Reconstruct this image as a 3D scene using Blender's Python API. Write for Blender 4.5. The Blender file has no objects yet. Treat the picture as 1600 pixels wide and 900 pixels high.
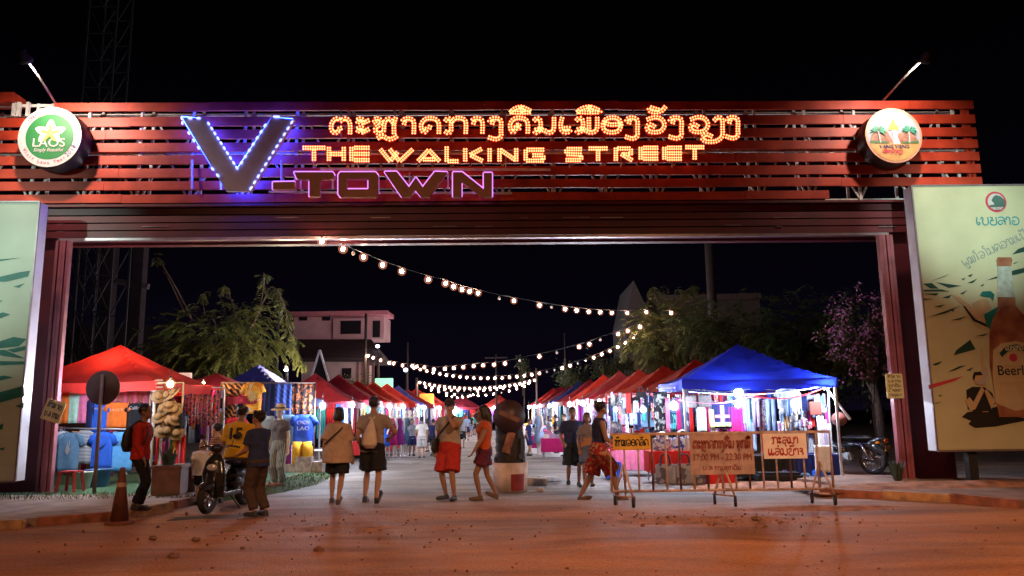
import bpy, bmesh, math, random, zlib
from mathutils import Vector, Matrix, Euler
random.seed(7)
R = math.radians
scene = bpy.context.scene
col = scene.collection

# ------------------------------------------------------------------ camera, sky, exposure
CAM_Z, PITCH, ROLL, F = 1.5, R(9.2), R(-0.75), 1200.0
cd = bpy.data.cameras.new('camera'); cam = bpy.data.objects.new('camera', cd); col.objects.link(cam)
cd.sensor_width = 36.0; cd.lens = 36.0 * F / 1600.0; cd.clip_start = 0.1; cd.clip_end = 900
CM = Matrix.Rotation(R(90) + PITCH, 3, 'X') @ Matrix.Rotation(ROLL, 3, 'Z')
cam.matrix_world = Matrix.Translation((0, 0, CAM_Z)) @ CM.to_4x4()
scene.camera = cam
scene.view_settings.view_transform = 'Standard'; scene.view_settings.look = 'None'
scene.view_settings.exposure = 0.0; scene.view_settings.gamma = 1.0
scene.cycles.use_denoising = True
scene.cycles.max_bounces = 5; scene.cycles.diffuse_bounces = 3; scene.cycles.transmission_bounces = 4
scene.cycles.sample_clamp_indirect = 4.0; scene.cycles.sample_clamp_direct = 0.0
scene.cycles.caustics_reflective = False; scene.cycles.caustics_refractive = False

wd = bpy.data.worlds.new('World'); scene.world = wd; wd.use_nodes = True
wt = wd.node_tree; bg = wt.nodes['Background']
tc = wt.nodes.new('ShaderNodeTexCoord'); sx = wt.nodes.new('ShaderNodeSeparateXYZ'); cr = wt.nodes.new('ShaderNodeValToRGB')
wt.links.new(tc.outputs['Generated'], sx.inputs[0]); wt.links.new(sx.outputs['Z'], cr.inputs[0]); wt.links.new(cr.outputs[0], bg.inputs[0])
cr.color_ramp.elements[0].position = 0.0; cr.color_ramp.elements[0].color = (0.0030, 0.0019, 0.0060, 1)   # town glow near the horizon
cr.color_ramp.elements[1].position = 0.42; cr.color_ramp.elements[1].color = (0.0004, 0.0003, 0.0006, 1)
e = cr.color_ramp.elements.new(0.2); e.color = (0.0010, 0.0007, 0.0021, 1)
bg.inputs[1].default_value = 1.0

def ray(px, py):
    return CM @ Vector((px - 800.0, 450.0 - py, -F))
def at(px, py, Y):
    d = ray(px, py); return Vector((0, 0, CAM_Z)) + d * (Y / d.y)
def G(px, py, z=0.0):
    d = ray(px, py); return Vector((0, 0, CAM_Z)) + d * ((z - CAM_Z) / d.z)

# ------------------------------------------------------------------ unseen street lamps behind the photographer and added billboard spots
def light(name, kind, loc, energy, color, size=0.1, target=None, spot=None, blend=0.6, parent=None):
    l = bpy.data.lights.new(name, kind); l.energy = energy; l.color = color
    if kind != 'SUN': l.shadow_soft_size = size
    if spot: l.spot_size = R(spot); l.spot_blend = blend
    o = bpy.data.objects.new(name, l); col.objects.link(o); o.location = loc
    if target is not None:
        o.rotation_euler = (Vector(target) - Vector(loc)).to_track_quat('-Z', 'Y').to_euler()
    if parent:
        bpy.context.view_layer.update()
        o.parent = parent; o.matrix_parent_inverse = parent.matrix_world.inverted()
    return o
SODIUM = (1.0, 0.50, 0.24)
light('street_lamp_light', 'SPOT', (6.0, -0.5, 9.0), 6700, SODIUM, 0.25, (4.2, 7.2, 0.0), 76, 0.85)
light('street_lamp_light', 'SPOT', (-7.0, -0.5, 9.0), 2400, SODIUM, 0.25, (-3.0, 7.8, 0.0), 90, 0.9)
light('added_billboard_spot', 'SPOT', (7.0, 3.0, 7.2), 7500, (0.76, 1.0, 0.92), 0.12, (8.9, 14.4, 5.2), 19, 1.0)  # unseen spots added to brighten the upper billboards, no fixture built
light('added_billboard_spot', 'SPOT', (-12.5, 3.0, 7.2), 5200, (0.70, 1.0, 0.88), 0.12, (-10.3, 14.0, 4.6), 28, 1.0)

# ------------------------------------------------------------------ materials
MATS = {}
def mat(name, c, rough=0.7, metal=0.0, var=0.18, scale=6.0, bump=0.0, emis=None, es=0.0, trans=0.0, c2=None, sampling=True, spec=0.5, coat=0.0):
    if name in MATS: return MATS[name]
    m = bpy.data.materials.new(name); m.use_nodes = True; t = m.node_tree; n = t.nodes; b = n['Principled BSDF']
    b.inputs['Roughness'].default_value = rough; b.inputs['Metallic'].default_value = metal
    b.inputs['Specular IOR Level'].default_value = spec
    if coat: b.inputs['Coat Weight'].default_value = coat
    if emis is not None:
        b.inputs['Base Color'].default_value = (*c, 1)
        b.inputs['Emission Color'].default_value = (*emis, 1); b.inputs['Emission Strength'].default_value = es
        m.cycles.emission_sampling = 'AUTO' if sampling else 'NONE'
    else:
        co = n.new('ShaderNodeTexCoord'); no = n.new('ShaderNodeTexNoise'); no.inputs['Scale'].default_value = scale; no.inputs['Detail'].default_value = 5
        t.links.new(co.outputs['Object'], no.inputs['Vector'])
        mx = n.new('ShaderNodeMix'); mx.data_type = 'RGBA'
        a = tuple(max(0, x * (1 - var)) for x in c); z = c2 if c2 else tuple(min(1, x * (1 + var)) for x in c)
        mr = n.new('ShaderNodeMapRange'); mr.inputs[1].default_value = 0.3; mr.inputs[2].default_value = 0.7
        t.links.new(no.outputs['Fac'], mr.inputs[0]); t.links.new(mr.outputs[0], mx.inputs['Factor'])
        mx.inputs['A'].default_value = (*a, 1); mx.inputs['B'].default_value = (*z, 1)
        t.links.new(mx.outputs['Result'], b.inputs['Base Color'])
        if bump:
            bu = n.new('ShaderNodeBump'); bu.inputs['Strength'].default_value = bump; bu.inputs['Distance'].default_value = 0.02
            t.links.new(no.outputs['Fac'], bu.inputs['Height']); t.links.new(bu.outputs['Normal'], b.inputs['Normal'])
        if trans:
            tr = n.new('ShaderNodeBsdfTranslucent'); t.links.new(mx.outputs['Result'], tr.inputs['Color'])
            ms = n.new('ShaderNodeMixShader'); ms.inputs[0].default_value = trans
            out = n['Material Output']; t.links.new(b.outputs[0], ms.inputs[1]); t.links.new(tr.outputs[0], ms.inputs[2]); t.links.new(ms.outputs[0], out.inputs['Surface'])
    MATS[name] = m
    return m
def cloth(name, c, trans=0.15, **k):
    return mat('cloth_' + name, c, rough=0.9, var=0.12, scale=9, bump=0.25, trans=trans, spec=0.2, **k)
def stripe_mat(name, c1, c2, freq=20.0, axis='Z', zig=0.0, sharp=True):
    """two-colour woven stripes (optionally zig-zag) that run across the cloth"""
    if name in MATS: return MATS[name]
    m = bpy.data.materials.new(name); m.use_nodes = True; t = m.node_tree; n = t.nodes; b = n['Principled BSDF']
    b.inputs['Roughness'].default_value = 0.9
    co = n.new('ShaderNodeTexCoord'); w = n.new('ShaderNodeTexWave'); w.wave_type = 'BANDS'; w.bands_direction = axis
    w.inputs['Scale'].default_value = freq; w.inputs['Distortion'].default_value = zig; w.inputs['Detail Scale'].default_value = 1.5
    t.links.new(co.outputs['Object'], w.inputs['Vector'])
    r = n.new('ShaderNodeValToRGB'); r.color_ramp.interpolation = 'CONSTANT' if sharp else 'LINEAR'
    r.color_ramp.elements[0].color = (*c1, 1); r.color_ramp.elements[1].color = (*c2, 1); r.color_ramp.elements[1].position = 0.5
    t.links.new(w.outputs['Fac'], r.inputs[0]); t.links.new(r.outputs[0], b.inputs['Base Color'])
    MATS[name] = m
    return m
def blotch_mat(name, cols, scale=8.0, rough=0.9, kind='VORONOI', detail=2):
    """printed cloth of irregular patches"""
    if name in MATS: return MATS[name]
    m = bpy.data.materials.new(name); m.use_nodes = True; t = m.node_tree; n = t.nodes; b = n['Principled BSDF']
    b.inputs['Roughness'].default_value = rough; b.inputs['Specular IOR Level'].default_value = 0.2
    co = n.new('ShaderNodeTexCoord')
    if kind == 'VORONOI':
        x = n.new('ShaderNodeTexVoronoi'); x.inputs['Scale'].default_value = scale; o = x.outputs['Color']
        s = n.new('ShaderNodeSeparateColor'); t.links.new(co.outputs['Object'], x.inputs['Vector']); t.links.new(o, s.inputs[0]); fac = s.outputs[0]
    else:
        x = n.new('ShaderNodeTexNoise'); x.inputs['Scale'].default_value = scale; x.inputs['Detail'].default_value = detail
        t.links.new(co.outputs['Object'], x.inputs['Vector'])
        q = n.new('ShaderNodeMapRange'); q.inputs[1].default_value = .3; q.inputs[2].default_value = .7; t.links.new(x.outputs['Fac'], q.inputs[0]); fac = q.outputs[0]
    r = n.new('ShaderNodeValToRGB'); r.color_ramp.interpolation = 'CONSTANT'
    for i, c in enumerate(cols):
        el = r.color_ramp.elements[i] if i < 2 else r.color_ramp.elements.new(i / len(cols))
        el.position = i / len(cols); el.color = (*c, 1)
    t.links.new(fac, r.inputs[0]); t.links.new(r.outputs[0], b.inputs['Base Color'])
    MATS[name] = m
    return m

# ------------------------------------------------------------------ object helpers
def tag(o, label=None, cat=None, group=None, kind=None):
    if label: o['label'] = label
    if cat: o['category'] = cat
    if group: o['group'] = group
    if kind: o['kind'] = kind
    return o
def thing(name, label, cat, loc=(0, 0, 0), rz=0.0, group=None):
    o = bpy.data.objects.new(name, None); col.objects.link(o); o.location = loc; o.rotation_euler = (0, 0, rz)
    o.empty_display_size = 0.2
    return tag(o, label, cat, group)
def copy_tree(o, parent=None):
    c = o.copy(); col.objects.link(c)
    if parent is not None: c.parent = parent
    for ch in o.children: copy_tree(ch, c)
    return c

class MB:
    """collects shapes; build() links them as one mesh object"""
    def __init__(self): self.v = []; self.f = []; self.mi = []; self.sm = []
    def add(self, vs, fs, mi=0, smooth=False):
        o = len(self.v); self.v += [tuple(p) for p in vs]
        for f in fs: self.f.append(tuple(i + o for i in f)); self.mi.append(mi); self.sm.append(smooth)
        return self
    def box(self, c, s, mi=0, rot=None, bev=0.0):
        c = Vector(c); x, y, z = s[0] / 2, s[1] / 2, s[2] / 2
        rot = rot or Matrix.Identity(3)
        if bev <= 0:
            vs = [c + rot @ Vector((a * x, b * y, d * z)) for a in (-1, 1) for b in (-1, 1) for d in (-1, 1)]
            return self.add(vs, [(0, 1, 3, 2), (4, 6, 7, 5), (0, 4, 5, 1), (2, 3, 7, 6), (0, 2, 6, 4), (1, 5, 7, 3)], mi)
        bm = bmesh.new(); bmesh.ops.create_cube(bm, size=1.0)
        for v in bm.verts: v.co = Vector((v.co.x * s[0], v.co.y * s[1], v.co.z * s[2]))
        bmesh.ops.bevel(bm, geom=bm.edges[:], offset=bev, segments=2, affect='EDGES')
        vs = [c + rot @ v.co for v in bm.verts]; bm.verts.index_update()
        fs = [[v.index for v in f.verts] for f in bm.faces]; bm.free()
        return self.add(vs, fs, mi, False)
    def bar(self, a, b, w, h=None, mi=0):
        """rectangular bar from a to b"""
        a = Vector(a); b = Vector(b); d = b - a; L = d.length; h = h or w
        q = d.to_track_quat('Z', 'Y').to_matrix()
        return self.box((a + b) / 2, (w, h, L), mi, q)
    def tube(self, pts, r, seg=8, mi=0, cap=True, closed=False):
        pts = [Vector(p) for p in pts]; n = len(pts)
        rs = r if isinstance(r, (list, tuple)) else [r] * n
        vs = []; fs = []
        prev = None
        for i, p in enumerate(pts):
            if closed: d = pts[(i + 1) % n] - pts[i - 1]
            else: d = (pts[min(i + 1, n - 1)] - pts[max(i - 1, 0)])
            if d.length < 1e-9: d = Vector((0, 0, 1))
            d.normalize()
            if prev is None:
                u = d.orthogonal().normalized()
            else:
                u = prev - d * prev.dot(d)
                if u.length < 1e-6: u = d.orthogonal()
                u.normalize()
            prev = u; w = d.cross(u)
            for k in range(seg):
                a = 2 * math.pi * k / seg; vs.append(p + (u * math.cos(a) + w * math.sin(a)) * rs[i])
        m = n if closed else n - 1
        for i in range(m):
            j = (i + 1) % n
            for k in range(seg):
                k2 = (k + 1) % seg; fs.append((i * seg + k, i * seg + k2, j * seg + k2, j * seg + k))
        self.add(vs, fs, mi, True)
        if cap and not closed:
            o = len(self.v) - len(vs)
            self.f.append(tuple(o + k for k in reversed(range(seg)))); self.mi.append(mi); self.sm.append(False)
            self.f.append(tuple(o + (n - 1) * seg + k for k in range(seg))); self.mi.append(mi); self.sm.append(False)
        return self
    def lathe(self, prof, c=(0, 0, 0), seg=24, mi=0, rot=None, cap=True):
        c = Vector(c); rot = rot or Matrix.Identity(3); vs = []; fs = []; n = len(prof)
        for (r, z) in prof:
            for k in range(seg):
                a = 2 * math.pi * k / seg; vs.append(c + rot @ Vector((r * math.cos(a), r * math.sin(a), z)))
        for i in range(n - 1):
            for k in range(seg):
                k2 = (k + 1) % seg; fs.append((i * seg + k, i * seg + k2, (i + 1) * seg + k2, (i + 1) * seg + k))
        if cap:
            fs.append(tuple(reversed(range(seg)))); fs.append(tuple((n - 1) * seg + k for k in range(seg)))
        return self.add(vs, fs, mi, True)
    def ell(self, c, r, mi=0, rot=None, seg=14, rings=9):
        c = Vector(c); rot = rot or Matrix.Identity(3)
        if not isinstance(r, (tuple, list)): r = (r, r, r)
        vs = [c + rot @ Vector((0, 0, -r[2]))]; fs = []
        for i in range(1, rings):
            t = -math.pi / 2 + math.pi * i / rings
            for k in range(seg):
                a = 2 * math.pi * k / seg
                vs.append(c + rot @ Vector((r[0] * math.cos(t) * math.cos(a), r[1] * math.cos(t) * math.sin(a), r[2] * math.sin(t))))
        vs.append(c + rot @ Vector((0, 0, r[2])))
        for k in range(seg):
            k2 = (k + 1) % seg; fs.append((0, 1 + k2, 1 + k))
            for i in range(rings - 2):
                fs.append((1 + i * seg + k, 1 + i * seg + k2, 1 + (i + 1) * seg + k2, 1 + (i + 1) * seg + k))
            fs.append((1 + (rings - 2) * seg + k, 1 + (rings - 2) * seg + k2, len(vs) - 1))
        return self.add(vs, fs, mi, True)
    def prism(self, poly, depth, M, mi=0, mi_side=None):
        """poly in local xz, extruded along local +y by depth; M maps local to world"""
        n = len(poly); vs = [M @ Vector((x, 0, z)) for x, z in poly] + [M @ Vector((x, depth, z)) for x, z in poly]
        s = mi if mi_side is None else mi_side
        area = sum(poly[i][0] * poly[(i + 1) % n][1] - poly[(i + 1) % n][0] * poly[i][1] for i in range(n))
        fr = list(range(n)); bk = list(range(2 * n - 1, n - 1, -1))
        if area < 0: fr.reverse(); bk.reverse()
        o = len(self.v)
        self.add(vs, [fr, bk], mi)
        for i in range(n):
            j = (i + 1) % n
            q = (i, i + n, j + n, j) if area > 0 else (i, j, j + n, i + n)
            self.f.append(tuple(o + x for x in q)); self.mi.append(s); self.sm.append(False)
        return self
    def build(self, name, mats, parent=None, loc=None, smooth=None, world=True):
        """vertices given in world space when parent is set and world=True"""
        me = bpy.data.meshes.new(name)
        vs = self.v
        org = Vector(loc) if loc is not None else None
        o = bpy.data.objects.new(name, me)
        if parent is not None and world:
            # world-space vertices -> parent space
            pm = Matrix.Translation(parent.location) @ parent.rotation_euler.to_matrix().to_4x4()
            g = parent.parent
            while g is not None:
                pm = (Matrix.Translation(g.location) @ g.rotation_euler.to_matrix().to_4x4()) @ pm; g = g.parent
            inv = pm.inverted(); vs = [inv @ Vector(p) for p in vs]
        elif org is not None:
            vs = [Vector(p) - org for p in vs]; o.location = org
        me.from_pydata([tuple(p) for p in vs], [], self.f)
        if not isinstance(mats, (list, tuple)): mats = [mats]
        for m in mats: me.materials.append(m)
        me.polygons.foreach_set('material_index', self.mi)
        me.polygons.foreach_set('use_smooth', [bool(smooth) if smooth is not None else s for s in self.sm])
        me.update()
        col.objects.link(o)
        if parent is not None: o.parent = parent
        return o

def catmull(pts, n=6, closed=False):
    out = []; m = len(pts)
    if m < 3: return [tuple(p) for p in pts]
    rng = range(m if closed else m - 1)
    for i in rng:
        p0 = pts[i - 1] if (closed or i > 0) else pts[0]; p1 = pts[i]; p2 = pts[(i + 1) % m]; p3 = pts[(i + 2) % m] if (closed or i + 2 < m) else pts[-1]
        for k in range(n):
            t = k / n; t2 = t * t; t3 = t2 * t
            out.append(tuple(0.5 * (2 * b + (c - a) * t + (2 * a - 5 * b + 4 * c - d) * t2 + (-a + 3 * b - 3 * c + d) * t3) for a, b, c, d in zip(p0, p1, p2, p3)))
    if not closed: out.append(tuple(pts[-1]))
    return out
def resample(pts, step):
    """evenly spaced points and unit tangents along a 2-D polyline"""
    out = []; L = [0]
    for a, b in zip(pts, pts[1:]): L.append(L[-1] + math.dist(a, b))
    n = max(1, round(L[-1] / step)); j = 0
    for k in range(n + 1):
        s = L[-1] * k / n
        while j < len(L) - 2 and L[j + 1] < s: j += 1
        d = L[j + 1] - L[j] or 1e-9; t = (s - L[j]) / d; a, b = pts[j], pts[j + 1]
        out.append(((a[0] + (b[0] - a[0]) * t, a[1] + (b[1] - a[1]) * t), ((b[0] - a[0]) / d, (b[1] - a[1]) / d)))
    return out

# ------------------------------------------------------------------ writing: Lao glyphs drawn as strokes (x right, z up, letter height 1)
def _u(*s): return [list(x) for x in s]
LAO = {
 'ກ': (.95, _u([(.02,.8),(.12,.98),(.25,.85),(.25,.5),(.25,.15),(.14,0),(.02,.1)], [(.25,.7),(.42,.97),(.68,.97),(.84,.75),(.84,0)])),
 'ຕ': (1.0, _u([(.5,.36),(.4,.3),(.36,.14),(.22,.03),(.08,.25),(.08,.62),(.2,.92),(.36,.98),(.48,.84),(.6,.98),(.78,.92),(.87,.6),(.87,0)])),
 'ະ': (.62, _u([(.16,.74),(.05,.84),(.2,.98),(.33,.84),(.22,.64),(.52,.86)], [(.16,.14),(.05,.26),(.2,.4),(.33,.26),(.22,.04),(.52,.28)])),
 'ຫ': (1.05, _u([(.1,.7),(.04,.9),(.2,.98),(.32,.85),(.3,.6),(.1,.35),(.12,.08),(.3,0),(.43,.15),(.45,.55),(.52,.88),(.66,.96),(.8,.75),(.86,.6)], [(.93,1.02),(.86,.6),(.86,0)])),
 'ຼ': (0, _u([(-.85,-.32),(-.72,-.2),(-.55,-.26),(-.4,-.4),(-.2,-.32),(-.08,-.2)])),
 'າ': (.62, _u([(.16,.66),(.03,.76),(.14,.95),(.34,.95),(.46,.75),(.46,0)])),
 'ດ': (1.0, _u([(.5,.36),(.34,.42),(.3,.2),(.18,.05),(.07,.3),(.08,.65),(.25,.93),(.5,.99),(.76,.88),(.86,.6),(.86,0)])),
 'ຄ': (1.0, _u([(.4,.52),(.52,.4),(.42,.26),(.32,.4),(.4,.52)], [(.32,.38),(.3,.15),(.16,.05),(.07,.3),(.08,.65),(.25,.93),(.5,.99),(.76,.88),(.86,.6),(.86,0)])),
 'ງ': (.66, _u([(.2,.66),(.04,.76),(.14,.95),(.34,.95),(.46,.78),(.46,.1),(.46,-.25),(.28,-.42),(.02,-.3)])),
 'ນ': (.95, _u([(.02,.8),(.14,.97),(.27,.8),(.27,.25),(.12,0),(.02,.14),(.2,.22),(.45,.14),(.62,0),(.82,.18),(.84,.98)])),
 'ມ': (.98, _u([(.02,.8),(.14,.97),(.27,.8),(.27,.25),(.12,0),(.02,.14),(.2,.25),(.42,.1),(.62,0),(.84,.2),(.86,.98)], [(.52,.96),(.52,.12)])),
 'ເ': (.52, _u([(.12,.98),(.07,.6),(.09,.2),(.2,.02),(.38,.08),(.38,.28),(.2,.28)])),
 'ແ': (.9, _u([(.1,.98),(.06,.6),(.08,.2),(.17,.02),(.32,.08),(.32,.26),(.18,.26)], [(.52,.98),(.48,.6),(.5,.2),(.6,.02),(.75,.08),(.75,.26),(.6,.26)])),
 'ອ': (.95, _u([(.86,.5),(.76,.12),(.46,0),(.15,.12),(.06,.5),(.2,.88),(.5,.99),(.78,.85),(.86,.5)], [(.1,.66),(.4,.52),(.84,.55)])),
 'ວ': (.95, _u([(.42,.36),(.22,.52),(.08,.36),(.15,.1),(.42,0),(.72,.1),(.86,.5),(.72,.88),(.42,.99),(.1,.84)])),
 'ຽ': (.5, _u([(.08,.76),(.22,.97),(.38,.85),(.4,.3),(.38,-.3),(.12,-.62),(-.24,-.62),(-.4,-.4),(-.24,-.16),(-.02,-.3)])),
 'ັ': (0, _u([(-.78,1.42),(-.72,1.25),(-.45,1.18),(-.2,1.3),(-.06,1.54)], [(-.7,1.5),(-.5,1.4),(-.36,1.34)])),
 'ື': (0, _u([(-.92,1.22),(-.75,1.44),(-.45,1.56),(-.2,1.44),(0,1.24),(-.45,1.2),(-.92,1.22)], [(-.45,1.56),(-.36,1.24)])),
 'ີ': (0, _u([(-.9,1.22),(-.75,1.42),(-.45,1.52),(-.2,1.42),(-.05,1.24),(-.45,1.2),(-.9,1.22)])),
 'ຸ': (0, _u([(-.6,-.15),(-.44,-.14),(-.42,-.5)])),
 'ູ': (0, _u([(-.7,-.15),(-.6,-.4),(-.4,-.45),(-.3,-.15),(-.28,-.5)])),
 '່': (0, _u([(-.4,1.18),(-.4,1.52)])),
 '້': (0, _u([(-.7,1.45),(-.55,1.22),(-.42,1.4),(-.2,1.28),(-.1,1.55)])),
 'ົ': (0, _u([(-.8,1.4),(-.6,1.2),(-.4,1.4),(-.2,1.25)])),
 'ລ': (.95, _u([(.1,.88),(.4,.99),(.72,.88),(.84,.5),(.84,0)], [(.84,.4),(.55,.55),(.2,.5),(.07,.25),(.25,.02),(.5,.14),(.55,.32)])),
 'ຊ': (.98, _u([(.1,.7),(.2,.95),(.42,.95),(.46,.7),(.2,.42),(.1,.15),(.3,0),(.62,0),(.8,.2),(.8,.7),(.94,1.0)])),
 'ໆ': (.62, _u([(.05,.9),(.3,.98),(.48,.78),(.3,.55),(.08,.62)], [(.3,.55),(.5,.34),(.46,0)])),
 'ຈ': (.95, _u([(.08,.84),(.45,.99),(.78,.8),(.84,.4),(.62,.05),(.3,.02),(.18,.25),(.4,.42),(.62,.3)])),
 'ບ': (.95, _u([(.04,.72),(.16,.97),(.28,.8),(.2,.3),(.36,.02),(.66,.02),(.84,.3),(.84,.98)])),
 'ປ': (.95, _u([(.04,.72),(.16,.97),(.28,.8),(.2,.3),(.36,.02),(.66,.02),(.84,.3),(.84,1.35)])),
 'ຍ': (.95, _u([(.12,.95),(.42,.85),(.22,.55),(.1,.2),(.3,0),(.62,0),(.82,.2),(.82,.98)], [(.22,.55),(.55,.55)])),
 'ພ': (1.0, _u([(.05,.98),(.12,.3),(.28,.02),(.45,.5),(.62,.02),(.82,.3),(.88,.98)])),
 'ໃ': (.5, _u([(.4,1.45),(.14,1.5),(.05,1.25),(.28,1.1),(.3,.6),(.3,0)])),
 'ທ': (.98, _u([(.04,.76),(.16,.97),(.28,.8),(.28,0),(.45,.6),(.62,.9),(.82,.75),(.84,0)])),
 ' ': (.5, []), '?': (.5, []),
}
STROKE = {   # boxy latin capitals, straight strokes
 'T': _u([(0,1),(1,1)], [(.5,.8),(.5,0)]), 'H': _u([(.1,0),(.1,1)], [(.9,0),(.9,1)], [(.25,.5),(.75,.5)]),
 'E': _u([(0,0),(0,1)], [(.2,1),(1,1)], [(.2,.5),(1,.5)], [(.2,0),(1,0)]), 'W': _u([(0,1),(.3,0),(.52,.75)], [(.3,1),(.6,0),(1,1)]),
 'A': _u([(0,0),(.5,1),(1,0)], [(.25,.12),(.78,.12)]), 'L': _u([(.1,1.15),(.1,0),(1,0)]), 'K': _u([(.1,0),(.1,1)], [(.95,1),(.35,.5),(1,0)]),
 'I': _u([(.5,0),(.5,1)]), 'N': _u([(.05,0),(.05,1),(.95,0),(.95,1)]), 'G': _u([(1,1),(.05,1),(.05,0),(1,0),(1,.5),(.45,.5)]),
 'S': _u([(1,1),(0,1),(0,.55),(1,.5),(1,0),(0,0)]), 'R': _u([(.05,0),(.05,1),(.95,1),(.95,.5),(.4,.5),(1,0)]),
}
def lao_strokes(text, smooth=5):
    x = 0; out = []
    for ch in text:
        w, ss = LAO.get(ch, LAO[' '])
        for s in ss: out.append([(x + a, b) for a, b in catmull(s, smooth)])
        x += w
    return out, x
def stroke_ribbon(mb, pts, w, M, y=0.0, mi=0):
    """flat ribbon along a 2-D polyline; M maps (x, y, z)"""
    n = len(pts)
    if n < 2: return
    vs = []; fs = []
    for i, p in enumerate(pts):
        a = pts[max(i - 1, 0)]; b = pts[min(i + 1, n - 1)]; dx, dz = b[0] - a[0], b[1] - a[1]; L = math.hypot(dx, dz) or 1
        nx, nz = -dz / L * w / 2, dx / L * w / 2
        vs += [M @ Vector((p[0] + nx, y, p[1] + nz)), M @ Vector((p[0] - nx, y, p[1] - nz))]
    for i in range(n - 1): fs.append((2 * i, 2 * i + 1, 2 * i + 3, 2 * i + 2))
    mb.add(vs, fs, mi)
def lao_text(mb, text, M, h, w=0.12, mi=0, width=None):
    ss, W = lao_strokes(text); k = (width / (W * h)) if width else 1
    for s in ss: stroke_ribbon(mb, [(a * h * k, b * h) for a, b in s], w * h, M, 0, mi)
def font_text(text, M, size, mb, mi=0, align='CENTER', depth=0.0, shear=0.0, width=None):
    cu = bpy.data.curves.new('txt', 'FONT'); cu.body = text; cu.size = size; cu.align_x = align; cu.extrude = depth; cu.resolution_u = 3; cu.shear = shear
    o = bpy.data.objects.new('txt', cu); col.objects.link(o)
    dg = bpy.context.evaluated_depsgraph_get(); me = bpy.data.meshes.new_from_object(o.evaluated_get(dg))
    k = 1.0
    if width:
        xs = [v.co.x for v in me.vertices]; k = width / max(1e-6, max(xs) - min(xs))
    mb.add([M @ Vector((v.co.x * k, -v.co.z, v.co.y)) for v in me.vertices], [tuple(p.vertices) for p in me.polygons], mi)
    bpy.data.objects.remove(o); bpy.data.curves.remove(cu); bpy.data.meshes.remove(me)
def frame(origin, right, up):
    """local x = right, z = up, y = into the surface (away from the viewer)"""
    r = Vector(right).normalized(); u = Vector(up).normalized(); b = u.cross(r)
    m = Matrix((r, b, u)).transposed().to_4x4(); m.translation = Vector(origin)
    return m

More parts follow.
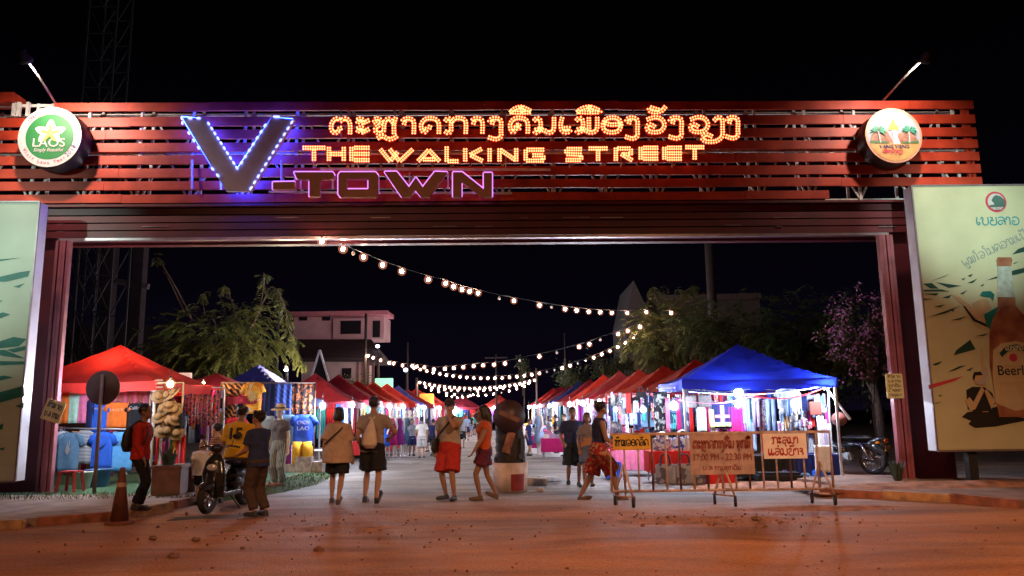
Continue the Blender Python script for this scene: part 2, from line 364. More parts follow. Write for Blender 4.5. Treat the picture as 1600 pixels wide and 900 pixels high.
# ================================================================== ground, roads, kerbs
def dust_road():
    m = bpy.data.materials.new('road_surface'); m.use_nodes = True; t = m.node_tree; n = t.nodes; b = n['Principled BSDF']; L = t.links.new
    co = n.new('ShaderNodeTexCoord'); sp = n.new('ShaderNodeSeparateXYZ'); L(co.outputs['Object'], sp.inputs[0])
    def noise(s, d=6, dist=0.0, vec=None):
        x = n.new('ShaderNodeTexNoise'); x.inputs['Scale'].default_value = s; x.inputs['Detail'].default_value = d; x.inputs['Distortion'].default_value = dist
        L(vec if vec is not None else co.outputs['Object'], x.inputs['Vector']); return x
    def math_(op, a, c):
        x = n.new('ShaderNodeMath'); x.operation = op
        for i, q in enumerate((a, c)):
            if isinstance(q, (int, float)): x.inputs[i].default_value = q
            else: L(q, x.inputs[i])
        return x.outputs[0]
    mp = n.new('ShaderNodeMapping'); mp.inputs['Scale'].default_value = (0.25, 1.0, 1.0); L(co.outputs['Object'], mp.inputs[0])
    big = noise(0.55, 5, 0.6, mp.outputs[0]); mid = noise(2.3, 6); fine = noise(34, 4); streak = noise(1.3, 5, 1.0, mp.outputs[0])
    # laterite dust carried in from the cross road fades out into the grey concrete of the street
    y = math_('ADD', sp.outputs['Y'], math_('MULTIPLY', math_('SUBTRACT', big.outputs['Fac'], 0.5), 5.0))
    mr = n.new('ShaderNodeMapRange'); mr.inputs[1].default_value = 15.2; mr.inputs[2].default_value = 12.2; L(y, mr.inputs[0])
    dust = math_('MULTIPLY', mr.outputs[0], math_('ADD', 0.62, math_('MULTIPLY', mid.outputs['Fac'], 0.6)))
    far = n.new('ShaderNodeMapRange'); far.inputs[1].default_value = 0.52; far.inputs[2].default_value = 0.75; L(mid.outputs['Fac'], far.inputs[0])
    dust = math_('MAXIMUM', dust, math_('MULTIPLY', far.outputs[0], 0.35))
    ck = n.new('ShaderNodeMapRange'); ck.inputs[1].default_value = .38; ck.inputs[2].default_value = .62; L(streak.outputs['Fac'], ck.inputs[0])
    con = n.new('ShaderNodeMix'); con.data_type = 'RGBA'; L(ck.outputs[0], con.inputs['Factor'])
    con.inputs['A'].default_value = (0.17, 0.155, 0.155, 1); con.inputs['B'].default_value = (0.33, 0.30, 0.30, 1)
    sk = n.new('ShaderNodeMapRange'); sk.inputs[1].default_value = .36; sk.inputs[2].default_value = .66; L(math_('ADD', math_('MULTIPLY', streak.outputs['Fac'], .6), math_('MULTIPLY', big.outputs['Fac'], .4)), sk.inputs[0])
    du = n.new('ShaderNodeMix'); du.data_type = 'RGBA'; L(sk.outputs[0], du.inputs['Factor'])
    du.inputs['A'].default_value = (0.20, 0.072, 0.024, 1); du.inputs['B'].default_value = (0.52, 0.205, 0.066, 1)
    mx = n.new('ShaderNodeMix'); mx.data_type = 'RGBA'; mx.clamp_factor = True; L(dust, mx.inputs['Factor']); L(con.outputs['Result'], mx.inputs['A']); L(du.outputs['Result'], mx.inputs['B'])
    gr = n.new('ShaderNodeMix'); gr.data_type = 'RGBA'; gr.blend_type = 'MULTIPLY'; gr.inputs['Factor'].default_value = 0.55; L(mx.outputs['Result'], gr.inputs['A'])
    gm = n.new('ShaderNodeMapRange'); gm.inputs[1].default_value = 0.3; gm.inputs[2].default_value = 0.62; gm.inputs[3].default_value = 0.35; gm.inputs[4].default_value = 1.1; L(fine.outputs['Fac'], gm.inputs[0]); L(gm.outputs[0], gr.inputs['B'])
    L(gr.outputs['Result'], b.inputs['Base Color'])
    ro = n.new('ShaderNodeMapRange'); ro.inputs[3].default_value = 0.5; ro.inputs[4].default_value = 0.95; L(big.outputs['Fac'], ro.inputs[0]); L(ro.outputs[0], b.inputs['Roughness'])
    b.inputs['Specular IOR Level'].default_value = 0.3
    bu = n.new('ShaderNodeBump'); bu.inputs['Strength'].default_value = 0.7; bu.inputs['Distance'].default_value = 0.08
    hh = math_('ADD', math_('MULTIPLY', fine.outputs['Fac'], 0.3), math_('MULTIPLY', mid.outputs['Fac'], 0.9))
    L(hh, bu.inputs['Height']); L(bu.outputs['Normal'], b.inputs['Normal'])
    return m
M_road = dust_road()
M_soil = mat('dark_soil', (0.07, 0.045, 0.035), 0.95, scale=1.5, var=0.5, bump=0.6)
M_pave = mat('pavement_concrete', (0.26, 0.19, 0.15), 0.9, scale=3.0, var=0.35, bump=0.35)
M_dirt = mat('laterite_dirt', (0.30, 0.13, 0.07), 0.95, scale=5.0, var=0.45, bump=0.8)
tag(MB().add([(-400, -60, -0.02), (400, -60, -0.02), (400, 500, -0.02), (-400, 500, -0.02)], [(0, 1, 2, 3)]).build('ground', M_soil), kind='structure')
def flat(name, pts, m, z=0.0, kind='structure'):
    mb = MB(); mb.add([(p[0], p[1], z) for p in pts], [tuple(range(len(pts)))]); return tag(mb.build(name, m), kind=kind)
# the worn road is one sheet with shallow real undulation
def road_sheet():
    mb = MB(); nx, ny = 150, 96; vs = []; fs = []
    from mathutils import noise as NZ
    for j in range(ny + 1):
        y = -8 + 38.0 * (j / ny) if j < ny else 130.0
        for i in range(nx + 1):
            x = -32 + 64.0 * i / nx
            h = 0.035 * NZ.noise(Vector((x * 0.35, y * 0.8, 3.1))) + 0.014 * NZ.noise(Vector((x * 1.7, y * 1.7, 8.0)))
            vs.append((x, y, h if y < 29 else 0.0))
    for j in range(ny):
        for i in range(nx):
            a = j * (nx + 1) + i; fs.append((a, a + 1, a + nx + 2, a + nx + 1))
    mb.add(vs, fs, 0, True); return tag(mb.build('road', M_road), kind='structure')
road_sheet()

def xy(p): return (p.x, p.y)
# pavements: a raised slab each side whose street edge follows the kerb
KL = [xy(G(-180, 838)), xy(G(-20, 829)), xy(G(60, 822)), xy(G(140, 815)), xy(G(215, 806)), xy(G(262, 798)), xy(G(296, 788)), (-4.95, 15.6), (-5.0, 19), (-5.1, 23), (-5.3, 40), (-6.6, 70)]
KR = [xy(G(1790, 808)), xy(G(1650, 798)), xy(G(1500, 786)), xy(G(1400, 781)), xy(G(1330, 778)), (5.9, 15.0), (5.7, 16.0), (5.2, 19), (4.6, 24), (3.6, 40), (1.2, 70)]
def slab(name, edge, side, m, top=0.115):
    pts = list(edge) + [(side * 60, edge[-1][1]), (side * 60, edge[0][1])]
    mb = MB(); n = len(pts)
    mb.add([(p[0], p[1], top) for p in pts] + [(p[0], p[1], -0.1) for p in pts], [tuple(range(n)) if side < 0 else tuple(reversed(range(n)))] + [(i, (i + 1) % n, (i + 1) % n + n, i + n) for i in range(n)])
    return tag(mb.build(name, m), kind='structure')
slab('pavement', KL, -1, M_pave); slab('pavement', KR, 1, mat('pavement_dirt', (0.20, 0.12, 0.09), 0.95, scale=2.0, var=0.4, bump=0.5))
M_k1 = mat('kerb_paint_yellow', (0.36, 0.21, 0.11), 0.9, scale=5, var=0.55, bump=0.5); M_k2 = mat('kerb_paint_red', (0.28, 0.10, 0.06), 0.9, scale=5, var=0.55, bump=0.5)
def kerb(edge, lim, skip=()):
    mb = MB(); k = 0
    for (p, t) in resample(list(edge)[:lim], 1.02):
        k += 1
        if k in skip: continue
        a = math.atan2(t[1], t[0]) + random.uniform(-.04, .04); rot = Matrix.Rotation(a, 3, 'Z') @ Matrix.Rotation(random.uniform(-.03, .03), 3, 'Y')
        mb.box((p[0], p[1], 0.058 + random.uniform(-.012, .012)), (0.98, 0.17, 0.15), k % 2, rot, 0.018)
    return tag(mb.build('kerb', [M_k1, M_k2]), kind='structure')
kerb(KL, 8); kerb(KR, 5, skip=(2, 6))
# green matting and grass on the left pavement
M_mat = mat('green_matting', (0.05, 0.13, 0.06), 0.95, scale=30, var=0.4, bump=0.5)
flat('ground_matting', [(-11.5, 14.6), (-6.5, 14.4), (-5.2, 16.2), (-5.2, 20), (-11.5, 20)], M_mat, 0.121)
# loose earth heap by the right kerb
def heap(name, c, r, h, seed):
    from mathutils import noise as NZ
    mb = MB(); n = 44; vs = []; fs = []
    for j in range(n + 1):
        for i in range(n + 1):
            u, v = i / n * 2 - 1, j / n * 2 - 1; d = min(1, math.hypot(u, v)); z = h * (1 - d * d) * (0.6 + 0.6 * NZ.noise(Vector((u * 3, v * 3, seed)))) + 0.03 * NZ.noise(Vector((u * 14, v * 14, seed))) * (1 - d)
            vs.append((c[0] + u * r[0], c[1] + v * r[1], c[2] + z - 0.015))
    for j in range(n):
        for i in range(n): a = j * (n + 1) + i; fs.append((a, a + 1, a + n + 2, a + n + 1))
    mb.add(vs, fs, 0, True); return tag(mb.build(name, M_dirt), kind='stuff')
g = G(1240, 765); heap('loose_earth', (g.x, g.y + 0.6, 0.0), (1.9, 0.8), 0.16, 1.0)
g = G(1420, 775); heap('loose_earth', (g.x + 1, g.y + 0.5, 0.1), (2.6, 0.7), 0.15, 5.0)
g = G(1110, 812); heap('loose_earth', (g.x, g.y, 0.012), (1.5, .5), .035, 9.0); g = G(520, 826); heap('loose_earth', (g.x, g.y, 0.012), (1.5, .5), .03, 4.0); g = G(1290, 795); heap('loose_earth', (g.x, g.y, 0.01), (1.6, .35), .05, 2.0)
# gravel scattered over the dirt road
M_grav = mat('gravel_stone', (0.17, 0.08, 0.05), 0.9, scale=20, var=0.5, bump=0.4)
gv = MB()
def stone(p, r):
    rot = Euler((random.uniform(0, 3), random.uniform(0, 3), random.uniform(0, 3))).to_matrix()
    gv.ell((p.x, p.y, r * 0.25), (r * random.uniform(.7, 1.3), r * random.uniform(.6, 1.1), r * random.uniform(.4, .8)), 0, rot, 6, 4)
for _ in range(520):
    q = random.random()
    if q < .4: px, py = random.gauss(1120, 75), random.gauss(813, 7)
    elif q < .72: px, py = random.gauss(520, 110), random.gauss(826, 13)
    else: px, py = random.uniform(-40, 1640), random.uniform(790, 899)
    if py > 783: stone(G(px, py), abs(random.gauss(0.008, 0.008)) + 0.005)
gv_o = gv.build('gravel', M_grav, smooth=False); tag(gv_o, kind='stuff')
def rock(px, py, r, label):
    gv2 = MB(); c = G(px, py); random.seed(int(px)); bm = bmesh.new(); bmesh.ops.create_icosphere(bm, subdivisions=2, radius=r)
    for v in bm.verts: v.co *= random.uniform(.8, 1.15)
    gv2.add([(c.x + v.co.x * 1.3, c.y + v.co.y, r * .45 + v.co.z * .75) for v in bm.verts], [[v.index for v in f.verts] for f in bm.faces]); bm.free()
    tag(gv2.build('stone', M_grav, loc=(c.x, c.y, 0)), label, 'stone')
rock(270, 873, .05, 'dark fist sized stone alone in the lower left of the dirt road')
rock(239, 843, .04, 'dark stone on the dirt nearest the traffic cone')
rock(498, 862, .05, 'dark stone on the dirt road below the woman in beige')
rock(1182, 814, .06, 'broken brown clod on the dirt below the middle barrier trestle')
rock(306, 845, .04, 'small stone on the dirt below the scooter front wheel')

# ================================================================== gate
GA = R(1.5); GR = Vector((math.cos(GA), math.sin(GA), 0)); GN = Vector((-math.sin(GA), math.cos(GA), 0)); GO = Vector((-0.75, 15.0, 0))
def gp(px, py, off=0.0):
    """point where the pixel's ray meets the gate's front plane (off metres in front of it)"""
    d = ray(px, py); o = Vector((0, 0, CAM_Z)); k = ((GO - GN * off) - o).dot(GN) / d.dot(GN); return o + d * k
def gl(px, py, off=0.0):
    p = gp(px, py, off) - GO; return (p.dot(GR), p.z)
def gw(x, z, off=0.0): return GO + GR * x + Vector((0, 0, z)) - GN * off
GROT = Matrix.Rotation(GA, 3, 'Z')
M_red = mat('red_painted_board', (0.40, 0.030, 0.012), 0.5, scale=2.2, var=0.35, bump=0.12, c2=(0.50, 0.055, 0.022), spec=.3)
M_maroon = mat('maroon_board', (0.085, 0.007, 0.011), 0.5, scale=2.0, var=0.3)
M_black = mat('black_paint', (0.012, 0.012, 0.013), 0.6, scale=4)
M_steel = mat('white_painted_steel', (0.55, 0.52, 0.50), 0.5, scale=8, var=0.25, bump=0.1)
M_trim = mat('pale_aluminium_trim', (0.30, 0.23, 0.24), 0.35, metal=0.5, scale=6)
gate = thing('entrance_gate', 'wide red slatted gate spanning the street with lit signs', 'gate', GO, GA)
def gbox(mb, x0, x1, z0, z1, o0, o1, mi=0):
    mb.box(gw((x0 + x1) / 2, (z0 + z1) / 2, (o0 + o1) / 2), (abs(x1 - x0), abs(o1 - o0), abs(z1 - z0)), mi, GROT)
slat_y = [(160, 173), (183, 197), (203, 217), (223.5, 237), (243.5, 257), (263, 277), (283, 296.5), (304, 317)]
xr_end = gl(1529, 230)[0]; xl_end = gl(-60, 230)[0] - 3; x84 = gl(84, 165)[0]; x1432 = gl(1432, 310)[0]
for i, (ya, yb) in enumerate(slat_y):
    zt = gl(200, ya)[1]; zb = gl(200, yb)[1]
    x0 = x84 if i == 0 else xl_end; x1 = xr_end if i < 7 else gl(1296, 305)[0]
    mb = MB()
    # each row is boards butted end to end, a little uneven
    x = x0
    while x < x1 - 0.01:
        w = min(random.uniform(2.6, 3.6), x1 - x)
        dz = random.uniform(-.008, .008); do = random.uniform(-.006, .006)
        gbox(mb, x + .003, x + w - .003, zb + dz, zt + dz, do, -.055 + do); x += w
    mb.build('slat', M_red, gate)
z_top = gl(200, 158)[1]; z_bot = gl(200, 318)[1]; z_low = gl(740, 366)[1]
# upper left end piece that stands a step higher
mb = MB()
for k in range(1): gbox(mb, xl_end, gl(26, 150)[0], gl(10, 162)[1], gl(10, 147)[1], .10, -.3)
mb.build('end_board', M_red, gate)
mb = MB()
for px in (22, 30, 44): x = gl(px, 170)[0]; gbox(mb, x - .03, x + .03, gl(px, 182)[1], gl(px, 160)[1], .03, -.03)
gbox(mb, gl(30, 160)[0], gl(84, 160)[0], gl(60, 165)[1], gl(60, 161)[1], -.06, -.1)
gbox(mb, gl(78, 160)[0], gl(85, 160)[0], gl(60, 183)[1], gl(60, 160)[1], -.06, -.1)
mb.build('end_frame', M_steel, gate)
# steel lattice behind the slats
mb = MB(); x = xl_end + .2; i = 0; random.seed(3)
while x < xr_end - .05:
    for o in (-.09, -.62):
        mb.bar(gw(x, z_bot, o), gw(x, z_top - .02, o), .05)
    if x + 1.05 < xr_end:
        zm = (z_bot + z_top) / 2
        mb.bar(gw(x, z_bot, -.10), gw(x + .525, zm, -.10), .035); mb.bar(gw(x + 1.05, z_bot, -.10), gw(x + .525, zm, -.10), .035)
        mb.bar(gw(x + .525, zm, -.60), gw(x, z_top, -.60), .035); mb.bar(gw(x + .525, zm, -.60), gw(x + 1.05, z_top, -.60), .035)
    if i % 3 == 0: mb.bar(gw(x, z_bot + .5, -.1), gw(x, z_bot + .9, -.6), .03)
    x += 1.05; i += 1
for z in (z_bot + .02, (z_bot + z_top) / 2, z_top - .04):
    for o in (-.13, -.66): mb.bar(gw(xl_end, z, o), gw(xr_end, z, o), .045)
mb.build('lattice_frame', M_steel, gate)
mb = MB()
for px in (1514, 1521): x = gl(px, 230)[0]; gbox(mb, x - .03, x + .03, gl(px, 290)[1], gl(px, 157)[1], -.06, -.12)
mb.build('end_post', M_red, gate)
# girder under the slats: recessed boards and a pale bottom edge
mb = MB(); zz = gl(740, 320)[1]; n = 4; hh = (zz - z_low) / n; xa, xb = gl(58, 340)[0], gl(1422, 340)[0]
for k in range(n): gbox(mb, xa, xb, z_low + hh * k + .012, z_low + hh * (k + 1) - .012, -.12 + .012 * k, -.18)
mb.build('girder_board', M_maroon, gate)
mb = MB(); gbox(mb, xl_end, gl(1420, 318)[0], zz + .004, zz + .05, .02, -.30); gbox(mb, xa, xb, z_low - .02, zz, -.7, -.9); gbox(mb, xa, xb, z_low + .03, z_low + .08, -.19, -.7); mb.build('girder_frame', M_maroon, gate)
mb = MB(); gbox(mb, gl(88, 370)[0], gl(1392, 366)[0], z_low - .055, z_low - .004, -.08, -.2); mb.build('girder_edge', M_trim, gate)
mb = MB(); random.seed(11)
for k in range(22):
    px = random.uniform(200, 1400); py = random.choice((325, 338, 350, 352)); w = random.uniform(.08, .7)
    x, z = gl(px, py); gbox(mb, x, x + w, z - .006, z + .006, -.095, -.117)
mb.build('girder_joint', M_trim, gate)
# columns: three ribs each, dark infill outside
def column(pxa, pxb, py, inner):
    xa, za = gl(pxa, py); xb, zb = gl(pxb, py); mb = MB(); w = (xb - xa) / 4
    for k in range(4):
        gbox(mb, xa + w * k + .008, xa + w * (k + 1) - .008, 0.02, z_low - .06, -.03 - .02 * (k % 2), -.16)
    gbox(mb, xa + .05, xb - .05, 0.0, z_low - .06, -.17, -.24)
    o = mb.build('column', [mat('column_paint', (0.26, 0.07, 0.085), .42, scale=3, var=.3)], gate)
    mb = MB(); gbox(mb, xa - .03, xb + .03, 0, .14, .02, -.30); mb.build('column_base', M_pave, o)
column(69, 92, 570, 1); column(1390, 1414, 545, -1)
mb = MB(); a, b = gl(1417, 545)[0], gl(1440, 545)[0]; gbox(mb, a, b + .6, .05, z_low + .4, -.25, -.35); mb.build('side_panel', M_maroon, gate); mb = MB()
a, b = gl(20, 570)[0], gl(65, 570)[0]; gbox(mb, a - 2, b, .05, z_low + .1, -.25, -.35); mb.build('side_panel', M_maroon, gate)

# ------------------------------------------------------------------ lamps on arms above the gate
def arm_lamp(name, base, tip, tip_off, label, aim, e, headdir):
    b = gp(*base, -.05); t = gp(*tip, tip_off)
    root = thing(name, label, 'spotlight', b)
    MB().tube([b, b.lerp(t, .55) + Vector((0, 0, .03)), t], .022, 8).build('arm', M_steel, root)
    h = MB(); rot = (Vector(aim) - t).to_track_quat('-Z', 'Y').to_matrix()
    h.lathe([(.05, .14), (.07, .10), (.10, -.04), (.13, -.10)], t, 14, 0, rot, cap=True); sh = h.build('lamp_head', M_black, root)
    MB().lathe([(.001, -.104), (.11, -.104)], t, 14, 0, rot, cap=False).build('lamp_lens', mat('lamp_lens', (1, 1, 1), emis=(1, .86, .72), es=6, sampling=False), sh)
    light('gate_spot_light', 'SPOT', t + rot @ Vector((0, 0, -.13)), e, (1.0, .80, .66), .08, aim, 134, 1.0, root)
arm_lamp('arm_spotlight', (86, 160), (38, 88), 1.7, 'left arm spotlight leaning out above the green round badge', gp(120, 240), 700, -1)
arm_lamp('arm_spotlight', (1380, 157), (1447, 88), 1.7, 'right arm spotlight leaning out above the palm beach badge', gp(1385, 240), 430, 1)

# ------------------------------------------------------------------ sign 1: the V and TOWN letters with their neon
M_letter = mat('sign_letter_face', (0.66, 0.60, 0.84), .6, scale=5, var=.1)
M_led = mat('led_white_blue', (1, 1, 1), emis=(.24, .32, 1.0), es=3.4)
M_blue = mat('neon_violet_blue', (.3, .3, 1), emis=(.012, .035, 1.0), es=80)
M_pink = mat('neon_pink_violet', (1, .6, 1), emis=(.62, .22, .80), es=1.5)
OFF = .34
town = thing('letter_sign', 'V and TOWN letter sign edged with blue and pink neon', 'sign', gw(gl(520, 300)[0], gl(520, 300)[1], .1), GA)
def cz(px, py): return (250 + px / 2.807, 140 + py / 2.807)
M_letter2 = mat('sign_letter_brown', (0.55, 0.26, 0.20), .6, scale=5, var=.1)
def letter(polys, hole, name, neon, w=.022, edges=None, grow=2.2):
    def solid(poly, o0, o1):
        fr = [gp(x, y, o1) for x, y in poly]; bk = [gp(x, y, o0) for x, y in poly]; return fr, bk
    mb = MB()
    for poly, hl in zip(polys, hole):
        pts = [cz(*p) for p in poly]
        if hl is None:
            n = len(pts); fr = [gp(x, y, OFF) for x, y in pts]; bk = [f + GN * .12 for f in fr]
            mb.add(fr + bk, [tuple(range(n - 1, -1, -1)), tuple(range(n, 2 * n))] + [(i, (i + 1) % n, (i + 1) % n + n, i + n) for i in range(n)])
        else:
            hp = [cz(*p) for p in hl]; n = len(pts); fr = [gp(x, y, OFF) for x, y in pts]; fh = [gp(x, y, OFF) for x, y in hp]
            bk = [f + GN * .12 for f in fr]; bh = [f + GN * .12 for f in fh]
            fs = []
            for i in range(n):
                j = (i + 1) % n
                fs += [(i, i + n, j + n, j), (2 * n + i, 2 * n + j, 3 * n + j, 3 * n + i), (i, j, j + 2 * n, i + 2 * n), (n + i, 3 * n + i, 3 * n + j, n + j)]
            mb.add(fr + fh + bk + bh, fs)
    o = mb.build(name, M_letter if neon is M_blue else M_letter2, town)
    nb = MB()
    for poly, hl in zip(polys, hole):
        for pl, sgn in ((poly, 1),) + (((hl, -1),) if hl else ()):
            pts = [cz(*p) for p in pl]; cx = sum(p[0] for p in pts) / len(pts); cy = sum(p[1] for p in pts) / len(pts)
            ins = 3.2 if neon is M_blue else -0.2; m_ = len(pts); ar = sum(pts[i][0] * pts[(i + 1) % m_][1] - pts[(i + 1) % m_][0] * pts[i][1] for i in range(m_)); q_ = []
            for i in range(m_):
                a_, b_, c_ = pts[i - 1], pts[i], pts[(i + 1) % m_]; u_ = Vector((b_[0] - a_[0], b_[1] - a_[1])).normalized(); v_ = Vector((c_[0] - b_[0], c_[1] - b_[1])).normalized()
                n_ = Vector((-u_.y - v_.y, u_.x + v_.x)); n_ = n_.normalized() * ins * (1 if ar > 0 else -1) * sgn if n_.length > 1e-3 else n_
                q_.append((b_[0] + n_.x, b_[1] + n_.y))
            P = [gp(x, y, OFF - .17) for x, y in q_]; P.append(P[0])
            for a, b in zip(P, P[1:]): nb.tube([a, b], w, 6)
    nb.build('neon_edge', neon, o)
    return o
V = letter([[(95, 120), (195, 125), (340, 345), (490, 120), (590, 130), (395, 445), (290, 445)]], [None], 'letter_v', M_blue, .035)
led_px = []
def run(a, b, n): 
    for i in range(n): led_px.append(((a[0] + (b[0] - a[0]) * i / (n - 1), a[1] + (b[1] - a[1]) * i / (n - 1)), (b[0] - a[0], b[1] - a[1])))
run((326, 193), (370, 262), 10); run((414, 196), (377, 254), 7); run((456, 191), (392, 294), 12)
run((295, 208), (310, 231), 3); run((332, 264), (340, 274), 2); run((284, 184), (285, 192), 2); run((297, 184.5), (310, 184.5), 2); run((430, 182), (434, 182), 1 + 1)
proto = None
for (p, d) in led_px:
    q = gp(p[0], p[1], OFF + .02); L = math.hypot(*d); ang = math.atan2(-d[1], d[0])
    rot = GROT @ Matrix.Rotation(-ang, 3, 'Y')
    o = MB().ell(q, (.044, .02, .022), 0, rot, 8, 6).build('led', M_led, V)
letter([[(495, 406), (590, 404), (590, 436), (495, 437)]], [None], 'letter_hyphen', M_pink)
letter([[(588, 362), (757, 362), (765, 375), (757, 393), (702, 394), (700, 468), (655, 468), (655, 394), (600, 390)]], [None], 'letter_t', M_pink)
letter([[(790, 362), (945, 362), (956, 375), (956, 458), (945, 471), (792, 471), (782, 458), (782, 375)]], [[(820, 390), (912, 390), (914, 395), (914, 434), (910, 437), (822, 437), (818, 434), (818, 394)]], 'letter_o', M_pink)
letter([[(985, 360), (1038, 360), (1092, 428), (1122, 385), (1152, 428), (1205, 360), (1260, 362), (1180, 470), (1145, 470), (1118, 436), (1096, 470), (1060, 470)]], [None], 'letter_w', M_pink)
letter([[(1285, 470), (1285, 362), (1325, 362), (1420, 437), (1420, 365), (1456, 365), (1456, 470), (1415, 470), (1322, 402), (1322, 470)]], [None], 'letter_n', M_pink)
mb = MB()
for (pa, pb) in (((420, 300), (800, 302)), ((500, 264), (860, 265))): mb.bar(gp(*pa, .12), gp(*pb, .12), .04)
for px in (300, 345, 440, 470, 520, 575, 640, 700, 765): mb.bar(gp(px, 250 if px < 460 else 270, .06), gp(px, 296, .10), .03)
mb.build('sign_rail', M_steel, town)

# ------------------------------------------------------------------ signs 2 and 3: letters made of small bulbs
M_dot = mat('sign_bulb_amber', (1, .7, .3), emis=(1.0, .19, .075), es=5.2)
M_plate = mat('sign_letter_plate', (0.34, 0.035, 0.015), .6)
def bulb_letter(strokes, name, parent, gap=2.0, step=3.9, w=8.2, off=.20, rows=2):
    """strokes in picture units on the sign plane; a plate with rows of bulbs along every stroke"""
    pl = MB(); bu = MB()
    for s in strokes:
        rs = resample(s, step)
        vs = []; fs = []
        for (p, t) in rs:
            n = (-t[1], t[0])
            A = gp(p[0] + n[0] * w / 2, p[1] + n[1] * w / 2, off); B = gp(p[0] - n[0] * w / 2, p[1] - n[1] * w / 2, off)
            vs += [A, B, B + GN * .05, A + GN * .05]
            for k in ((-1, 1) if rows == 2 else (0,)):
                q = gp(p[0] + n[0] * gap * k, p[1] + n[1] * gap * k, off + .012)
                r = .0225
                bu.add([q + GR * r, q - GR * r, q + Vector((0, 0, r * 1.15)), q - Vector((0, 0, r * 1.15)), q - GN * r * 1.4], [(0, 2, 4), (2, 1, 4), (1, 3, 4), (3, 0, 4)])
        m = len(rs)
        for i in range(m - 1):
            a = 4 * i
            for k in range(4): fs.append((a + k, a + (k + 1) % 4, a + 4 + (k + 1) % 4, a + 4 + k))
        fs += [(0, 3, 2, 1), (4 * m - 4, 4 * m - 3, 4 * m - 2, 4 * m - 1)]
        pl.add(vs, fs)
    o = pl.build(name, M_plate, parent); bu.build('bulbs', M_dot, o); return o
lao = thing('bulb_sign', 'Lao word sign written in amber bulbs, the upper line', 'sign', gw(*gl(830, 210), .1), GA)
TXT = [('ຕ', 515, 548), ('ະ', 555, 576), ('ຫຼ', 583, 619), ('າ', 627, 649), ('ດ', 656, 687), ('ກ', 695, 728), ('າ', 736, 756), ('ງ', 763, 787), ('ຄື', 795, 826), ('ນ', 834, 866), ('ເ', 873, 892), ('ມື', 900, 934), ('ອ', 940, 970), ('ງ', 977, 1000), ('ວັ', 1008, 1038), ('ງ', 1045, 1069), ('ວ', 1076, 1106), ('ຽ', 1113, 1129), ('ງ', 1134, 1157)]
for (t, xa, xb) in TXT:
    W = LAO[t[0]][0] - .1; base = 208.5 - (xa - 515) * .004; hgt = 23.5; out = []
    for ci, ch in enumerate(t):
        for s in LAO[ch][1]:
            sh = (LAO[t[0]][0]) if ci else 0
            k = (xb - xa) / W
            lift = -.12 if (ci and ch in 'ືັ') else 0
            out.append([(xa + (a + sh) * k, base - (b + lift * -1.2) * hgt) for a, b in catmull(s, 6)])
    bulb_letter(out, 'lao_letter', lao)
mb = MB()
for px in (533, 617, 702, 790, 880, 990, 1085, 1140): mb.bar(gp(px, 172, .02), gp(px, 216, .12), .025)
mb.bar(gp(510, 197, .10), gp(1160, 195, .10), .03); mb.build('sign_rail', M_steel, lao)
eng = thing('bulb_sign', 'THE WALKING STREET sign written in amber bulbs', 'sign', gw(*gl(790, 255), .1), GA)
ENG = [('T', 474, 507, 231, 250), ('H', 511, 540, 231, 250), ('E', 549, 576, 231, 250), ('W', 595, 644, 234, 252), ('A', 654, 686, 234, 251), ('L', 696, 715, 233, 252), ('K', 724, 753, 233, 251), ('I', 759, 771, 233, 251), ('N', 779, 808, 233, 251), ('G', 820, 849, 234, 251), ('S', 885, 908, 233, 250), ('T', 921, 948, 232, 250), ('R', 961, 987, 232, 250), ('E', 1001, 1027, 231, 248), ('E', 1038, 1064, 231, 248), ('T', 1072, 1099, 230, 248)]
for (ch, xa, xb, ya, yb) in ENG:
    bulb_letter([[(xa + a * (xb - xa), yb - b * (yb - ya)) for a, b in s] for s in STROKE[ch]], 'capital_letter', eng, gap=1.9, step=3.6, w=7.2)
mb = MB()
for px in (490, 560, 620, 705, 790, 890, 970, 1050): mb.bar(gp(px, 244, .02), gp(px, 262, .1), .025)
mb.bar(gp(472, 241, .10), gp(1100, 239, .10), .03); mb.build('sign_rail', M_steel, eng)

# ------------------------------------------------------------------ round badges
def disc_poly(r, n=40, cx=0, cz_=0, a0=0, a1=2 * math.pi): return [(cx + r * math.cos(a0 + (a1 - a0) * i / n), cz_ + r * math.sin(a0 + (a1 - a0) * i / n)) for i in range(n + (0 if a1 - a0 > 6.28 else 1))]
def badge(px, py, rpx, label, rim_m):
    c = gp(px, py, .42); r = rpx / 1180 * c.y
    root = thing('round_badge', label, 'sign', c, GA)
    M = frame(c, GR, (0, 0, 1))
    rot = M.to_3x3() @ Matrix.Rotation(R(90), 3, 'X')   # lathe axis z -> towards the viewer
    MB().lathe([(r, -.38), (r, -.02), (r * .985, 0), (r * .93, .004)], c, 56, 0, rot).build('drum', rim_m, root)
    return root, c, r, M
def art(name, polys, m, M, root, y=-.012, d=.004):
    """flat printed shapes on a sign face"""
    mb = MB()
    for i, p in enumerate(polys): mb.prism(p, d, M @ Matrix.Translation((0, y - .0006 * i, 0)))
    return mb.build(name, m, root)
def ring_poly(mb, r0, r1, M, y, n=56, a0=0, a1=2 * math.pi):
    vs = []; fs = []
    for i in range(n + 1):
        a = a0 + (a1 - a0) * i / n
        vs += [M @ Vector((r0 * math.cos(a), y, r0 * math.sin(a))), M @ Vector((r1 * math.cos(a), y, r1 * math.sin(a)))]
    for i in range(n): fs.append((2 * i, 2 * i + 1, 2 * i + 3, 2 * i + 2))
    mb.add(vs, fs)
P_white = mat('sign_print_white', (.42, .37, .37), .5, scale=3, var=.05); P_green = mat('sign_print_green', (.012, .12, .03), .5, scale=3, var=.08)
